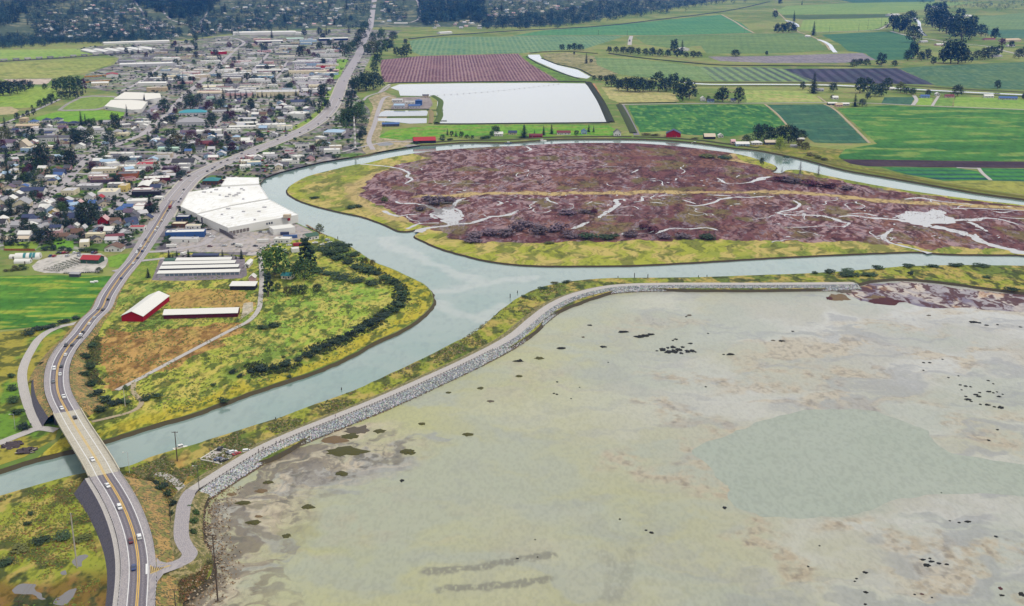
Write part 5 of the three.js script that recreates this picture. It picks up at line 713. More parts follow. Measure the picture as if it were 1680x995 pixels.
// ---- shrubs
for (const b of [[350,634,6,10,'dark'],[366,660,9,20,'dark'],[382,614,10,14,'deep'],[394,620,8,12,'deep'],[412,612,9,16,'deep'],[428,610,14,18,'deep'],[450,606,10,16,'deep'],[470,600,14,18,'deep'],[490,592,14,22,'deep'],[505,586,14,22,'deep'],[520,578,13,22,'deep'],[534,570,12,20,'deep'],[548,564,13,24,'deep'],[562,558,13,24,'deep'],[577,551,13,24,'deep'],[592,543,13,24,'deep'],[606,535,13,24,'deep'],[620,528,12,22,'deep'],[632,520,12,22,'deep'],[643,512,12,20,'dark'],[652,503,12,20,'dark'],[658,494,12,20,'dark'],[660,484,11,20,'dark'],[655,474,10,20,'dark'],[645,466,10,20,'dark'],[632,458,10,22,'dark'],[618,451,10,22,'dark'],[602,446,10,24,'dark'],[586,440,10,26,'dark'],[572,432,10,26,'dark'],[556,426,11,28,'dark'],[541,418,11,28,'dark'],[530,410,10,26,'dark'],[560,412,10,26,'dark'],[580,420,9,22,'dark'],[548,402,9,24,'dark'],[566,404,8,20,'dark'],[540,450,8,26,'dark'],[562,456,8,28,'dark'],[586,462,8,26,'dark'],[520,446,7,24,'dark'],[608,468,8,24,'dark'],[474,620,6,12,'dark'],[430,540,8,24,'dark'],[448,536,8,22,'dark'],
[150,570,9,18,'dark'],[140,588,10,20,'dark'],[148,604,10,22,'dark'],[138,618,10,20,'dark'],[150,634,11,22,'dark'],[160,648,12,24,'deep'],[146,655,10,20,'dark'],[172,660,12,24,'deep'],[188,666,11,22,'deep'],[165,675,10,22,'dark'],[205,662,9,20,'dark'],[130,560,7,14,'dark'],[135,640,8,14,'brown'],[125,625,8,12,'brown'],[240,656,8,24,'dark'],[256,652,8,20,'dark'],[48,548,8,26,'deep'],[66,542,8,24,'deep'],[84,538,7,22,'deep'],[104,530,7,20,'deep'],[124,524,6,16,'deep'],[28,680,10,26,'dark'],[22,660,10,22,'dark'],[20,640,9,20,'dark'],[38,704,10,26,'deep'],[18,620,8,14,'dark'],[68,600,7,12,'dark'],
[318,862,16,14,'mid'],[322,846,12,14,'mid'],[316,880,15,14,'mid'],[312,836,9,12,'mid'],[245,790,9,14,'brown'],[262,805,12,16,'dark'],[276,815,14,16,'dark'],[284,832,14,14,'deep'],[270,800,10,14,'deep'],[282,848,12,12,'dark'],[256,795,8,12,'deep'],[244,836,8,10,'brown'],[250,850,7,9,'dark'],[266,905,8,8,'dark'],[258,912,6,7,'dark'],[274,912,7,6,'lime'],[345,925,8,12,'brown'],
[66,890,8,34,'dark'],[104,882,8,34,'dark'],[134,886,8,30,'olive'],[34,902,7,34,'olive'],[10,926,7,30,'dark'],[45,862,7,14,'dark'],[50,845,6,12,'dark'],
[631,333,12,14,'olive',1.2],[576,342,6,20,'dark',1.2],[588,341,6,14,'dark',1.2],[515,326,4,16,'dark',1.2],[715,336,18,34,'heath',1.2],[735,333,12,26,'heath',1.2],[700,330,10,22,'heath',1.2],[690,345,8,22,'heath',1.2],[848,380,16,26,'heath',1.2],[860,372,14,30,'heath',1.2],[830,388,14,34,'heath',1.2],[805,386,12,34,'heath',1.2],[780,390,10,34,'heath',1.2],[885,384,16,34,'heath',1.2],[915,380,16,34,'heath',1.2],[935,390,12,32,'heath',1.2],[965,392,11,34,'dark',1.2],[1000,393,10,34,'dark',1.2],[1035,388,10,30,'heath',1.2],[1070,382,12,24,'maroon',1.2],[1055,376,9,20,'maroon',1.2],[1090,391,9,28,'heath',1.2],[1120,391,9,30,'heath',1.2],[1160,392,8,34,'dark',1.2],[975,352,12,14,'maroon',1.2],[960,350,8,24,'heath',1.2],[930,352,9,30,'heath',1.2],[775,398,7,34,'heath',1.2],[1300,300,10,34,'heath',1.2],[1330,304,10,34,'maroon',1.2],[1360,308,9,34,'maroon',1.2],[1390,311,8,30,'heath',1.2],[1280,297,9,24,'maroon',1.2],[900,400,4,20,'olive',1.2],[1290,260,5,12,'dark'],[1160,258,5,34,'olive',1.2],[1190,260,5,30,'dark',1.2],
[1337,449,4,12,'dark'],[1360,447,5,22,'dark'],[1392,446,5,26,'dark'],[1440,441,5,22,'dark'],[1490,438,6,24,'dark'],[1530,438,5,20,'dark'],[1570,437,5,24,'dark'],[1610,437,5,26,'dark'],[1390,452,5,40,'dark'],[1425,452,5,30,'dark'],[1495,452,8,12,'deep'],[1660,476,5,24,'dark'],[1620,456,4,16,'dark'],[930,464,4,16,'dark'],[890,474,4,16,'dark'],[860,488,4,12,'dark'],[910,466,4,14,'olive'],
[75,411,8,14,'deep'],[88,410,9,15,'deep'],[101,411,8,14,'deep'],[113,412,7,13,'deep'],[135,413,7,13,'dark'],[146,414,8,14,'dark'],[155,414,7,12,'dark'],[10,446,5,10,'brown'],[20,445,6,12,'olive'],[30,444,6,12,'olive'],[40,443,6,12,'dark'],[24,440,5,10,'brown'],[36,438,5,12,'dark'],
[725,231,5,10,'dark'],[738,231,5,12,'dark'],[792,228,5,14,'dark'],[800,227,5,12,'dark'],[1060,222,4,16,'brown'],[1075,223,4,16,'brown'],[1140,229,4,14,'brown'],[1330,256,6,16,'brown'],[1342,260,6,16,'olive'],[1352,263,5,14,'brown'],[684,236,5,10,'dark']]) bush(...b);
// row of small clipped shrubs along the nursery front
for (let i = 0; i < 17; i++) bush(105 + i * 3.15,449.5 - i * 0.12,2.6,2.8,'deep');
// ---- hill forests: masses
const fGeo = (() => { const a = conifer(44,0.24,9,0.6), b = broadleaf(45,0.44,10,16,0.05); return [a[1], b[1]]; })();
seedV = 4242;
function forest(label, px, n, hMin, hMax, mix = 0.6) {
const bb = bbox(px), per = [[],[]]; let tries = 0;
while (per[0].length + per[1].length < n && tries++ < n * 20) { const x = rr(bb[0], bb[1]), y = bb[2] + (bb[3] - bb[2]) * Math.pow(rnd(),0.75); if (!inside(px, x + (fbm(x / 16, y / 7) - 0.5) * 46, y + (fbm(x / 9 + 4, y / 5) - 0.5) * 12)) continue; per[rnd() < mix ? 0 : 1].push(GT(x, y)); }
per.forEach((list, k) => { if (!list.length) return; const im = new THREE.InstancedMesh(fGeo[k], mat([1,1,1],0.95), list.length), o = new THREE.Object3D(), cl = new THREE.Color(); list.forEach((p, i) => { const h = rr(hMin, hMax), w = h * rr(0.9,1.35); o.position.set(p[0] + rr(-6,6), p[1] - 0.5, p[2] + rr(-6,6)); o.scale.set(w, h, w); o.rotation.y = rr(0,6); o.updateMatrix(); im.setMatrixAt(i, o.matrix); const c = pick([[0.02,0.042,0.045],[0.024,0.05,0.05], FOL.blue,[0.016,0.036,0.045]]); { const f = Math.pow(rnd(),2) * 1.7 + 0.65; cl.setRGB(...c.map(v => v * f)); } im.setColorAt(i, cl); }); im.name = numbered(k ? 'forest_broadleaf' : 'forest_conifer'); im.castShadow = im.receiveShadow = true; im.userData = { kind: 'stuff', label: label + (k ? ', its broadleaf trees' : ', its conifers'), category: 'forest' }; scene.add(im); });  // blue-green conifer colours, with extra blue of distant haze painted into the leaves
}
forest('dense dark forest at the top left corner',[[-90,-12],[130,-12],[110,6],[70,14],[34,24],[14,42],[-90,66]],1500,11,32,0.7);
forest('dense dark forest on the hill above town',[[205,-12],[376,-12],[352,16],[330,28],[300,34],[270,30],[250,14],[225,8]],1200,11,33,0.75);
forest('blue forest right of the highway top',[[690,-12],[806,-12],[798,8],[800,22],[792,40],[760,32],[720,36],[694,46],[686,30]],1300,11,32,0.65);
forest('long forest belt behind the east fields',[[800,34],[830,30],[880,26],[960,12],[1000,-12],[1250,-12],[1220,2],[1130,14],[1060,26],[960,38],[870,47],[790,48]],2400,9,25,0.5);
forest('tree belt at the foot of the left hill',[[-60,60],[60,60],[150,64],[280,60],[290,66],[200,71],[90,73],[0,80],[-60,80]],900,10,18,0.2);
forest('roadside wood at the highway top',[[540,0],[612,-12],[606,20],[596,48],[575,52],[545,40],[560,18]],240,12,20,0.4);
forest('wood between the two hill roads',[[632,-12],[676,-12],[672,36],[630,36],[622,20]],180,12,20,0.4);
forest('wood at the top right corner',[[1500,-16],[1760,-16],[1760,16],[1640,18],[1560,12],[1500,8]],320,10,17,0.2);
for (let i = 0; i < 3; i++) forest(['scattered hillside trees among the left houses', 'scattered hillside trees among the upper houses', 'scattered trees in the hill estate'][i],[[[40,20],[200,-8],[240,30],[300,50],[300,64],[60,62]],[[300,36],[380,10],[400,-10],[560,-10],[540,40],[420,52],[320,64]],[[800,0],[960,-8],[940,16],[860,30],[800,32]]][i],[2100,1900,420][i],8,17,0.35);
// ================================================================ BUILDINGS
const BC = { white: C(236,234,228), cream: C(232,220,188), grey: C(168,166,170), lgrey: C(204,202,204), dgrey: C(92,90,98), black: C(52,50,56), navy: C(46,58,96), blue: C(64,100,160), lblue: C(170,196,220), teal: C(40,128,132), turq: C(60,156,170), red: C(178,34,44), dred: C(120,40,52), maroon: C(96,34,46), brick: C(176,104,72), brown: C(112,80,62), tan: C(206,184,150), beige: C(216,200,176), yellow: C(232,206,120), pink: C(222,180,180), green: C(60,98,76), mint: C(196,226,206), orange: C(214,128,60), purple: C(104,84,104), barnred: C(170,24,36) };
const wordOf = { white: 'white', cream: 'cream', grey: 'grey', lgrey: 'pale grey', dgrey: 'dark grey', black: 'black', navy: 'navy', blue: 'blue', lblue: 'pale blue', teal: 'teal', turq: 'turquoise', red: 'red', dred: 'dark red', maroon: 'maroon', brick: 'brick', brown: 'brown', tan: 'tan', beige: 'beige', yellow: 'yellow', pink: 'pink', green: 'green', mint: 'mint', orange: 'orange', purple: 'purple', barnred: 'bright red' };
const GLASS = mat([0.03,0.04,0.055],0.2), DOORM = mat([0.12,0.1,0.09],0.7);
const roofTex = (() => { const t = tex(256,256, (i, j) => { const v = 0.8 + 0.2 * fbm(i / 30, j / 30,4) + 0.08 * (fbm(i / 4, j / 4,2) - 0.5); return [v, v, v * 0.99]; }); t.wrapS = t.wrapT = THREE.MirroredRepeatWrapping; return t; })();
function wornMat(c, rough = 0.85) { return mat(c, rough); }
const occ = [];                                            // taken ground: x, z, radius
const box = (w, h, d, x, y, z) => { const g = new THREE.BoxGeometry(w, h, d); g.translate(x, y, z); return g; };
const strip2 = g => { const n = g.index ? g.toNonIndexed() : g; return n; };
const merge = a => mergeGeometries(a.map(strip2));
function slab(p, t = 0.25) {                             // four corner roof plane with thickness
const [a, b, c, d] = p, pos = []; const P = (q, dy) => [q[0], q[1] + dy, q[2]]; const quad = (w, x, y, z) => pos.push(...w, ...x, ...y, ...w, ...y, ...z);
quad(P(a, t), P(b, t), P(c, t), P(d, t)); quad(a, d, c, b); for (const [u, v] of [[a, b],[b, c],[c, d],[d, a]]) quad(u, v, P(v, t), P(u, t));
const g = new THREE.BufferGeometry(); g.setAttribute('position', new THREE.Float32BufferAttribute(pos,3)); const uv = []; for (let i = 0; i < pos.length; i += 3) uv.push(pos[i] / 12, pos[i + 2] / 12); g.setAttribute('uv', new THREE.Float32BufferAttribute(uv,2)); g.computeVertexNormals(); return g;
}
const slabs = {};                                        // shared geometries keyed by dimensions
function memo(k, f) { return slabs[k] || (slabs[k] = f()); }
function makeBuilding(name, label, cat, x, y, z, rot, w, d, o) {
const B = thing(name, label, cat,[x, y, z], rot, o.group); const h = o.h ?? 3.2, rh = o.rh ?? 2.4, ov = o.ov ?? 0.45, wc = BC[o.wall || 'white'], rc = BC[o.roof || 'grey'], type = o.type || 'gable', K = [w, d, h, rh, ov, type, o.across].map(v => typeof v === 'number' ? v.toFixed(1) : v).join();
const rm = mat(rc,0.8); let RF = B;
if (type === 'gable') {
const ax = o.across;                                   // ridge runs away from the viewer
const W2 = (ax ? w : d) / 2, L2 = (ax ? d : w) / 2;
const wall = memo('gw' + K, () => { const s = new THREE.Shape([new THREE.Vector2(-W2,0), new THREE.Vector2(W2,0), new THREE.Vector2(W2, h), new THREE.Vector2(0, h + rh), new THREE.Vector2(-W2, h)]); const g = new THREE.ExtrudeGeometry(s, { depth: 2 * L2, bevelEnabled: false }); g.translate(0,0,-L2); if (!ax) g.rotateY(Math.PI / 2); return g; });
mesh('wall', wall, mat(wc,0.85), B);
const roof = memo('gr' + K, () => { const k = rh / W2, q = ov, e = L2 + ov; const R = [slab([[-W2 - q, h - k * q,-e],[0, h + rh,-e],[0, h + rh, e],[-W2 - q, h - k * q, e]]), slab([[0, h + rh,-e],[W2 + q, h - k * q,-e],[W2 + q, h - k * q, e],[0, h + rh, e]])]; const g = mergeGeometries(R); if (!ax) g.rotateY(Math.PI / 2); g.translate(0,0.02,0); return g; });
RF = mesh('roof', roof, rm, B);
} else if (type === 'hip') {
mesh('wall', memo('b' + K, () => box(w, h, d,0, h / 2,0)), mat(wc,0.85), B);
const roof = memo('hr' + K, () => { const a = w / 2 + ov, b = d / 2 + ov, m = Math.min(a, b), rx = Math.max(0.01, a - m), rz = Math.max(0.01, b - m), pos = [], P = [[-a, h, b],[a, h, b],[a, h,-b],[-a, h,-b]], T = [[-rx, h + rh, rz],[rx, h + rh, rz],[rx, h + rh,-rz],[-rx, h + rh,-rz]]; const tri = (...v) => v.forEach(q => pos.push(...q)); for (let i = 0; i < 4; i++) { const j = (i + 1) % 4; tri(P[i], P[j], T[j]); tri(P[i], T[j], T[i]); } tri(T[0], T[1], T[2]); tri(T[0], T[2], T[3]); tri(P[0], P[2], P[1]); tri(P[0], P[3], P[2]); const g = new THREE.BufferGeometry(); g.setAttribute('position', new THREE.Float32BufferAttribute(pos,3)); g.computeVertexNormals(); g.translate(0,0.03,0); return g; });
RF = mesh('roof', roof, rm, B);
} else if (type === 'flat') {
mesh('wall', memo('b' + K, () => merge([box(w, h, d,0, h / 2,0), box(w,0.5,0.3,0, h + 0.25, d / 2 - 0.15), box(w,0.5,0.3,0, h + 0.25,-d / 2 + 0.15), box(0.3,0.5, d - 0.6, w / 2 - 0.15, h + 0.25,0), box(0.3,0.5, d - 0.6,-w / 2 + 0.15, h + 0.25,0)])), mat(wc,0.85), B);
RF = mesh('roof', memo('fr' + K, () => box(w - 0.62,0.2, d - 0.62,0, h + 0.11,0)), rm, B);
const n = o.units ?? Math.min(5, Math.floor(w * d / 130)); for (let i = 0; i < n; i++) { const u = mesh('roof_unit', memo('ru' + (i % 3), () => box(1.6 + i % 3 * 0.5,1,1.4,0,0.5,0)), mat(BC.lgrey,0.6), RF); u.position.set(rr(-0.38,0.38) * w, h + 0.2, rr(-0.35,0.35) * d); }
} else if (type === 'shed') {
mesh('wall', memo('b' + K, () => box(w, h, d,0, h / 2,0)), mat(wc,0.85), B);
mesh('roof', memo('sr' + K, () => slab([[-w / 2 - ov, h + 0.02, d / 2 + ov],[w / 2 + ov, h + 0.02, d / 2 + ov],[w / 2 + ov, h + rh,-d / 2 - ov],[-w / 2 - ov, h + rh,-d / 2 - ov]])), rm, B);
} else if (type === 'barrel') {
const sh = memo('ba' + K, () => { const n = 12, pts = [new THREE.Vector2(-d / 2,0), ...Array.from({ length: n + 1 }, (_, i) => { const a = Math.PI - i / n * Math.PI; return new THREE.Vector2(Math.cos(a) * d / 2,1.2 + Math.sin(a) * (h - 1.2)); }), new THREE.Vector2(d / 2,0)]; const g = new THREE.ExtrudeGeometry(new THREE.Shape(pts), { depth: w, bevelEnabled: false }); g.translate(0,0,-w / 2); g.rotateY(Math.PI / 2); return g; });
mesh('cover', sh, mat(wc,0.6), B);
}
// windows and doors on the faces one can see
const nw = o.win ?? (type === 'barrel' ? 0 : Math.min(8, Math.max(2, Math.floor(w / 4.5)))), big = o.big;
for (let i = 0; i < nw; i++) { const g = memo('win' + (big || ''), () => box(big ? 2.2 : 1.3, big ? 1.7 : 1.3,0.12,0,0,0)); const m = mesh('window', g, GLASS, B); m.position.set((i + 0.5) / nw * w - w / 2 + (nw > 2 ? 0 : 0.2), Math.min(h - 0.9,1.7), d / 2 + 0.04); }
if (o.win !== 0) { const m = mesh('door', memo('door', () => box(1.1,2.1,0.12,0,1.05,0)), DOORM, B); if (o.cat || w > 16) mesh('handle', memo('hdl', () => box(0.12,0.2,0.1,0.38,1.05,0.1)), mat(BC.lgrey,0.4), m); m.position.set(nw > 1 ? (1 / nw) * w - w / 2 : w * 0.2,0, d / 2 + 0.05); for (const s of [-1,1]) { const q = mesh('window', memo('win' + (big || ''), () => box(1.3,1.3,0.12,0,0,0)), GLASS, B); q.position.set(s * (w / 2 + 0.04), Math.min(h - 0.9,1.7),0); q.rotation.y = Math.PI / 2; } }
if (o.chimney) { const m = mesh('chimney', memo('chim', () => box(0.7,1.8,0.7,0,0,0)), mat(BC.brick), RF); m.position.set(w * 0.2, h + rh * 0.8, o.across ? d * 0.15 : -d * 0.1); }
return B;
}
function building(name, x1, y1, x2, y2, d, o) {           // front base corners as seen, depth in metres
const A = GT(x1, y1), Bp = GT(x2, y2); let ux = Bp[0] - A[0], uz = Bp[2] - A[2]; const w = Math.hypot(ux, uz); ux /= w; uz /= w; const rot = -Math.atan2(uz, ux), zx = Math.sin(rot), zz = Math.cos(rot);
const cx = (A[0] + Bp[0]) / 2 - zx * d / 2, cz = (A[2] + Bp[2]) / 2 - zz * d / 2; occ.push([cx, cz, Math.min(w, d) / 2 + 2], ...(w > d * 1.6 ? [[cx - ux * w * 0.3, cz - uz * w * 0.3, d / 2 + 2],[cx + ux * w * 0.3, cz + uz * w * 0.3, d / 2 + 2]] : []));
const mx = (x1 + x2) / 2, my = (y1 + y2) / 2;
return makeBuilding(name, o.label || `${wordOf[o.wall || 'white']} ${name.replace(/_/g, ' ')} with ${wordOf[o.roof || 'grey']} ${o.type === 'flat' ? 'flat' : o.type === 'hip' ? 'hipped' : 'pitched'} roof ${where(mx, my)}`, o.cat || 'building', cx, A[1] - 0.05, cz, rot, w, d, o);
}
// ---- the white food plant: low sheds round a tall cold store
{
const base = (px, h) => W(px, LAND + h);
const ctr = G(395,355), P = thing('food_plant', 'huge white flat roofed processing plant on the river bank','factory',[ctr[0], LAND, ctr[1]]);
const prism = (name, px, h, m, rm) => { const q = base(px, h).map(p => [p[0] - ctr[0], p[1] - ctr[1]]); const n = q.length, pos = [], idx = []; q.forEach(p => pos.push(p[0],0, p[1], p[0], h - 0.02, p[1])); for (let i = 0; i < n; i++) { const a = 2 * i, b = 2 * ((i + 1) % n); idx.push(a, b, a + 1, b, b + 1, a + 1); } const g = new THREE.BufferGeometry(); g.setAttribute('position', new THREE.Float32BufferAttribute(pos,3)); g.setIndex(idx); mesh(name, (g.toNonIndexed().computeVertexNormals(), (() => { const k = g.toNonIndexed(); k.computeVertexNormals(); return k; })()), m, P); mesh('roof', polyGeo(q, h), rm || m, P); const e = q.map(p => [p[0], p[1], h]); mesh('parapet', stripGeo([...e, e[0]],-0.25,0.25,0.5), m, P); };
const wm = mat(C(238,236,230),0.7);
const roofA = (() => { const t = tex(512,512, (i, j) => { const n = fbm(i / 90, j / 60,4), s = fbm(i / 14, j / 40 + 5,3); let k = lerp(C(254,254,252), C(244,242,236), sm(0.45,0.7, n)); return lerp(k, C(214,208,194),0.4 * sm(0.62,0.76, s)); }); const m = new THREE.MeshStandardMaterial({ map: t, roughness: 0.75, side: THREE.DoubleSide }); return m; })();
prism('wall',[[323,352],[374,374],[489,352.5],[441,327.5],[380,338]],7.6, wm, roofA);
prism('wall',[[296,339],[310,315.5],[362,306.5],[425,303],[440,326],[380,336.8],[322.5,350.8]],5.6, wm, roofA);
prism('wall',[[362.5,305],[372,291],[424,291.5],[425,301.5]],7, wm, roofA);
prism('wall',[[448,377],[484,373],[477,367.5],[441,371.5]],5.5, wm);
const put = (nm, g, m, px, py, h) => { const a = G(px, py, LAND + h); const o = mesh(nm, g, m, P); o.position.set(a[0] - ctr[0], h, a[1] - ctr[1]); return o; };
const fa = G(374,374,9.6), fb = G(489,352.5,9.6), fr = -Math.atan2(fb[1] - fa[1], fb[0] - fa[0]);
for (let i = 0; i < 6; i++) { const t = 0.03 + i * 0.047, o = mesh('dock_door', box(2.8,3,0.3,0,2.6,0), DOORM, P); o.position.set(fa[0] + (fb[0] - fa[0]) * t - ctr[0] + 0.1,0, fa[1] + (fb[1] - fa[1]) * t - ctr[1] + 0.2); o.rotation.y = fr; }
for (let i = 0; i < 3; i++) { const t = 0.54 + i * 0.035, o = mesh('window', box(1.6,1.8,0.3,0,4.6,0), GLASS, P); o.position.set(fa[0] + (fb[0] - fa[0]) * t - ctr[0],0, fa[1] + (fb[1] - fa[1]) * t - ctr[1] + 0.2); o.rotation.y = fr; }
{ const t = 0.86, o = mesh('red_panel', box(3,5,0.4,0,6,0), mat(BC.red,0.6), P); o.position.set(fa[0] + (fb[0] - fa[0]) * t - ctr[0],0, fa[1] + (fb[1] - fa[1]) * t - ctr[1] + 0.2); o.rotation.y = fr; }
for (let i = 0; i < 16; i++) put('roof_unit', memo('pu' + (i % 3), () => box(2 + i % 3,1.3,1.8,0,0.65,0)), mat(BC.lgrey,0.6), rr(330,410), rr(308,330),5.6);
for (let i = 0; i < 7; i++) put('roof_unit', memo('pu' + (i % 3), () => box(2,1.3,1.8,0,0.65,0)), mat(BC.lgrey,0.6), rr(350,440), rr(340,362),7.6);
put('roof_plant', box(7,3,5,0,1.5,0), mat(BC.beige),471,357,7.6); put('vent_stack', new THREE.CylinderGeometry(0.8,0.8,6,10), mat(BC.dgrey),331,362,5.6);
for (let i = 1; i < 9; i++) { const a = G(323 + (374 - 323) * i / 9,352 + 22 * i / 9,9.6), b = G(441 + 48 * i / 9,327.5 + 25 * i / 9,9.6); mesh('roof_seam', stripGeo([[a[0] - ctr[0], a[1] - ctr[1],7.6],[b[0] - ctr[0], b[1] - ctr[1],7.6]],-0.18,0.18,0.06), mat(C(214,210,198)), P); }
// covered loading gallery along the west face
const l = [[322,361,2],[345,372,2],[366,384,2],[382,393,2]].map(p => { const g = G(p[0], p[1]); return [g[0] - ctr[0], g[1] - ctr[1],0]; });
mesh('gallery', mergeGeometries([stripGeo(l,0,4,3.4), stripGeo(l,0,0.01,3.4,0), stripGeo(l,4,4.01,3.4,2.6)]), mat(C(112,106,110)), P);
occ.push([ctr[0], ctr[1],75],[ctr[0] - 40, ctr[1] - 50,50],[ctr[0] + 10, ctr[1] - 70,45]);
}
// ---- school: several flat wings
{
const c = G(215,170), S = thing('school', 'sprawling white flat roofed school beside the running track','school',[c[0], LAND, c[1]]);
const wing = (px, h) => { const q = W(px, LAND + h).map(p => [p[0] - c[0], p[1] - c[1]]), e = q.map(p => [p[0], p[1], h]); mesh('wall', stripGeo([...e, e[0]],0,0.02, y => h, y => 0), mat(BC.white), S); mesh('roof', polyGeo(q, h), mat(C(240,236,226),0.8), S); };
wing([[171,174],[182,164],[214,164],[242,166],[232,179],[216,180]],6); wing([[186,162],[204,151],[236,152],[234,163]],6.5); wing([[236,152.5],[262,153],[264,160],[238,164]],9);
for (let i = 0; i < 9; i++) { const g = G(175 + i * 5.5,180.5 - Math.max(0, i - 6) * 0.3); const o = mesh('window', box(3,1.6,0.3,0,3,0), GLASS, S); o.position.set(g[0] - c[0],0, g[1] - c[1] + 1.2); }
occ.push([c[0], c[1],60],[c[0] - 30, c[1],50],[c[0] + 40, c[1] - 30,50]);
}
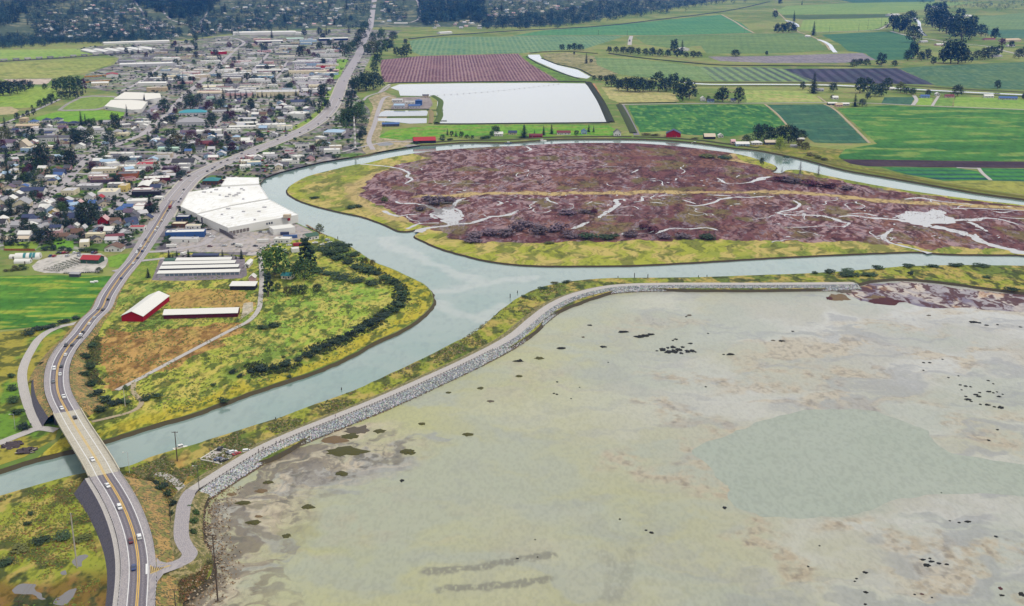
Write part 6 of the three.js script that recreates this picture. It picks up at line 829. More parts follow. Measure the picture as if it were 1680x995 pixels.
// ---- buildings one by one: [name, x1, y1, x2, y2, depth, options]
const list1 = [
['red_barn',268,524,389.5,520.5,13, { h: 3.2, rh: 2, wall: 'maroon', roof: 'white', win: 0, label: 'long low maroon barn with white roof on the tan field', cat: 'barn' }],
['storage_shed',288,432.5,378,431,7, { type: 'shed', h: 2.4, rh: 0.5, wall: 'grey', roof: 'white', win: 0, label: 'storage shed, backmost of four long white roofs', cat: 'shed' }],['storage_shed',269,433,287,432.5,7, { type: 'shed', h: 2.4, rh: 0.5, wall: 'grey', roof: 'green', win: 0, label: 'short dark green roofed shed left of the long white ones', cat: 'shed' }],
['storage_shed',266,439,384.5,436.5,7, { type: 'shed', h: 2.4, rh: 0.5, wall: 'dgrey', roof: 'white', win: 0, label: 'storage shed, second from the back of four white roofs', cat: 'shed' }],['storage_shed',262,446,390,443,7, { type: 'shed', h: 2.4, rh: 0.5, wall: 'dgrey', roof: 'white', win: 0, label: 'storage shed, third from the back of four white roofs', cat: 'shed' }],['storage_shed',258,454,392,451,7, { type: 'shed', h: 2.4, rh: 0.5, wall: 'lgrey', roof: 'white', win: 0, label: 'storage shed, nearest of four long white roofs', cat: 'shed' }],
['carport',315,424,357,424,5, { type: 'shed', h: 2.4, rh: 0.5, wall: 'dgrey', roof: 'navy', win: 0, label: 'low carport with dark panelled roof behind the storage sheds', cat: 'carport' }],
['long_shed',377,476.5,418,476.5,10, { type: 'shed', h: 3.4, rh: 0.8, wall: 'black', roof: 'white', win: 0, label: 'black fronted open shed with white roof by the track', cat: 'shed' }],
['small_barn',408,462,418,462,7, { across: true, h: 3, rh: 2, wall: 'pink', roof: 'white', win: 0, cat: 'barn', label: 'small pink barn with white gable roof by the track' }],['white_shed',401,440,408,440,16, { across: true, h: 2.8, rh: 1, wall: 'white', roof: 'white', win: 1, cat: 'shed' }],
['workshop',271,391,335,389.5,11, { type: 'flat', h: 5, wall: 'blue', roof: 'white', win: 2, label: 'blue walled workshop with white roof beside the highway', cat: 'workshop' }],['annex',277,398.5,323,398.5,8, { type: 'flat', h: 3.2, wall: 'white', roof: 'lgrey', win: 1, label: 'low white annex in front of the blue workshop', cat: 'annex' }],
['shop',288,363,309,363,9, { type: 'flat', h: 4, wall: 'navy', roof: 'lgrey' }],['shop',281,374,304,374,9, { type: 'flat', h: 3.6, wall: 'brown', roof: 'cream' }],['shop',304,376.5,328,376.5,7, { type: 'flat', h: 3.2, wall: 'white', roof: 'cream' }],
['office',332,303.5,357.5,303.5,17, { type: 'hip', h: 4.5, rh: 3, wall: 'brown', roof: 'teal', big: 1, win: 4, label: 'square office with dark teal hipped roof and white columns', cat: 'office' }],['office',362,301,369,302,24, { type: 'flat', h: 4, wall: 'brown', roof: 'white' }],
['shop',449,399,475,399.5,9, { type: 'flat', h: 3.6, wall: 'white', roof: 'white', win: 3 }],['boat_shed',504,395,523,392,9, { h: 3.5, rh: 2, wall: 'white', roof: 'green', label: 'white riverside shed with green pitched roof by the plant', cat: 'shed' }],['cottage',461,458,477,459,8, { h: 3, rh: 1.6, wall: 'cream', roof: 'teal', label: 'small cottage with pale teal roof under the farmstead trees', cat: 'cottage' }],['shed',479,415,492,414,7, { type: 'flat', h: 3, wall: 'white', roof: 'white', win: 0 }],
['garden_shop',132,432.5,161,433.5,11, { h: 3.6, rh: 2.4, wall: 'green', roof: 'red', label: 'garden shop with red striped roof inside the pale nursery yard', cat: 'shop' }],['shed',113,455,129,455.5,4, { type: 'shed', h: 2.6, rh: 0.4, wall: 'dgrey', roof: 'grey', win: 0, label: 'small grey shed at the edge of the green crop', cat: 'shed' }],
['shop',140,392,170,391.5,8, { type: 'flat', h: 4, wall: 'cream', roof: 'cream', win: 2 }],['shop',130,406.5,146,405.5,14, { type: 'flat', h: 4.2, wall: 'cream', roof: 'white', win: 1 }],['canopy',175,395,204,392,8, { type: 'shed', h: 3, rh: 0.6, wall: 'lgrey', roof: 'dred', win: 0, cat: 'canopy', label: 'dark red roofed sales canopy beside the highway' }],['gable_house',171,413.5,198,413.5,12, { across: true, h: 3, rh: 3, wall: 'white', roof: 'brown', win: 3, label: 'white house with large front gable and brown roof by the highway', cat: 'house' }],['house',152,381.5,171,381.5,9, { across: true, h: 3, rh: 2.6, wall: 'lblue', roof: 'grey' }],['mobile_home',175,380,199,379,8, { h: 2.8, rh: 1.2, wall: 'white', roof: 'lgrey', cat: 'mobile home' }],['restaurant',211,380,236,380,9, { type: 'flat', h: 3.8, wall: 'white', roof: 'red', big: 1 }],['house',211,363.5,227,363.5,8, { wall: 'white', roof: 'dgrey' }],['house',233,363,248,363,8, { across: true, h: 3, rh: 3, wall: 'cream', roof: 'navy' }],['house',160,369,176,369,9, { across: true, h: 4.2, rh: 4, wall: 'red', roof: 'pink', label: 'red house with steep white edged gable in the old streets', cat: 'house' }],
['house',51,381.5,69,381.5,9, { across: true, h: 3.4, rh: 2.6, wall: 'white', roof: 'grey' }],['house',80,381.5,99,381.5,9, { h: 4, rh: 2.4, wall: 'white', roof: 'navy' }],['house',103,382,118,382,8, { across: true, wall: 'lgrey', roof: 'purple' }],['house',118,377.5,127,377.5,7, { across: true, h: 4, rh: 2, wall: 'white', roof: 'white' }],['house',131,380.5,139,380.5,8, { across: true, h: 3.4, wall: 'white', roof: 'lgrey' }],['house',24,383.5,36,383.5,8, { across: true, wall: 'white', roof: 'black' }],['house',-4,398,18,398,9, { h: 2.8, rh: 1.8, wall: 'white', roof: 'beige' }],['house',28,397,46,397,9, { h: 2.8, rh: 1.6, wall: 'lgrey', roof: 'beige' }],['house',35,363,54,363,9, { h: 3.6, rh: 2.4, wall: 'dgrey', roof: 'navy' }],['house',113,365,129,365,9, { h: 4.4, rh: 2.6, wall: 'white', roof: 'navy', label: 'two storey white house with deep navy roof by dark trees', cat: 'house' }],['house',68,362,82,362,8, { across: true, h: 2.8, wall: 'pink', roof: 'white' }],['house',108,395.5,124,395.5,8, { type: 'hip', wall: 'grey', roof: 'dgrey', rh: 2 }],
['house',79,354.5,93,354.5,9, { across: true, h: 3.6, rh: 2.8, wall: 'yellow', roof: 'beige', label: 'yellow gabled house in the old streets of town', cat: 'house' }],['house',57,351.5,67,351.5,8, { across: true, h: 3.4, wall: 'white', roof: 'dgrey' }],['house',104,350,119,350,9, { across: true, h: 3, wall: 'lblue', roof: 'blue' }],['house',156,329,168,329,8, { across: true, h: 3, rh: 2.4, wall: 'white', roof: 'red' }],['house',138,330,152,330,10, { across: true, h: 4.5, rh: 3, wall: 'white', roof: 'lgrey' }],['house',124,338,133,338,8, { across: true, wall: 'pink', roof: 'pink' }],['house',144,338,156,338,8, { h: 3, wall: 'white', roof: 'blue' }],['house',168,335,178,335,7, { across: true, wall: 'cream', roof: 'dgrey' }],
['church_hall',20,343,48,342,18, { across: true, h: 4.5, rh: 5, wall: 'cream', roof: 'grey', win: 2, label: 'large cream hall with broad front gable left of the main street', cat: 'hall' }],['hall',-8,339,10,339,16, { across: true, h: 4, rh: 4, wall: 'cream', roof: 'grey', win: 1 }],['apartment_block',32,320,71,319.5,14, { h: 4, rh: 3, wall: 'white', roof: 'navy', win: 6, label: 'long white block with dark blue roof left of the main street', cat: 'apartment block' }],
['store',100,321,121,321,18, { type: 'flat', h: 5, wall: 'cream', roof: 'lgrey' }],['store',124,312.5,163,312,16, { type: 'flat', h: 4.6, wall: 'grey', roof: 'lgrey' }],['store',160,325,190,324.5,22, { type: 'flat', h: 6, wall: 'white', roof: 'cream', label: 'long white corner store with cream roof in the town centre', cat: 'store' }],['store',194,315,207,315,15, { type: 'flat', h: 6.5, wall: 'yellow', roof: 'beige' }],['store',191,294,225,293,18, { type: 'flat', h: 5.5, wall: 'brick', roof: 'dgrey', label: 'orange brick flat roofed store in the town centre', cat: 'store' }],['store',148,302,186,301,16, { type: 'flat', h: 4, wall: 'purple', roof: 'brown' }],['motel',150,285,190,284,16, { type: 'flat', h: 5, wall: 'cream', roof: 'white', win: 7 }],['hall',163,271,188,270.5,14, { h: 4, rh: 2, wall: 'white', roof: 'lblue' }],['house',74,297,91,297,10, { h: 4.4, rh: 1.6, wall: 'white', roof: 'white' }],['house',88,288.5,106,288,10, { h: 4, rh: 3, wall: 'navy', roof: 'navy' }],['house',61,280.5,74,280.5,9, { wall: 'cream', roof: 'white' }],
['store',222,278,257,277.5,20, { type: 'flat', h: 5.5, wall: 'white', roof: 'red', big: 1, label: 'white fronted store with red roof in the middle of town', cat: 'store' }],['barn_store',281,272.5,318,272,20, { h: 4, rh: 3.4, wall: 'white', roof: 'black', label: 'white barn shaped store with black roof in mid town', cat: 'store' }],['store',236,301,279,299,17, { type: 'flat', h: 5, wall: 'maroon', roof: 'white' }],['store',226,312.5,244,312,30, { across: true, h: 4.5, rh: 1.5, wall: 'brown', roof: 'white' }],['store',216,324,262,323,9, { type: 'flat', h: 5.5, wall: 'black', roof: 'dgrey', win: 1, label: 'long black walled store beside the highway', cat: 'store' }],['store',208,341,240,340,14, { type: 'flat', h: 6.5, wall: 'white', roof: 'white', win: 0, label: 'tall blank white store by the big conifer', cat: 'store' }],['store',267,282,290,281,15, { type: 'flat', h: 4.5, wall: 'purple', roof: 'purple' }],['shop',252,330,266,330,9, { type: 'flat', h: 3.6, wall: 'white', roof: 'white' }],
['town_hall',289,207,335,206.5,26, { type: 'hip', h: 5.5, rh: 6, wall: 'lgrey', roof: 'grey', win: 8, label: 'long grey hall with hipped roof and a row of windows', cat: 'hall' }],['hall',293,190,338,189,22, { type: 'hip', h: 4.5, rh: 4, wall: 'lgrey', roof: 'turq', label: 'broad hall with bright turquoise hipped roof', cat: 'hall' }],
['warehouse',226,141,272,140.5,22, { h: 5, rh: 2, wall: 'white', roof: 'white', win: 0 }],['warehouse',240,150.5,273,150,18, { type: 'flat', h: 7, wall: 'tan', roof: 'beige', win: 2 }],['store',271,221.5,293,221,13, { type: 'flat', h: 4.4, wall: 'white', roof: 'dgrey' }],['store',295,223,321,222.5,16, { h: 4.5, rh: 2.4, wall: 'white', roof: 'purple' }],['store',322,223.5,364,222,20, { type: 'flat', h: 6.5, wall: 'white', roof: 'white', win: 3 }],['store',258,249,292,248.5,12, { type: 'flat', h: 4, wall: 'mint', roof: 'mint' }],['house',254,241.5,272,241,11, { across: true, h: 3.6, rh: 4, wall: 'white', roof: 'navy' }],['store',396,238.5,415,238,13, { type: 'flat', h: 4, wall: 'white', roof: 'white' }],['house',328,239.5,357,239,11, { h: 3, rh: 3, wall: 'brick', roof: 'dred' }],['shop',338,163,350,163,10, { type: 'flat', h: 3.5, wall: 'mint', roof: 'mint', win: 1 }],['shop',348,186.5,371,186,12, { h: 3.4, rh: 1.8, wall: 'white', roof: 'grey' }],['warehouse',323,156.5,364,156,22, { h: 4.5, rh: 2.2, wall: 'cream', roof: 'beige', win: 0 }],['warehouse',333,147,354,146.5,18, { h: 4.5, rh: 2, wall: 'white', roof: 'cream', win: 0 }],['long_shed',378,206,422,205,11, { h: 3.2, rh: 1.4, wall: 'white', roof: 'white', win: 6 }],['long_shed',376,212,420,211,9, { h: 3.2, rh: 1.4, wall: 'white', roof: 'white', win: 6 }],['long_shed',390,199,420,198.5,13, { h: 3.4, rh: 1.6, wall: 'lgrey', roof: 'lgrey', win: 6 }],['shop',371,216.5,394,216,9, { type: 'flat', h: 3.6, wall: 'white', roof: 'white' }],['shop',222,198.5,242,198.5,9, { type: 'flat', h: 3, wall: 'white', roof: 'white' }],
['apartment_row',42,220,92,219.5,12, { h: 5, rh: 2.4, wall: 'white', roof: 'grey', win: 8, label: 'white apartment row with grey roof, back left of four', cat: 'apartment block' }],['apartment_row',109,220,169,219,12, { h: 5, rh: 2.4, wall: 'white', roof: 'grey', win: 8, label: 'white apartment row with grey roof, back right of four', cat: 'apartment block' }],['apartment_row',59,232,88,232,12, { h: 5.4, rh: 2, wall: 'white', roof: 'dgrey', win: 7, label: 'white apartment row with dark roof, front left of four', cat: 'apartment block' }],['apartment_row',90,232,117,231.5,12, { h: 5.4, rh: 2, wall: 'white', roof: 'dgrey', win: 7, label: 'white apartment row with dark roof, front right of four', cat: 'apartment block' }],['hall',52,246.5,89,245.5,12, { type: 'flat', h: 4, wall: 'beige', roof: 'white', win: 6 }],['church',25,245,47,245,16, { across: true, h: 4, rh: 8, wall: 'beige', roof: 'beige', win: 2, label: 'beige church with steep gable and dark blue wing', cat: 'church' }],['church_wing',2,239,24,239,13, { h: 4, rh: 3.5, wall: 'white', roof: 'purple' }],['house',31,201,43,201,12, { type: 'hip', h: 6, rh: 2, wall: 'tan', roof: 'tan' }],['hall',25,210.5,62,210,14, { h: 3.5, rh: 2, wall: 'beige', roof: 'tan' }],['house',46,203,60,203,12, { type: 'hip', wall: 'white', roof: 'blue' }],['house',68,200.5,80,200.5,12, { type: 'hip', wall: 'white', roof: 'navy', rh: 3 }],['house',85,199.5,99,199.5,12, { type: 'hip', wall: 'white', roof: 'navy', rh: 3 }],['house',92,206,107,206,12, { type: 'hip', wall: 'cream', roof: 'navy', rh: 3 }],['house',110,206,128,206,12, { type: 'hip', wall: 'white', roof: 'navy', rh: 3 }],['house',94,212.5,108,212.5,10, { wall: 'pink', roof: 'purple' }],['house',168,204,181,204,11, { wall: 'lgrey', roof: 'grey' }],
['red_warehouse',174,127.5,193,127,26, { across: true, h: 6, rh: 2.5, wall: 'white', roof: 'barnred', win: 1, label: 'white warehouse with vivid dark red roof by the bus yard', cat: 'warehouse' }],['long_warehouse',196,110.5,290,108,42, { type: 'flat', h: 6, wall: 'lgrey', roof: 'white', win: 8, label: 'very long pale grey flat warehouse in the upper town', cat: 'warehouse' }],['warehouse',268,100,296,99,26, { type: 'flat', h: 6, wall: 'white', roof: 'white', win: 2 }],['bus_depot',150,141,178,140,20, { h: 5, rh: 2, wall: 'cream', roof: 'white' }],['red_store',352,90,372,89,28, { type: 'flat', h: 7, wall: 'red', roof: 'white', win: 2, label: 'red fronted box store at the top of main street', cat: 'store' }],['store',340,97,366,96,20, { type: 'flat', h: 5, wall: 'white', roof: 'cream' }],['store',330,104,362,103,20, { type: 'flat', h: 5, wall: 'white', roof: 'white' }],
...[0,1,2,3,4,5].map(i => ['striped_shed',152 + i * 19,88.5 - i * 0.9,167 + i * 19,87.8 - i * 0.9,110, { across: true, h: 4, rh: 2, wall: 'lgrey', roof: 'white', win: 0, cat: 'greenhouse shed', label: 'long pale parallel shed in the striped row behind the railway' }]),['packing_house',170,73.5,278,70,24, { h: 5, rh: 2.4, wall: 'white', roof: 'white', win: 0, label: 'long white packing house behind the striped sheds', cat: 'warehouse' }],
['distribution_hall',382,58,486,56.5,70, { type: 'flat', h: 8, wall: 'white', roof: 'white', win: 0, label: 'largest white distribution hall at the head of the town', cat: 'warehouse' }],['warehouse',484,57,496,56.8,40, { type: 'flat', h: 6, wall: 'white', roof: 'white', win: 0 }],['long_warehouse',420,71,464,70,26, { h: 5, rh: 2, wall: 'dgrey', roof: 'white', win: 0 }],['warehouse',470,66.5,498,66,24, { h: 5, rh: 2, wall: 'lgrey', roof: 'mint', win: 0 }],['warehouse',524,67,571,66,22, { h: 6, rh: 2, wall: 'navy', roof: 'white', win: 0 }],['warehouse',492,69,520,68.5,20, { type: 'flat', h: 5, wall: 'lblue', roof: 'white', win: 0 }],['clinic',519,93,561,92,24, { type: 'flat', h: 5.5, wall: 'white', roof: 'grey', win: 6 }],['store',458,96,484,95.5,22, { type: 'flat', h: 5, wall: 'white', roof: 'cream' }],['store',480,105,530,104,20, { type: 'flat', h: 5, wall: 'lgrey', roof: 'white' }],['strip_mall',472,122,536,121,24, { type: 'flat', h: 6, wall: 'cream', roof: 'beige', big: 1, label: 'cream strip mall with long parapet in the upper lot', cat: 'shops' }],['store',519,112,542,111.5,14, { type: 'flat', h: 4, wall: 'red', roof: 'red' }],['long_shed',420,111.5,451,111,14, { h: 4, rh: 1.5, wall: 'dgrey', roof: 'white', win: 0 }],['long_shed',418,119,461,118.5,14, { h: 4, rh: 1.5, wall: 'dgrey', roof: 'white', win: 0 }],
['store',483,132.5,505,132,18, { type: 'flat', h: 5, wall: 'white', roof: 'white' }],['supermarket',420,158,489,157,40, { type: 'flat', h: 7, wall: 'cream', roof: 'lgrey', win: 4, label: 'wide supermarket with pale roof behind a conifer row', cat: 'store' }],['hall',476,172.5,503,172,20, { h: 5, rh: 3, wall: 'white', roof: 'navy' }],['modern_block',471,195,498,195.5,30, { type: 'flat', h: 8, wall: 'white', roof: 'white', win: 5, label: 'tall white modern block left of the highway bend', cat: 'office' }],['office_row',420,211,468,210,18, { type: 'flat', h: 5, wall: 'white', roof: 'white', win: 7 }],['office_row',455,213.5,480,212.5,12, { type: 'flat', h: 5, wall: 'white', roof: 'cream', win: 3 }],['store',507,145,527,144.5,20, { type: 'flat', h: 5, wall: 'cream', roof: 'cream' }],['skylit_building',530,221.5,560,222,26, { type: 'hip', h: 4, rh: 3, wall: 'white', roof: 'lblue', label: 'white building with pale blue skylight roof beside the highway', cat: 'building' }],['store',420,137,458,136.5,16, { type: 'flat', h: 5, wall: 'white', roof: 'lgrey' }],
['works_building',646,178,663,178,16, { h: 5, rh: 2, wall: 'lgrey', roof: 'lblue' }],['works_building',671,178,690,177.5,14, { h: 4, rh: 2, wall: 'lgrey', roof: 'blue' }],['works_building',664,171,680,171,12, { type: 'flat', h: 4, wall: 'white', roof: 'lgrey' }],['works_building',643,168,660,168,10, { h: 4, rh: 1.5, wall: 'white', roof: 'lgrey' }],['blue_tank_house',681,173,692,173,12, { type: 'hip', h: 8, rh: 2, wall: 'blue', roof: 'blue', win: 0, label: 'tall blue tank house at the treatment works', cat: 'building' }],['pump_hut',693,160.5,703,160.5,10, { h: 4, rh: 1.6, wall: 'beige', roof: 'dgrey', label: 'small pump hut standing at the lagoon edge', cat: 'hut' }],['depot',627,208,655,207.5,12, { h: 3.6, rh: 1.8, wall: 'dgrey', roof: 'blue', label: 'low depot with bright blue roof below the settling ponds', cat: 'depot' }],['river_barn',679,236,715,235,16, { h: 4, rh: 4, wall: 'black', roof: 'red', win: 0, label: 'old riverside barn with rusty red roof on dark walls', cat: 'barn' }],
['river_house',811,223.5,825,223.5,10, { wall: 'white', roof: 'white' }],['river_house',834,221.5,848,221.5,10, { wall: 'beige', roof: 'navy' }],['river_house',868,226,890,226,9, { h: 3, rh: 2, wall: 'red', roof: 'dred' }],['river_house',914,221.5,936,221.5,11, { wall: 'white', roof: 'dred' }],['river_house',954,220.5,963,220.5,9, { across: true, h: 4, rh: 3, wall: 'lblue', roof: 'blue' }],['gable_house',1007,223,1019,223,10, { across: true, h: 4.5, rh: 4.5, wall: 'white', roof: 'dgrey', label: 'white gabled house standing on the far river bank', cat: 'house' }],['navy_barn',1093,225,1117,225.5,16, { across: true, h: 5, rh: 5, wall: 'red', roof: 'navy', win: 1, label: 'riverside barn with navy roof and red front', cat: 'barn' }],['boat_house',1156,228.5,1174,228.5,12, { h: 3.6, rh: 3.6, wall: 'black', roof: 'beige', win: 0, label: 'dark boathouse with tan roof on the river bank', cat: 'boathouse' }],['cottage',1179,226,1187,226,7, { across: true, wall: 'white', roof: 'white' }],['cottage',1208,240,1230,240,11, { h: 3, rh: 2.4, wall: 'lblue', roof: 'white' }],['cottage',1234,238,1251,238,10, { type: 'hip', h: 3, wall: 'lgrey', roof: 'white' }],['cottage',1256,238,1274,238,11, { h: 3.6, rh: 2.4, wall: 'dgrey', roof: 'beige' }],['cottage',1308,232,1320,232,8, { h: 3, rh: 1.4, wall: 'dgrey', roof: 'white' }],['cottage',1200,236,1207,236,8, { wall: 'pink', roof: 'pink' }],['shed',1298,242,1309,242,6, { type: 'shed', h: 2.4, rh: 0.5, wall: 'lgrey', roof: 'grey', win: 0 }],
['farmhouse',1150,166,1158,166,10, { across: true, h: 5, rh: 3, wall: 'white', roof: 'white' }],['farmhouse',1161,168,1172,168,9, { wall: 'lblue', roof: 'navy' }],['farmhouse',1200,167,1208,167,9, { wall: 'white', roof: 'navy' }],['farmhouse',1367,163,1376,163,11, { wall: 'white', roof: 'white' }],['barn',1359,172.5,1374,172.5,9, { h: 3, rh: 1.6, wall: 'dgrey', roof: 'white' }],['barn',1382,173.5,1394,173.5,10, { h: 3, rh: 1.6, wall: 'lgrey', roof: 'white' }],['barn',1372,175,1383,175,10, { wall: 'pink', roof: 'tan' }],['farmhouse',1118,84,1131,83.5,18, { across: true, h: 6, rh: 4, wall: 'white', roof: 'white', label: 'bright white farmhouse in the hedge beyond the slough', cat: 'farmhouse' }],['barn',1460,26.5,1477,26,24, { h: 6, rh: 3, wall: 'white', roof: 'white' }],['barn',1556,32,1569,31.5,20, { h: 5, rh: 3, wall: 'white', roof: 'white' }],['barn',1584,28,1596,27.5,20, { h: 5, rh: 3, wall: 'white', roof: 'white' }],['barn',1530,13,1542,12.5,24, { h: 6, rh: 3, wall: 'white', roof: 'white' }],['barn',1648,69,1676,68,26, { h: 5, rh: 4, wall: 'beige', roof: 'tan' }],['farmhouse',1617,66,1634,65.5,14, { wall: 'pink', roof: 'dred' }],['farmhouse',1512,70,1523,69.5,12, { wall: 'white', roof: 'lgrey' }],['farmhouse',1538,75,1550,74.5,12, { wall: 'pink', roof: 'white' }],['farmhouse',1632,94,1645,93.5,12, { wall: 'white', roof: 'grey' }],['farmhouse',1655,77,1666,76.5,12, { wall: 'white', roof: 'lgrey' }],['farmhouse',1512,161,1526,161,10, { wall: 'lblue', roof: 'blue' }],['farmhouse',1552,160.5,1566,160.5,9, { wall: 'pink', roof: 'dred' }],['farmhouse',1616,160.5,1631,160.5,9, { wall: 'white', roof: 'white' }],['farmhouse',1640,163.5,1670,164,10, { h: 3, wall: 'lgrey', roof: 'blue' }],['cottage',1536,157,1543,157,8, { across: true, wall: 'white', roof: 'white' }],['cottage',1460,148,1468,148,8, { wall: 'white', roof: 'white' }],['cottage',1338,150,1352,150,8, { wall: 'lgrey', roof: 'grey' }],['farmhouse',1322,61,1330,61,12, { wall: 'white', roof: 'white' }],['works_store',722,56,742,55,20, { h: 5, rh: 2, wall: 'white', roof: 'white', win: 0 }],['store',646,40,668,39.5,24, { type: 'flat', h: 6, wall: 'white', roof: 'white', win: 0 }],
];
for (const b of list1) building(...b);
// red barn with its gable to the viewer
{ const a = G(208,528.5), b = G(245,528.5), e = G(262,492), w = Math.hypot(b[0] - a[0], b[1] - a[1]); building('red_barn',208,528.5,245,527.6, Math.hypot(e[0] - b[0], e[1] - b[1]) * 0.92, { across: true, h: 4.2, rh: 3.4, wall: 'barnred', roof: 'white', win: 0, label: 'bright red barn with white roof, gable facing the river', cat: 'barn' }).rotation.y += -0.16; }
// hoop greenhouses of the nursery
for (const [x1, y1, x2, y2, d, h, lab] of [[23,427,64,426,8.5,5, 'white hoop greenhouse with teal cover panels at the nursery'],[22,433,48,433,6,3.4, 'low white hoop greenhouse in front of the teal panelled one'],[14,425,24,425,6,3.2, 'short white hoop greenhouse at the left of the nursery']]) { const g = building('hoop_greenhouse', x1, y1, x2, y2, d, { type: 'barrel', h, wall: 'white', label: lab, cat: 'greenhouse' }); if (h === 5) { const w = 21; for (const x of [-2.2,3,5.6]) { const n = 10, pts = Array.from({ length: n + 1 }, (_, i) => { const a = 0.15 + i / n * 2.4; return [Math.cos(a) * (d / 2 + 0.06),1.2 + Math.sin(a) * (h - 1.2 + 0.06)]; }); const pos = [], idx = []; pts.forEach(p => pos.push(x - 1.15, p[1], p[0], x + 1.15, p[1], p[0])); for (let i = 0; i < n; i++) idx.push(2 * i,2 * i + 1,2 * i + 2,2 * i + 1,2 * i + 3,2 * i + 2); const q = new THREE.BufferGeometry(); q.setAttribute('position', new THREE.Float32BufferAttribute(pos,3)); q.setIndex(idx); q.computeVertexNormals(); mesh('teal_panel', q, mat(BC.teal,0.6), g); } } }
// storage shed doors
{ const s = scene.children.find(o => o.userData.label && o.userData.label.startsWith('storage shed, nearest')); for (let i = 0; i < 16; i++) { const m = mesh('roller_door', memo('rdoor', () => box(2.9,2,0.12,0,1,0)), mat(C(104,122,136),0.6), s); m.position.set((i - 7.5) * 3.7 + 3,0,3.56); } }
// ---- further town houses filling the blocks
function free(x, z, r) { for (const o of occ) if ((o[0] - x) ** 2 + (o[1] - z) ** 2 < (o[2] + r) ** 2) return false; if (distTo(HW, x, z) < 13 + r) return false; for (const [l, hw] of ROADS) { const a = l[0], b = l[l.length - 1]; if (distTo(l, x, z) < hw + r * 0.75) return false; } return true; }
function fill(poly, n, kind, angle = 0) {
const bb = bbox(poly); let k = 0, t = 0;
while (k < n && t++ < n * 30) {
const px = rr(bb[0], bb[1]), py = bb[2] + (bb[3] - bb[2]) * Math.pow(rnd(),0.7); if (!inside(poly, px, py)) continue; const [X, Y, Z] = GT(px, py);
const ware = kind === 'ware', shop = ware || (kind === 'shop' ? rnd() < 0.75 : kind === 'hill' ? false : rnd() < 0.12), w = ware ? rr(22,52) : shop ? rr(11,22) : kind === 'hill' ? rr(11,17) : rr(8,12), d = ware ? rr(14,24) : shop ? rr(10,16) : kind === 'hill' ? rr(10,14) : rr(8,11); if (!free(X, Z, Math.min(w, d) * 0.55 + (kind === 'hill' ? 2 : 0))) continue;
occ.push([X, Z, Math.max(w, d) / 2 + 1]); k++;
const wall = pick(['white','white','cream','lgrey','lblue','beige','white','pink','grey']), roof = shop ? pick(['white','white','white','cream','lgrey','white','grey','dgrey','dred']) : kind === 'hill' ? pick(['white','white','lgrey','beige','white','pink','lgrey','grey']) : pick(['dgrey','grey','navy','lgrey','lgrey','white','white','purple','dgrey','blue','black','brown','white','lblue']);
const o = shop ? { type: 'flat', h: rr(3.6,5.5), wall, roof, win: 3 } : { type: rnd() < 0.2 ? 'hip' : 'gable', across: rnd() < 0.45, h: Math.round(rr(2.8,4.6) * 2) / 2, rh: Math.round(rr(1.8,3.2) * 2) / 2, wall, roof, win: kind === 'hill' ? 0 : 2, chimney: rnd() < 0.25 && kind !== 'hill' };
const nm = kind === 'hill' ? 'hillside_house' : ware ? 'warehouse' : shop ? 'shop' : o.type === 'hip' ? 'bungalow' : 'house', W1 = Math.round(w), D1 = Math.round(d);
const b = makeBuilding(nm, `${wordOf[wall]} ${ware ? 'warehouse' : shop ? 'shop' : 'house'} with ${wordOf[roof]} roof ${where(px, py)}`, ware ? 'warehouse' : shop ? 'shop' : 'house', X, Y - 0.05 - (kind === 'hill' ? 0.6 : 0), Z, angle + rr(-0.06,0.06) + (rnd() < 0.15 ? 0.6 : 0), W1, D1, { ...o, group: (ware ? 'warehouses ' : shop ? 'shops ' : 'houses ') + where(px, py) });
}
}
seedV = 909;
for (const q of [[[290,60],[380,62],[380,92],[200,110],[200,96],[290,84]],[[390,62],[560,64],[556,90],[390,92]],[[380,96],[478,98],[470,134],[350,136]],[[290,112],[350,112],[320,138],[240,140]],[[340,140],[420,140],[420,158],[330,160]],[[490,98],[552,98],[540,132],[492,134]]]) fill(q,13,'ware');
fill([[-40,404],[-40,262],[60,258],[146,258],[112,296],[60,340],[10,376]],66,'house',0.05);
fill([[60,335],[110,330],[250,338],[262,350],[235,392],[170,400],[130,392],[40,392],[20,380]],48,'house',0.05);
fill([[-40,258],[-40,214],[60,206],[200,212],[236,222],[165,248],[80,254]],40,'house');
fill([[170,254],[290,256],[330,290],[300,306],[230,320],[130,290]],34,'shop',0.08);
fill([[240,220],[330,226],[470,220],[430,240],[350,262],[300,250],[250,246]],40,'house',0.08);
fill([[340,168],[530,164],[520,190],[440,214],[340,214],[320,196]],44,'house');
fill([[200,186],[290,180],[270,206],[210,230]],14,'house');
fill([[330,140],[560,138],[540,158],[330,158]],14,'shop'); fill([[270,108],[380,96],[470,100],[470,134],[330,138],[250,140]],34,'shop'); fill([[380,62],[560,62],[560,88],[380,90]],26,'shop'); fill([[380,240],[430,244],[540,220],[570,232],[560,254],[440,284],[430,276],[360,282]],22,'shop',0.2);
fill([[480,96],[556,97],[540,130],[486,130]],6,'shop');
fill([[60,62],[60,24],[160,2],[230,8],[262,36],[300,40],[380,14],[400,0],[590,2],[560,44],[400,50],[300,62]],230,'hill',0.1);
fill([[696,46],[712,36],[770,32],[800,40],[800,47],[740,48]],14,'hill'); fill([[800,30],[806,2],[880,-4],[990,-4],[955,12],[880,25]],56,'hill'); fill([[620,38],[628,0],[676,4],[674,36]],14,'hill');

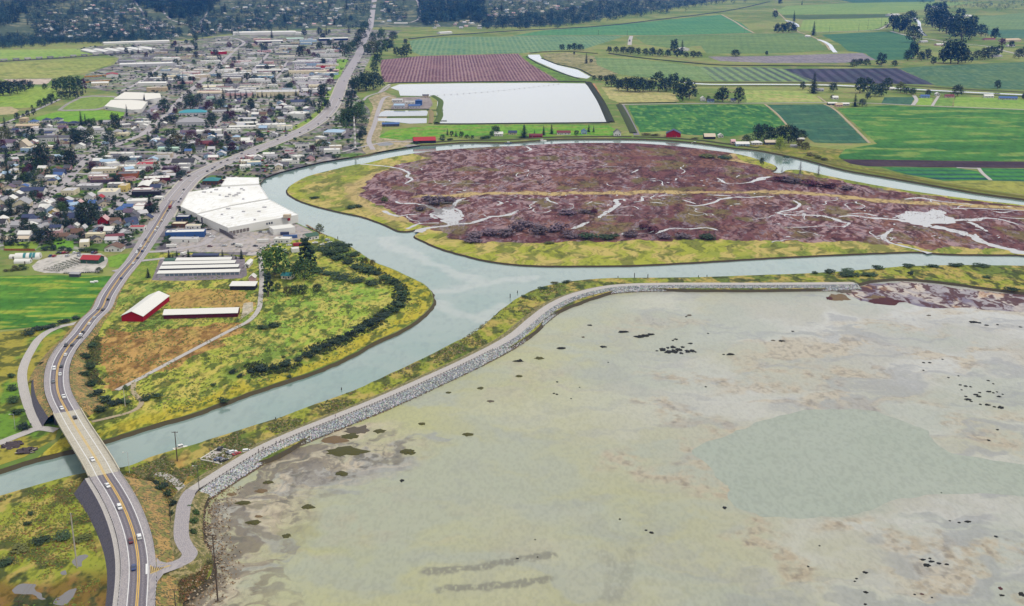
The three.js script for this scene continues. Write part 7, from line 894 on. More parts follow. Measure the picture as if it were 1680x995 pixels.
// ---- yard trees between the houses
seedV = 2024;
for (const [q, n] of [[[[-20,404],[-20,262],[146,258],[60,340],[10,376]],46],[[[60,335],[250,338],[235,392],[40,392]],32],[[[-20,258],[-20,214],[200,212],[236,222],[80,254]],30],[[[170,254],[330,290],[230,320],[130,290]],20],[[[240,220],[470,220],[350,262],[250,246]],32],[[[340,168],[530,164],[440,214],[320,196]],32],[[[240,108],[380,96],[560,96],[540,158],[330,160],[250,140]],44],[[[200,70],[560,62],[560,90],[200,110]],34]]) { let k = 0, t = 0; const bb = bbox(q); while (k < n && t++ < n * 30) { const px = rr(bb[0], bb[1]), py = rr(bb[2], bb[3]); if (!inside(q, px, py)) continue; const g = GT(px, py); if (!free(g[0], g[2],1.5)) continue; k++; const o = tree(px, py, rr(7,13) * (0.6 + py / 500), rnd() < 0.2 ? 'c' : 'd', pick(['deep','deep','dark','mid','blue','maroon']), rr(1,1.35)); o.name = numbered('yard_tree'); } }
// garden hedges and bushes: too many and small to count
{ const im = new THREE.InstancedMesh(BUSH[0], mat([1,1,1],0.95),3600), o = new THREE.Object3D(), cl = new THREE.Color(); let k = 0, t = 0; const tp = townPx; while (k < 3600 && t++ < 18000) { const px = rr(0,600), py = rr(62,404); if (!inside(tp, px, py)) continue; const g = GT(px, py); if (distTo(HW, g[0], g[2]) < 13 || inside(W([[286,378],[486,368],[520,384],[400,414],[276,412]], LAND), g[0], g[2])) continue; o.position.set(g[0], g[1], g[2]); const s = rr(1.8,4.8); o.scale.set(s * rr(1,2.2), s * 0.9, s); o.rotation.y = rr(0,6); o.updateMatrix(); im.setMatrixAt(k, o.matrix); cl.setRGB(...pick([FOL.deep, FOL.dark, FOL.mid, FOL.dark]).map(v => v * rr(0.8,1.3))); im.setColorAt(k++, cl); } im.count = k; im.name = 'garden_bushes'; im.userData = { kind: 'stuff', label: 'garden hedges and bushes all through the town', category: 'bushes' }; im.castShadow = im.receiveShadow = true; scene.add(im); }
// ================================================================ VEHICLES
const carGeo = (() => {
const prof = (pts, w, bev) => { const g = new THREE.ExtrudeGeometry(new THREE.Shape(pts.map(p => new THREE.Vector2(...p))), { depth: w - 2 * bev, bevelEnabled: true, bevelThickness: bev, bevelSize: bev, bevelSegments: 1, steps: 1 }); g.translate(0,0,-(w - 2 * bev) / 2); return g; };
const sedan = { body: prof([[-2.25,0.35],[2.25,0.35],[2.28,0.72],[1.3,0.92],[-1.6,0.95],[-2.25,0.88]],1.78,0.06), roof: prof([[0.35,1.38],[-0.95,1.4],[-1.05,1.34],[0.5,1.32]],1.4,0.05), glass: prof([[1.15,0.94],[0.42,1.34],[-1.0,1.35],[-1.7,0.96]],1.5,0.04) };
const suv = { body: prof([[-2.2,0.4],[2.2,0.4],[2.22,0.9],[1.25,1.08],[-2.2,1.12]],1.86,0.06), roof: prof([[0.45,1.7],[-2.0,1.7],[-2.05,1.62],[0.6,1.62]],1.6,0.05), glass: prof([[1.15,1.1],[0.5,1.64],[-2.0,1.64],[-2.15,1.13]],1.66,0.04) };
const pickup = { body: prof([[-2.7,0.5],[2.4,0.5],[2.42,1.0],[1.3,1.15],[-0.9,1.15],[-0.9,1.08],[-2.7,1.08]],1.9,0.06), roof: prof([[0.5,1.78],[-0.7,1.78],[-0.75,1.7],[0.62,1.7]],1.6,0.05), glass: prof([[1.2,1.17],[0.55,1.72],[-0.72,1.72],[-0.85,1.17]],1.66,0.04) };
const wheel = new THREE.CylinderGeometry(0.33,0.33,0.24,12); wheel.rotateX(Math.PI / 2);
return { sedan, suv, pickup, wheel };
})();
const CARC = { white: C(244,244,244), silver: C(196,200,206), black: C(36,36,40), grey: C(110,112,118), blue: C(50,70,120), red: C(178,30,38), maroon: C(104,32,40), green: C(48,78,64), tan: C(190,172,138) };
const carW = { white: 'white', silver: 'silver', black: 'black', grey: 'grey', blue: 'dark blue', red: 'red', maroon: 'maroon', green: 'dark green', tan: 'tan' };
const TYRE = mat([0.02,0.02,0.022],0.9);
function car(x, y, z, yaw, col, kind, place, px, parts = true) {   // yaw: heading of local +x
const g = carGeo[kind], o = thing('car', `${carW[col]} ${kind === 'suv' ? 'tall car' : kind === 'pickup' ? 'pickup' : 'saloon car'} ${place}`, kind === 'pickup' ? 'pickup' : 'car',[x, y, z], yaw, 'cars ' + place); things[things.length - 1][1] = px;
if (kind === 'pickup') o.name = numbered('pickup_truck');
const pm = mat(CARC[col],0.35); mesh('body', g.body, pm, o); mesh('roof', g.roof, pm, o); mesh('windows', g.glass, GLASS, o);
if (parts) for (const [a, b] of [[1.4,0.82],[1.4,-0.82],[-1.4,0.82],[-1.4,-0.82]]) { const w = mesh('wheel', carGeo.wheel, TYRE, o); w.position.set(a,0.33, b); mesh('rim', memo('rim', () => { const q = new THREE.CylinderGeometry(0.19,0.19,0.26,8); q.rotateX(Math.PI / 2); return q; }), mat(BC.lgrey,0.4), w); }
return o;
}
function hwAt(i) { const a = HW[Math.max(0, i - 1)], b = HW[Math.min(HW.length - 1, i + 1)]; return [HW[i], Math.atan2(-(b[1] - a[1]), b[0] - a[0]), b[0] - a[0], b[1] - a[1]]; }
function hwCar(px, py, col, kind = 'sedan') {
let y = 5, i = 0; for (let k = 0; k < 4; k++) { i = nearIdx(px, py, y); y = HW[i][2] + dyR + 0.6; }
const g = G(px, py, y),[p, yaw, dx, dz] = hwAt(i), L = Math.hypot(dx, dz); let off = ((g[0] - p[0]) * dz - (g[1] - p[1]) * dx) / L;
off = Math.sign(off || 1) * (i > iTown + 30 ? clamp(Math.abs(off),2.2,7.4) : 1.9); const s = ((g[0] - p[0]) * dx + (g[1] - p[1]) * dz) / L;
const place = i < iB0 ? 'on the near stretch of highway' : i <= iB1 ? 'on the concrete bridge' : i < iRamp ? 'on the curved ramp past the bridge' : i < iTown ? 'on the straight highway by the fields' : i < iTown + 70 ? 'on the highway entering town' : 'on the far highway';
car(p[0] + dx / L * s + dz / L * off, p[2] + dyR + 0.05, p[1] + dz / L * s - dx / L * off, yaw + (off > 0 ? Math.PI : 0), col, kind, place, px, i < iTown + 60);
}
for (const c of [[176,797,'white'],[195,833,'white','suv'],[212,888,'maroon'],[229,881,'white','suv'],[216,932,'blue'],[151,754,'white'],[122,685,'black'],[99,670,'white'],[105,651,'white','pickup'],[87.5,626,'grey'],[98,614,'white'],[89.5,605,'white','suv'],[100,601,'black'],[107,582,'white'],[108,567,'black','suv'],[117,566,'black'],[130,550,'white','suv'],[134,546,'black','pickup'],[148,531,'white'],[155,521,'silver'],[166,508,'black'],[160,506.5,'grey'],[180,491,'black','suv'],[205,456,'blue'],[221,432,'white'],[229,423,'black'],[237,412,'blue','suv'],[221,411,'black','suv'],[216,415,'white','suv'],[227,413,'black'],[232,404,'white'],[240,393,'black'],[251,379,'white','suv'],[266,373,'white','suv'],[250,405,'silver'],[246,396,'tan'],[262,362,'white'],[270,362,'tan'],[258,371,'tan'],[290,345,'black'],[297,326,'black'],[299,316,'white'],[294,331,'black'],[301,311,'black'],[312,297,'white'],[325,289,'white'],[340,281,'black','suv'],[348,277,'black'],[352,274,'grey'],[362,267,'black'],[374,263,'black'],[396,252,'black'],[383,260,'white'],[422,246,'black'],[455,229,'black'],[492,217.5,'black'],[509,213,'black'],[528,203.5,'black'],[542,192.5,'black'],[552,175.5,'black'],[557,162,'black'],[554,159.5,'white'],[564,133,'black'],[570,125,'white'],[578,112,'grey'],[585,100,'white'],[590,92,'black']]) hwCar(...c);
// fire engine red lorry and a white motorhome
function lorry(name, label, cat, px, py, yaw, colCab, colBox, L = 8, yTop = 3.2, flat = false) { const g = GT(px, py); const o = thing(name, label, cat,[g[0], g[1] + 0.3, g[2]], yaw); const cb = mesh('cab', box(2.2,2.2,2.4, L / 2 - 1.1,1.6,0), mat(colCab,0.4), o); mesh('windscreen', box(0.1,0.9,2.1, L / 2 + 0.03,2.1,0), GLASS, cb); mesh('load_box', box(L - 2.5, yTop - 0.7,2.5,-1.15,0.7 + (yTop - 0.7) / 2,0), mat(colBox,0.5), o); for (const a of [L / 2 - 1.3,-L / 2 + 1,-L / 2 + 2.2]) for (const b of [-1.1,1.1]) { const w = mesh('wheel', memo('bw', () => { const q = new THREE.CylinderGeometry(0.48,0.48,0.32,12); q.rotateX(Math.PI / 2); return q; }), TYRE, o); w.position.set(a,0.48, b); } return o; }
{ const i = nearIdx(279,340),[p, yaw] = hwAt(i); lorry('fire_truck', 'dark red lorry on the highway beside the white plant','truck',279,342, yaw, C(150,40,44), C(140,44,48),9,3.2); }
lorry('motorhome', 'large white motorhome parked at the edge of the gravel yard','motorhome',281,407,0.25, BC.white, BC.white,9,3.1); lorry('truck', 'white box truck parked beside the motorhome yard, near dirt heap','truck',392,406,2.8, BC.white, BC.white,7,2.8); lorry('truck', 'white box truck behind the storage sheds','truck',301,420,1.2, BC.white, BC.white,6.5,2.9);
for (const [px, py, col, L, lab] of [[476,391,'blue',13, 'long blue trailer in front of the plant annex'],[467,386,'navy',8, 'dark container under the annex wall of the plant'],[489,404,'red',9, 'red shipping container near the dark poplars'],[431,398,'white',10, 'white trailer at the left of the yard office']]) { const g = GT(px, py), o = thing('container', lab,'container',[g[0], g[1] + 0.25, g[2]],0.15); mesh('shell', box(L,2.6,2.5,0,1.4,0), mat(BC[col],0.6), o); mesh('door', box(0.1,2.2,2.2, L / 2 + 0.04,1.4,0), mat(BC.lgrey,0.6), o); for (let i = 0; i < 6; i++) { const r = mesh('rib', memo('rib', () => box(0.12,2.4,0.1,0,1.4,0)), mat(BC[col],0.6), o); r.position.set((i - 2.5) * L / 6.5,0,1.28); } }
const lotCols = ['white','white','silver','black','grey','red','blue','black','maroon','silver'];
seedV = 3131;
function parked(px, py, col, kind, yaw, place) { const g = GT(px, py); car(g[0], g[1] + 0.3, g[2], yaw, col, kind, place, px, py > 360); }
for (const [x, y, c, k, a] of [[377,744,'grey','sedan',0.7],[382,745,'white','suv',0.7],[388,747,'red','sedan',0.7],[358,756,'blue','sedan',0.6],[367,758,'black','suv',0.6],[361,739,'black','suv',1.4],[405,743,'white','suv',0.3]]) parked(x, y, c, k, a, 'in the levee car park');
for (const [x, y, c, k, a] of [[344,405.5,'maroon','sedan',0.1],[368,404.5,'silver','sedan',0.1],[384,402.5,'grey','pickup',0],[342,378,'black','sedan',0.3],[342,386,'white','suv',0.2],[348,390,'white','pickup',0.1],[419,405,'black','sedan',0],[432,409,'white','pickup',0.3],[441,407,'silver','sedan',0.2],[452,403,'grey','sedan',0],[458,408,'white','suv',0.4],[466,412,'white','pickup',0.3],[474,404,'white','sedan',0.2],[470,417,'black','suv',0.2],[517,400,'white','pickup',0.4],[537,395,'pink','suv',0.8],[541,399,'white','sedan',0.8],[530,403,'white','pickup',0.2],[434,383,'white','suv',0.1],[440,381,'silver','sedan',0.1],[428,382,'grey','sedan',0.1]]) parked(x, y, c === 'pink' ? 'silver' : c, k, a, 'in the yard by the white plant');
function lot(poly, rows, place, n, yaw) { let k = 0, t = 0; const bb = bbox(poly); const rowsY = []; for (let r = 0; r < rows; r++) rowsY.push(bb[2] + (r + 0.5) / rows * (bb[3] - bb[2])); while (k < n && t++ < n * 12) { const py = rowsY[Math.floor(rnd() * rows)] + rr(-0.3,0.3), px = rr(bb[0], bb[1]); if (!inside(poly, px, py)) continue; const g = GT(px, py); let ok = true; for (const o of occ) if ((o[0] - g[0]) ** 2 + (o[1] - g[2]) ** 2 < (o[2] + 0.5) ** 2) { ok = false; break; } if (!ok) continue; occ.push([g[0], g[2],1.6]); parked(px, py, pick(lotCols), pick(['sedan','suv','pickup']), yaw + rr(-0.06,0.06), place); k++; } }
lot([[420,262],[470,262],[480,274],[440,284],[420,280]],5, 'in the car lot by the river bend',34,1.3); lot([[380,262],[420,252],[420,268],[382,276]],4, 'in the sales lot beyond the plant',18,1.2); lot([[486,98],[556,98],[540,128],[524,156],[494,156],[482,130]],9, 'in the shopping car park',62,1.4); lot([[176,385],[214,384],[208,402],[178,402]],4, 'in the dealer lot by the highway',14,0.9); lot([[70,417],[120,414],[166,415],[166,420],[80,424]],2, 'along the back of the nursery',12,1.3); lot([[240,262],[330,274],[300,300],[230,290]],6, 'on the streets of mid town',26,1.2); lot([[420,214],[480,214],[470,226],[420,232]],3, 'by the white office row',16,1.3); lot([[330,96],[380,96],[360,124],[320,124]],5, 'in the upper town lots',18,1.3);
// yellow school buses
for (let i = 0; i < 14; i++) { const px = 142 + (i % 7) * 6.2, py = 127 + Math.floor(i / 7) * 9 - (i % 7) * 0.4, g = GT(px, py), o = thing('school_bus', 'yellow school bus parked in the yard by the red roofed warehouse','bus',[g[0], g[1] + 0.1, g[2]],0.5, 'school buses in the depot yard'); mesh('body', box(10.5,2.5,2.4,0,1.75,0), mat(C(226,168,50),0.5), o); mesh('hood', box(1.4,1.3,2.2,5.9,1.1,0), mat(C(226,168,50),0.5), o); mesh('window_band', box(9.2,0.7,2.46,-0.2,2.3,0), GLASS, o); for (const a of [4,-3.4]) for (const b of [-1.05,1.05]) { const w = mesh('wheel', memo('bw', () => 0), TYRE, o); w.position.set(a,0.48, b); } }
// freight train
{ const xs = [[6,100.6],[26,99.6],[45,98.5],[64,97.3],[82,96.3],[101,95.2],[120,93.9],[138,92.6],[157,91.2],[176,89.8]]; xs.forEach(([px, py], i) => { const a = G(px - 6, py + 0.35), b = G(px + 6, py - 0.4), g = G(px, py), yaw = -Math.atan2(b[1] - a[1], b[0] - a[0]), flat = i === 5, o = thing('freight_wagon', flat ? 'low flat freight wagon in the train on the left embankment' : 'grey hopper freight wagon in the train on the left embankment', 'rail wagon',[g[0], LAND + 1.5, g[1]], yaw, 'wagons of the freight train'); mesh('body', flat ? box(17,0.8,3,0,1.3,0) : (() => { const s = new THREE.Shape([new THREE.Vector2(-8.4,4.6), new THREE.Vector2(8.4,4.6), new THREE.Vector2(8,2.4), new THREE.Vector2(5.5,1.1), new THREE.Vector2(-5.5,1.1), new THREE.Vector2(-8,2.4)]); const q = new THREE.ExtrudeGeometry(s, { depth: 3, bevelEnabled: false }); q.translate(0,0,-1.5); return q; })(), mat([C(190,184,188), C(150,148,156), C(204,196,196)][i % 3],0.7), o); for (const x of [-6,6]) { const w = mesh('bogie', box(3,0.9,2.2, x,0.5,0), mat(BC.black), o); } }); }
// ================================================================ STACK, POLES, WIRES
{
const g = G(582.5,243), hgt = 42, o = thing('banded_stack', 'tall slim stack banded in white and grey by the river','chimney',[g[0], LAND, g[1]]);
for (let i = 0; i < 14; i++) { const r0 = 1.5 - i * 0.035, m = mesh(i % 2 ? 'grey_band' : 'white_band', new THREE.CylinderGeometry(r0 - 0.035, r0, hgt / 14,14), mat(i % 2 ? C(170,164,158) : C(244,242,238),0.7), o); m.position.y = (i + 0.5) * hgt / 14; } const b = mesh('base', box(4,1.2,4,0,0.6,0), mat(BC.lgrey), o);
}
const poleTop = {};
function pole(key, px, py, topPy, label, o = {}) {
const y = o.y ?? LAND, g = G(px, py, y), zc = -g[1] * CP + (CAM_H - y) * SP, h = (py - topPy) / (FOC / zc * CP) * (o.k || 1.02), t = thing(o.lamp ? 'street_lamp' : 'utility_pole', label, o.lamp ? 'lamp post' : 'utility pole',[g[0], y - 0.3, g[1]], o.yaw || 0);
mesh('shaft', new THREE.CylinderGeometry(o.r1 || 0.14, o.r0 || 0.24, h,8).translate(0, h / 2,0), mat(o.col || C(96,82,70)), t);
if (o.lamp) { mesh('arm', box(2.2,0.12,0.12,-1, h,0), mat(BC.lgrey,0.5), t); mesh('lamp_head', box(0.8,0.2,0.4,-2.1, h,0), mat(BC.white,0.5), t); } else for (let i = 0; i < (o.arms ?? 1); i++) { const ca = mesh('crossarm', box(3.2,0.22,0.22,0, h - 0.4 - i * 1.6,0), mat(C(110,92,76)), t); for (const x of [-1.4,-0.5,0.5,1.4]) { const q = mesh('insulator', memo('ins', () => new THREE.CylinderGeometry(0.09,0.12,0.3,6)), mat(C(70,72,76)), ca); q.position.set(x, h - 0.15 - i * 1.6,0); } }
poleTop[key] = [g[0], y + h - 0.5, g[1]]; return t;
}
pole('a',290.5,757,707, 'tall dark utility pole on the bank beside the small boat', { arms: 1, r0: 0.34, r1: 0.2 }); pole('b',357,986,872, 'tall utility pole standing at the edge of the bay', { y: 0.2, arms: 2, r0: 0.34, r1: 0.24 }); pole('c',126,932,838, 'pale utility pole in the wet ground left of the highway', { col: C(190,182,168), r0: 0.36, r1: 0.26 }); pole('d',205,667,637, 'pale pole at the edge of the scrub below the ramp', { col: C(206,202,190), arms: 0 }); pole('e',24.5,705,679, 'street lamp beside the loop road', { lamp: 1, col: C(190,188,184), r0: 0.14, r1: 0.1 }); pole('f',212,777,741, 'slim street lamp at the bridge end', { lamp: 1, col: C(214,212,206), r0: 0.14, r1: 0.1 }); pole('g',326.5,805,763, 'dark street lamp on the levee path', { y: 3.6, lamp: 1, col: C(90,88,86), r0: 0.16, r1: 0.12 }); pole('h',288,1000,964, 'utility pole in the brown scrub below the lane', { arms: 1 }); pole('i',40,1060,980, 'utility pole at the lower left corner', {}); pole('j',280,860,832, 'short dark pole in the verge right of the highway', { arms: 0 });
for (const [px, py, tp] of [[1424,48,34],[1446,45,29],[1409,52,40],[1361,53,44],[1029,60,50],[1222,55,45],[982,57,50]]) pole('k' + px, px, py, tp, 'thin utility pole along the upper farm road', { arms: 1, r0: 0.4, r1: 0.25 });
for (const [a, b, off] of [['a','g',0],['c','i',-0.8],['c','i',0.8]]) { const A = poleTop[a], B = poleTop[b], n = 16, pts = []; for (let i = 0; i <= n; i++) { const t = i / n; pts.push(new THREE.Vector3(A[0] + (B[0] - A[0]) * t + off, A[1] + (B[1] - A[1]) * t - 2.4 * 4 * t * (1 - t), A[2] + (B[2] - A[2]) * t)); } const m = mesh(numbered('power_line'), new THREE.TubeGeometry(new THREE.CatmullRomCurve3(pts),24,0.04,4), mat(C(120,104,88)), scene); reg(m, off ? 'sagging wire from the pale pole to the lower left corner' : 'sagging wire from the bank pole to the levee','wire'); }
// old pilings along the levee's river edge
for (const [px, py, h] of [[837,489,7],[849,481,4],[1014,457,4],[1041,457,9],[1063,457,7],[1146,456,4],[1160,456,5],[913,466,3],[560,640,4],[452,688,3]]) { const g = G(px, py,0), hh = h / pxm(py) + 1.5, m = mesh(numbered('mooring_pile'), new THREE.CylinderGeometry(0.28,0.34, hh,8).translate(0, hh / 2 - 1.5,0), mat(C(70,60,52)), scene); m.position.set(g[0],0, g[1]); reg(m, 'weathered timber mooring pile at the levee side of the river','pile', 'mooring piles along the levee', px); }
for (const [px, py, h] of [[507,377,5],[513,380,6],[519,384,5],[527,387,5],[536,392,6],[554,393,5]]) { const g = G(px, py,0), hh = h / pxm(py) + 1.5, m = mesh(numbered('mooring_pile'), new THREE.CylinderGeometry(0.3,0.34, hh,8).translate(0, hh / 2 - 1.5,0), mat(C(84,72,60)), scene); m.position.set(g[0],0, g[1]); reg(m, 'timber mooring pile on the bank below the plant','pile', 'mooring piles by the plant', px); }
{ const l = W([[500,370],[520,382],[545,394]],0.6).map(p => [p[0], p[1],0]); const c = l[1], o = thing('river_dock', 'narrow timber dock along the bank below the white plant','dock',[c[0],0, c[1]]); const r = l.map(p => [p[0] - c[0], p[1] - c[1],0]); mesh('deck', mergeGeometries([stripGeo(r,0.6,2.6,1.1), stripGeo(r,0.6,0.6,1.1,0.7), stripGeo(r,2.6,2.6,1.1,0.7)]), mat(C(150,126,92)), o); }
// ================================================================ BOATS
function boat(px, py, L, yaw, hull, label, cabin = true) { const g = G(px, py,0), o = thing('boat', label,'boat',[g[0],0, g[1]], yaw); const s = new THREE.Shape(); s.moveTo(-L / 2,-L * 0.15); s.lineTo(L * 0.2,-L * 0.15); s.quadraticCurveTo(L * 0.42,-L * 0.12, L / 2,0); s.quadraticCurveTo(L * 0.42, L * 0.12, L * 0.2, L * 0.15); s.lineTo(-L / 2, L * 0.15); const h = new THREE.ExtrudeGeometry(s, { depth: 1.0, bevelEnabled: true, bevelSize: 0.12, bevelThickness: 0.12, bevelSegments: 1 }); h.rotateX(-Math.PI / 2); mesh('hull', h, mat(hull,0.4), o); mesh('deck', box(L * 0.6,0.1, L * 0.22,-L * 0.12,1.18,0), mat(C(206,190,160)), o); if (cabin) { const cb = mesh('cabin', box(L * 0.3,1.3, L * 0.22,0,1.8,0), mat(BC.white,0.5), o); mesh('window', box(L * 0.31,0.4, L * 0.225,0,2.1,0), GLASS, cb); mesh('cabin_roof', box(L * 0.34,0.12, L * 0.25,0,2.5,0), mat(BC.white,0.5), o); } return o; }
boat(296,737.5,7.5,0.6, BC.white, 'small white cabin boat moored under the bank pole'); boat(834,235.5,11,0, BC.navy, 'dark hulled boat moored at the far river bank'); boat(889,231.5,13,0.1, BC.white, 'white cabin cruiser moored at the far river bank'); boat(811,234,8,0, BC.white, 'long low white skiff at the far river bank', false); boat(1140,235.5,9,-0.25, BC.lgrey, 'grey boat moored near the boathouse'); boat(1262,247.5,8,-0.35, BC.white, 'white dinghy below the riverside cottages', false);
for (const [px, py, s] of [[16,733,7],[24,729,6],[42,742,7],[50,738,5]]) { const g = G(px, py), o = thing('scrap_heap', 'heap of dark scrap and pale timbers on the near left bank', 'scrap heap',[g[0], LAND, g[1]],0, 'scrap heaps on the left bank'); mesh('heap', (() => { const q = new THREE.IcosahedronGeometry(s * 0.5,2), p = q.attributes.position; for (let i = 0; i < p.count; i++) { const k = 0.6 + 0.8 * hash(Math.round(p.getX(i) * 9 + px), Math.round(p.getZ(i) * 9 + p.getY(i) * 5)); p.setXYZ(i, p.getX(i) * k * 1.3, Math.max(0, p.getY(i)) * k * 0.5, p.getZ(i) * k); } q.computeVertexNormals(); return q; })(), mat(C(84,74,76)), o); for (let i = 0; i < 5; i++) { const m = mesh('timber', memo('timber', () => box(3.4,0.2,0.3,0,0,0)), mat(C(214,204,190)), o); m.position.set(rr(-s * 0.5, s * 0.5), rr(0.3,0.9), rr(-s * 0.4, s * 0.5)); m.rotation.set(0, rr(0,3), rr(-0.2,0.2)); } }
// ================================================================ NURSERY ROWS, FENCE, SMALL THINGS
for (let i = 0; i < 9; i++) { const a = G(70 + i * 6.4,444 - i * 2.5), b = G(98 + i * 5,446.5 - i * 1.9), o = thing('plant_row', 'row of potted shrubs laid out on the pale nursery yard', 'plant row',[(a[0] + b[0]) / 2, LAND + 0.2, (a[1] + b[1]) / 2],-Math.atan2(b[1] - a[1], b[0] - a[0]), 'plant rows of the nursery'), L = Math.hypot(b[0] - a[0], b[1] - a[1]); const lf = []; for (let k = 0; k < L * 16; k++) lf.push([rr(-L / 2, L / 2), rr(0.1,1.1), rr(-0.6,0.6), rr(0.14,0.3),[rr(-1,1), rr(0,1), rr(-1,1)], rr(0,6)]); mesh('foliage', quads(lf), leafM(FOL[pick(['mid','dark','olive','brown','dark'])]), o); }
{ const a = G(6,411.5), b = G(57,412), L = Math.hypot(b[0] - a[0], b[1] - a[1]), o = thing('board_fence', 'red brown board fence behind the nursery','fence',[(a[0] + b[0]) / 2, LAND, (a[1] + b[1]) / 2],-Math.atan2(b[1] - a[1], b[0] - a[0])); for (let i = 0; i < 12; i++) { const m = mesh('panel', memo('fp', () => box(L / 12 - 0.08,1.8,0.08,0,0.95,0)), mat(C(176,108,72)), o); m.position.x = (i - 5.5) * L / 12; } for (let i = 0; i < 13; i++) { const m = mesh('post', memo('fpo', () => box(0.16,2,0.16,0,1,0.1)), mat(C(140,84,58)), o); m.position.x = (i - 6) * L / 12; } }
for (const [px, py] of [[151,465],[157,464]]) { const g = G(px, py), m = mesh(numbered('hay_bale'), new THREE.CylinderGeometry(0.9,0.9,3,14).rotateZ(Math.PI / 2).translate(0,0.9,0), mat(C(240,240,236)), scene); m.position.set(g[0], LAND, g[1]); reg(m, 'white wrapped bale lying in the green crop','bale', 'bales in the crop', px); }
{ const l = W([[648,158.5],[690,157.9],[740,155.4],[800,151],[840,147],[880,142.5],[920,138]], LAND + 0.25).map(p => [p[0], p[1],0]); const d = dense(l,7), c = d[Math.floor(d.length / 2)], o = thing('float_line', 'curving line of floats dividing the lagoon', 'float line',[c[0], LAND + 0.2, c[1]]); d.forEach((p, i) => { if (i % 2) return; const m = mesh('float', memo('flt', () => new THREE.SphereGeometry(0.7,8,6)), mat(C(120,116,110)), o); m.position.set(p[0] - c[0],0.3, p[1] - c[1]); }); mesh('rope', stripGeo(d.map(p => [p[0] - c[0], p[1] - c[1],0.12]),-0.25,0.25), mat(C(210,206,196)), o); }
// ================================================================ WEED CLUMPS ON THE FLATS
const WEED = { k: C(44,44,40), o: C(86,84,48), b: C(124,104,78), r: C(86,50,50), g: C(104,96,84) };
function clump(px, py, wp, hp, c = 'k') {
const g = G(px, py,0.16), s = pxm(py), a = wp / s / 2, zc = -g[1] * CP + CAM_H * SP, b = Math.min(a * 1.8, hp / 2 / s * zc / CAM_H * 1.02), n = 22, sd = hash(px | 0, py | 0) * 90, pos = [0,0,0], idx = [];
const H = Math.min(0.7, a * 0.18) + 0.1; pos[1] = H;
for (const [f, y] of [[0.55, H * 0.9],[0.86, H * 0.5],[1.08,-0.1]]) for (let i = 0; i < n; i++) { const t = i / n * 6.2832, k = f * (0.3 + 1.3 * fbm(Math.cos(t) * 2.4 + sd, Math.sin(t) * 2.4 + f * 0.5,3)); pos.push(Math.cos(t) * a * k, y * (0.7 + 0.6 * vn(Math.cos(t) * 3 + sd, Math.sin(t) * 3 + f * 5)), Math.sin(t) * b * k); }
for (let i = 0; i < n; i++) { const j = (i + 1) % n; idx.push(0,1 + j,1 + i); for (let r = 0; r < 2; r++) { const p = 1 + r * n; idx.push(p + i, p + j, p + n + i, p + j, p + n + j, p + n + i); } }
const q = new THREE.BufferGeometry(); q.setAttribute('position', new THREE.Float32BufferAttribute(pos,3)); q.setIndex(idx); q.computeVertexNormals();
const where2 = py < 545 ? (px > 1350 ? 'at the far right of the flats' : 'at the far side of the flats') : px > 1480 ? (py < 720 ? 'on the right hand flats' : 'on the lower right flats') : px > 1150 ? (py < 700 ? 'in the middle of the upper flats' : 'by the big tidal pool') : px > 800 ? (py < 680 ? 'on the upper flats off the levee' : 'on the lower middle flats') : py < 760 ? 'near the levee toe' : 'near the lower left shore';
const m = mesh(numbered('seaweed_clump'), q, mat(WEED[c],0.9), scene); m.position.set(g[0],0.16, g[1]); reg(m, `${{ k: 'black', o: 'olive', b: 'brown', r: 'reddish', g: 'grey brown' }[c]} seaweed clump ${where2}`,'seaweed', 'seaweed clumps ' + where2, px);
}
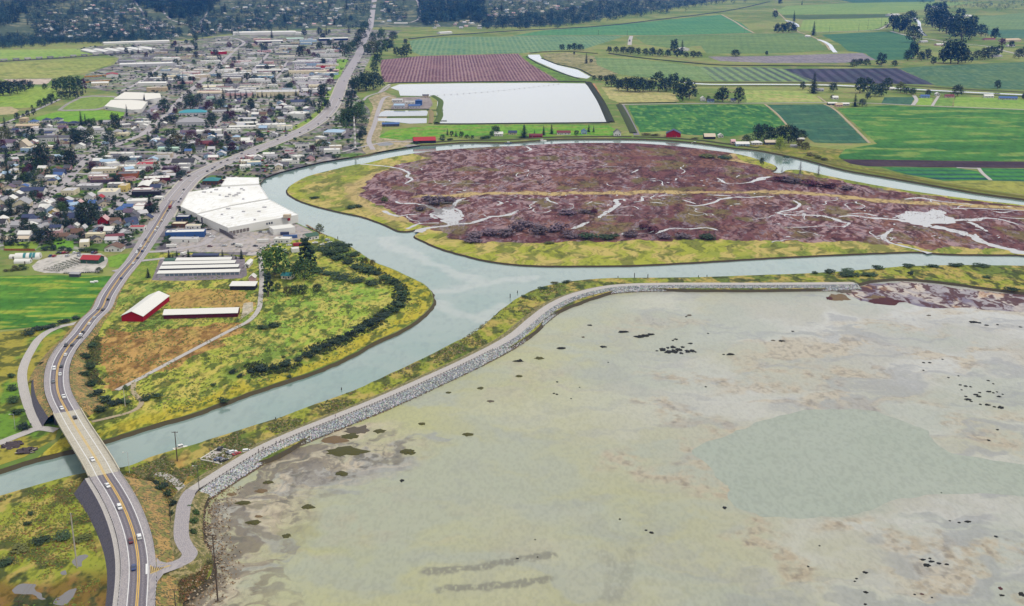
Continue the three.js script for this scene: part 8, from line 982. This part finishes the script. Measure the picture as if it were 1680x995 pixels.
for (const c of [[990,569.6,11,3],[920,572,16,2.6],[885,588,16,4,'o'],[851,593,17,2.4],[854,591,5,3],[851,617.6,12,3.4,'o'],[914,627,4,2],[909,646,4,2],[913.6,647.5,4.5,2],[951,636,3,1.5],[937,654.5,3,1.5],[1023,545,17,3],[967.6,534,9,2],[957,553.5,6,2,'g'],[1050,553,16,4],[1060,551,15,4],[1068,549,12,3],[1109,557,7,2.4],[1104,559,4,2],[1133,564,8,2],[1078,576,5,2],[1088,574,10,5],[1097,578,12,5],[1104,570,9,4],[1106,577,12,6],[1114,574,10,5],[1120,570,8,3],[1118,580,8,3],[1128,577,11,5],[1136,576,9,5],[1141,578,5,2],[1096,571,6,3],[1199,582,15,2.6],[1188,582,5,1.6],[1162,547.5,4,1.5],[1158,635,4,2],[998,595,2.5,1.5],[1131,517.6,10,2,'g'],[1126,520,4,1.5],[1283,560,10,2.6],[1268,559,7,1.6,'g'],[1301,544,5,1.6],[1597,529,15,3.4],[1607,530,8,2.4],[1619,534,8,2],[1637,533,5,2],[1675,537,5,2],[1516,595.5,5,2],[1526,595.5,6,1.8],[1547,590,4,1.6],[1515.5,608,4,1.8],[1556.5,620,4.5,2],[1573,617,4,1.6],[1576,632,5.5,2],[1585,634,7,2.6],[1593,635,4.5,2],[1578,640,3.5,1.6],[1608,644.5,5,2],[1602,648,8,2.4],[1607,651,9,3],[1585,651,6,2],[1589,656,12,3.4],[1594,659,5,2],[1622,625,5,2],[1630,630,4,2],[1623,643,9,2.2],[1630.6,645,5,2],[1636,643.5,4,1.6],[1645.7,647.5,4,1.6],[1639.4,651,8,2.4],[1609,664,5,2],[1620.5,664.6,8,3.4],[1632,668,6,2.4],[1642,669,12,5],[1637,705.5,5,2],[1622.6,723,6,2.4],[1524,518,9,1.6,'g'],[1588,856.6,11,3],[1574.6,858,6,2.4],[1559,855,4,2],[1635,881,6,3],[1514,919,10,3],[1526,917,5,2.4],[1529,922,9,4],[1521,928,12,6],[1541,925,8,3.4],[1553.5,926.6,7,3],[1420,940,9,4],[1405.7,950,5,2.4],[1403,954.5,4,2.4],[1421,972.6,9,3.6],[1501,976,4.5,2.4],[1513,975.4,6,2.4,'r'],[1529.6,981,4,2.4],[1642,966,8,6,'r'],[1644,977.6,10,3],[1677,976,10,7],[1420,992,6,3],[1345,896,3.5,2],[1326,930,4,3],[1545,809,3,1.6],[1189,833.4,7,5],[1017,852.5,4.5,2.4],[1060,870.6,5,2.4],[1069,874.6,7,4],[849,917,5,2.4],[882,914.6,3,2],[878,886,3,2],[622,708,18,6,'o'],[767,713.6,18,6,'o'],[692.6,696,12,4,'o'],[669,742,26,9,'o'],[566,741,60,13,'o'],[788,637.4,10,4,'o'],[736,644.7,9,3,'o'],[804.4,659,12,4,'g'],[586,706,42,14,'g'],[548,722,36,12,'b'],[575,716,30,8,'o'],[560.7,777.7,24,7,'o'],[505,832,18,8,'o'],[659,789,7,5],[400,826,26,6,'o'],[428,806,20,6,'b'],[415,858,24,7,'o'],[440,792,16,5,'o'],[380,812,16,4,'b'],[470,880,16,6,'o'],[424,848,12,4,'b'],[1375,488,30,11,'b'],[1362,490,14,6,'r'],[1455,494,60,11,'r'],[1440,489,30,8,'b'],[1385,479,24,5,'g']]) clump(...c);
// rocky mud at the head of the bay
{
const y = 0.2, poly = W([[1392,474],[1430,466],[1486,463],[1536,467],[1612,477],[1700,487],[1900,505],[1900,530],[1700,514],[1600,508],[1530,505],[1480,498],[1440,500],[1400,488],[1384,480]], y);
sheet('rocky_flat', poly, y,0.45, (x, z) => { const u = x + (fbm(x / 9, z / 14,3) - 0.5) * 18, v = z + (fbm(x / 9 + 7, z / 14,3) - 0.5) * 26, a = fbm(u / 14, v / 22,4), b = fbm(u / 3.4 + 8, v / 9,5), c = fbm(x / 2, z / 2,2); let k = lerp(C(168,162,168), C(200,190,180), sm(0.4,0.6, a)); k = lerp(k, C(134,126,144), sm(0.5,0.65, fbm(x / 20 + 60, z / 30,3))); k = lerp(k, C(94,66,68),0.95 * sm(0.46,0.58, b)); return lerp(k, C(206,168,130),0.5 * sm(0.62,0.72, a)) .map(v => v * (0.85 + 0.3 * c)); }, { edge: 7, step: 4, esc: 16, label: 'mottled stony mud at the head of the bay' });
const PUD = mat(C(112,108,108),0.06);
// wet ground with puddles at the bottom left
for (const p of [[[18,968],[30,960],[48,958],[58,960],[56,966],[68,976],[76,984],[66,984],[52,975],[34,974],[22,974]],[[120,922],[128,913],[140,911],[144,914],[134,922],[132,930],[122,927]],[[84,992],[96,980],[112,970],[126,966],[118,978],[104,992]],[[101,938],[110,936],[112,942],[104,943]]]) { const q = pool('puddle', p, LAND - 0.05,1.6); q.material = PUD; }
}
// low scrub and tussocks: ground cover nobody could count
function tussocks(name, label, poly, n, y, hm, cols, wmul = 1) { const bb = bbox(poly), im = new THREE.InstancedMesh(memo('tus', () => { seedV = 66; const lf = []; for (let k = 0; k < 26; k++) { const th = rr(0,6.28), r = Math.sqrt(rnd()) * 0.5; lf.push([Math.cos(th) * r, rr(0.1,0.8) * (1 - r), Math.sin(th) * r, rr(0.14,0.26),[Math.cos(th) + rr(-0.5,0.5), rr(0.2,1.4), Math.sin(th) + rr(-0.5,0.5)], rr(0,6)]); } return quads(lf); }), mat([1,1,1],0.95), n), o = new THREE.Object3D(), cl = new THREE.Color(); let k = 0, t = 0; while (k < n && t++ < n * 40) { const px = rr(bb[0], bb[1]), py = rr(bb[2], bb[3]); if (!inside(poly, px, py)) continue; const g = G(px, py, y), q = fbm(g[0] / 14 + 3, g[1] / 18,3); if (q < 0.44 + 0.1 * rnd()) continue; const h = rr(hm * 0.5, hm), w = h * rr(1,2) * wmul; o.position.set(g[0], y - 0.05, g[1]); o.scale.set(w, h, w); o.rotation.y = rr(0,6); o.updateMatrix(); im.setMatrixAt(k, o.matrix); cl.setRGB(...pick(cols).map(v => v * rr(0.8,1.2))); im.setColorAt(k, cl); k++; } im.count = k; im.name = numbered(name); im.userData = { kind: 'stuff', label, category: 'ground cover' }; im.castShadow = im.receiveShadow = true; scene.add(im); }
seedV = 555;
tussocks('scrub', 'low green scrub and tussocks over the peninsula',[[180,690],[120,650],[150,560],[230,450],[420,440],[600,440],[690,480],[690,510],[560,585],[420,635],[300,675]],4600, LAND,1,[[0.14,0.18,0.04],[0.1,0.14,0.035],[0.22,0.19,0.07],[0.08,0.11,0.03],[0.17,0.19,0.05]]);
tussocks('scrub', 'low scrub on the strip between river and levee',[[215,768],[420,700],[600,634],[750,562],[830,505],[900,470],[960,462],[900,495],[820,550],[690,615],[540,680],[400,745],[300,800],[240,800]],5000, LAND,0.9,[[0.1,0.12,0.03],[0.06,0.075,0.025],[0.22,0.18,0.1],[0.14,0.13,0.05]]);
tussocks('marsh_scrub', 'purple brown marsh plants over the island',[[600,300],[700,262],[900,246],[1150,254],[1420,308],[1650,345],[1680,400],[1400,396],[1100,392],[860,396],[740,385],[640,345]],7000,1.2,0.6,[[0.13,0.06,0.06],[0.1,0.05,0.05],[0.17,0.12,0.12],[0.2,0.15,0.14],[0.12,0.1,0.05]],1.4);
tussocks('scrub', 'rust and green scrub on the wet ground at lower left',[[0,815],[140,785],[150,850],[165,960],[150,995],[0,995]],2400, LAND,0.7,[[0.2,0.22,0.04],[0.1,0.12,0.03],[0.18,0.1,0.04],[0.15,0.17,0.04]]);
tussocks('scrub', 'dry golden scrub between highway and lane',[[205,775],[290,805],[292,880],[285,920],[250,920],[245,870],[225,810]],1500, LAND,1.2,[[0.3,0.2,0.07],[0.2,0.15,0.05],[0.08,0.08,0.025],[0.12,0.13,0.03]]);
tussocks('hedge_scrub', 'dense dark hedge scrub along the peninsula levee',[[400,600],[470,580],[540,556],[610,522],[644,494],[640,478],[600,452],[530,420],[520,402],[560,396],[630,446],[668,470],[676,490],[650,520],[600,550],[530,585],[470,612],[410,622]],1500, LAND,2,[[0.035,0.05,0.018],[0.05,0.065,0.022],[0.03,0.04,0.018]],0.7);
tussocks('scrub', 'coarse scrub below the highway ramp',[[112,640],[118,580],[150,540],[165,560],[160,620],[200,660],[170,690],[130,690]],1200, LAND,1.6,[[0.05,0.065,0.022],[0.07,0.08,0.025],[0.1,0.09,0.03]]);
tussocks('scrub', 'brown scrub below the paved lane',[[255,995],[262,945],[320,920],[345,930],[335,955],[300,990]],900, LAND,1.2,[[0.1,0.07,0.03],[0.06,0.06,0.022],[0.16,0.09,0.04]]);
// ================================================================ PEOPLE on the levee path
{
const { MarchingCubes } = await import('three/addons/objects/MarchingCubes.js');
const body = (() => {
const J = [[[0,1.5,0],[0,1.0,0],0.15,0.14],[[0,1.0,0],[0,0.92,0],0.15,0.14],[[-0.17,1.42,0],[0.17,1.42,0],0.08,0.08],[[0,1.45,0],[0,1.58,0],0.06,0.055],[[0,1.66,0.01],[0,1.7,0],0.1,0.1],[[-0.2,1.42,0],[-0.26,1.12,0.02],0.055,0.045],[[-0.26,1.12,0.02],[-0.25,0.86,0.1],0.042,0.034],[[0.2,1.42,0],[0.26,1.12,-0.03],0.055,0.045],[[0.26,1.12,-0.03],[0.26,0.86,0.02],0.042,0.034],[[-0.09,0.9,0],[-0.1,0.48,0.1],0.088,0.06],[[-0.1,0.48,0.1],[-0.1,0.07,0.02],0.055,0.04],[[0.09,0.9,0],[0.1,0.48,-0.04],0.088,0.06],[[0.1,0.48,-0.04],[0.1,0.07,-0.16],0.055,0.04],[[-0.1,0.05,0],[-0.1,0.04,0.16],0.04,0.035],[[0.1,0.05,-0.18],[0.1,0.04,-0.02],0.04,0.035]];
const N = 56, mc = new MarchingCubes(N, mat([1,1,1]), false, false,60000); mc.isolation = 0; const R = 0.95;
for (let k = 0; k < N; k++) for (let j = 0; j < N; j++) for (let i = 0; i < N; i++) { const x = (i / N * 2 - 1) * R, y = (j / N * 2 - 1) * R + 0.9, z = (k / N * 2 - 1) * R; let s = 0; for (const [a, b, r0, r1] of J) { const dx = b[0] - a[0], dy = b[1] - a[1], dz = b[2] - a[2], t = clamp(((x - a[0]) * dx + (y - a[1]) * dy + (z - a[2]) * dz) / (dx * dx + dy * dy + dz * dz)); const d = Math.hypot(x - a[0] - dx * t, y - a[1] - dy * t, z - a[2] - dz * t) - (r0 + (r1 - r0) * t); s += Math.exp(-d * 40); } mc.field[k * N * N + j * N + i] = Math.log(s) / 40; }
mc.update(); const n = mc.count, g = new THREE.BufferGeometry(); const p = mc.positionArray.slice(0, n * 3), c = []; for (let i = 0; i < n; i++) { p[i * 3] *= R; p[i * 3 + 1] = p[i * 3 + 1] * R + 0.9; p[i * 3 + 2] *= R; }
g.setAttribute('position', new THREE.BufferAttribute(p,3)); g.setAttribute('normal', new THREE.BufferAttribute(mc.normalArray.slice(0, n * 3),3)); return g;
})();
const tint = (top, leg) => { const g = body.clone(), p = g.attributes.position, c = []; for (let i = 0; i < p.count; i++) { const y = p.getY(i), x = Math.abs(p.getX(i)); const k = y > 1.53 ? (y > 1.68 ? [0.06,0.04,0.03] : [0.42,0.27,0.2]) : y < 0.93 && x < 0.2 ? (y < 0.1 ? [0.05,0.05,0.05] : leg) : y < 0.9 ? [0.42,0.27,0.2] : top; c.push(...k); } g.setAttribute('color', new THREE.Float32BufferAttribute(c,3)); return g; };
const pm = new THREE.MeshStandardMaterial({ vertexColors: true, roughness: 0.85 });
[[453,728.5,[0.05,0.05,0.08],[0.04,0.05,0.1], 'person in dark clothes walking on the levee path, left of a pair',0.6],[460.5,725.5,[0.08,0.06,0.06],[0.05,0.05,0.06], 'person in dark clothes walking on the levee path, right of a pair',0.9],[424,742,[0.06,0.05,0.05],[0.06,0.06,0.07], 'person in black on the levee path nearest the car park',0.4],[431.5,738,[0.07,0.05,0.05],[0.04,0.04,0.05], 'person in black on the levee path just beyond the car park',0.2],[550,685,[0.1,0.08,0.1],[0.05,0.05,0.08], 'lone distant person on the levee path',0.7]].forEach(([px, py, t, l, lab, yaw]) => { const g = G(px, py,3.6), m = mesh(numbered('person'), tint(t, l), pm, scene); m.position.set(g[0],3.63, g[1]); m.rotation.y = yaw; reg(m, lab,'person'); });
}
// ================================================================ labels that single things out
{
const ord = ['','leftmost', 'second from left', 'third from left', 'fourth from left', 'fifth from left', 'sixth from left', 'seventh from left', 'eighth from left', 'ninth from left', 'tenth from left', 'eleventh from left', 'twelfth from left'];
const by = new Map(); for (const t of things) { const k = t[0].userData.label; if (!by.has(k)) by.set(k,[]); by.get(k).push(t); }
const dep = t => -t[0].position.z, rows = ['front row', 'second row', 'third row', 'fourth row', 'fifth row', 'sixth row'];
for (const [k, list] of by) if (list.length > 12 && list.length <= 66) {
list.sort((a, b) => dep(a) - dep(b)); const n = Math.ceil(list.length / 11), per = Math.ceil(list.length / n);
for (let r = 0; r < n; r++) { const part = list.slice(r * per, (r + 1) * per).sort((a, b) => a[0].position.x / -a[0].position.z - b[0].position.x / -b[0].position.z); part.forEach((t, i) => { t[0].userData.label = k + ', ' + (i == part.length - 1 ? 'rightmost' : ord[i + 1]) + ', ' + rows[r]; if (!t[0].userData.group) t[0].userData.group = k.split(' ').slice(-6).join(' '); }); }
} else if (list.length > 1) {
if (list.length <= 12) { list.sort((a, b) => a[0].position.x / -a[0].position.z - b[0].position.x / -b[0].position.z); list.forEach((t, i) => { t[0].userData.label = k + ', ' + (list.length == 2 ? ['the left one of two', 'the right one of two'][i] : i == list.length - 1 ? 'rightmost' : ord[i + 1]); }); }
if (!list[0][0].userData.group) for (const t of list) t[0].userData.group = k.split(' ').slice(-6).join(' ');
}
for (const t of things) { const w = t[0].userData.label.split(' '); if (w.length > 16) t[0].userData.label = t[0].userData.label.replace(/ in the | at the | on the | by the | along the /, m => m.trim().split(' ')[0].replace(/^/, ' ') + ' ').replace(' the left one of two', ' left of two').replace(' the right one of two', ' right of two'); }
scene.traverse(o => { if (o.isMesh) { o.castShadow = true; o.receiveShadow = true; } });
}
renderer.render(scene, camera);
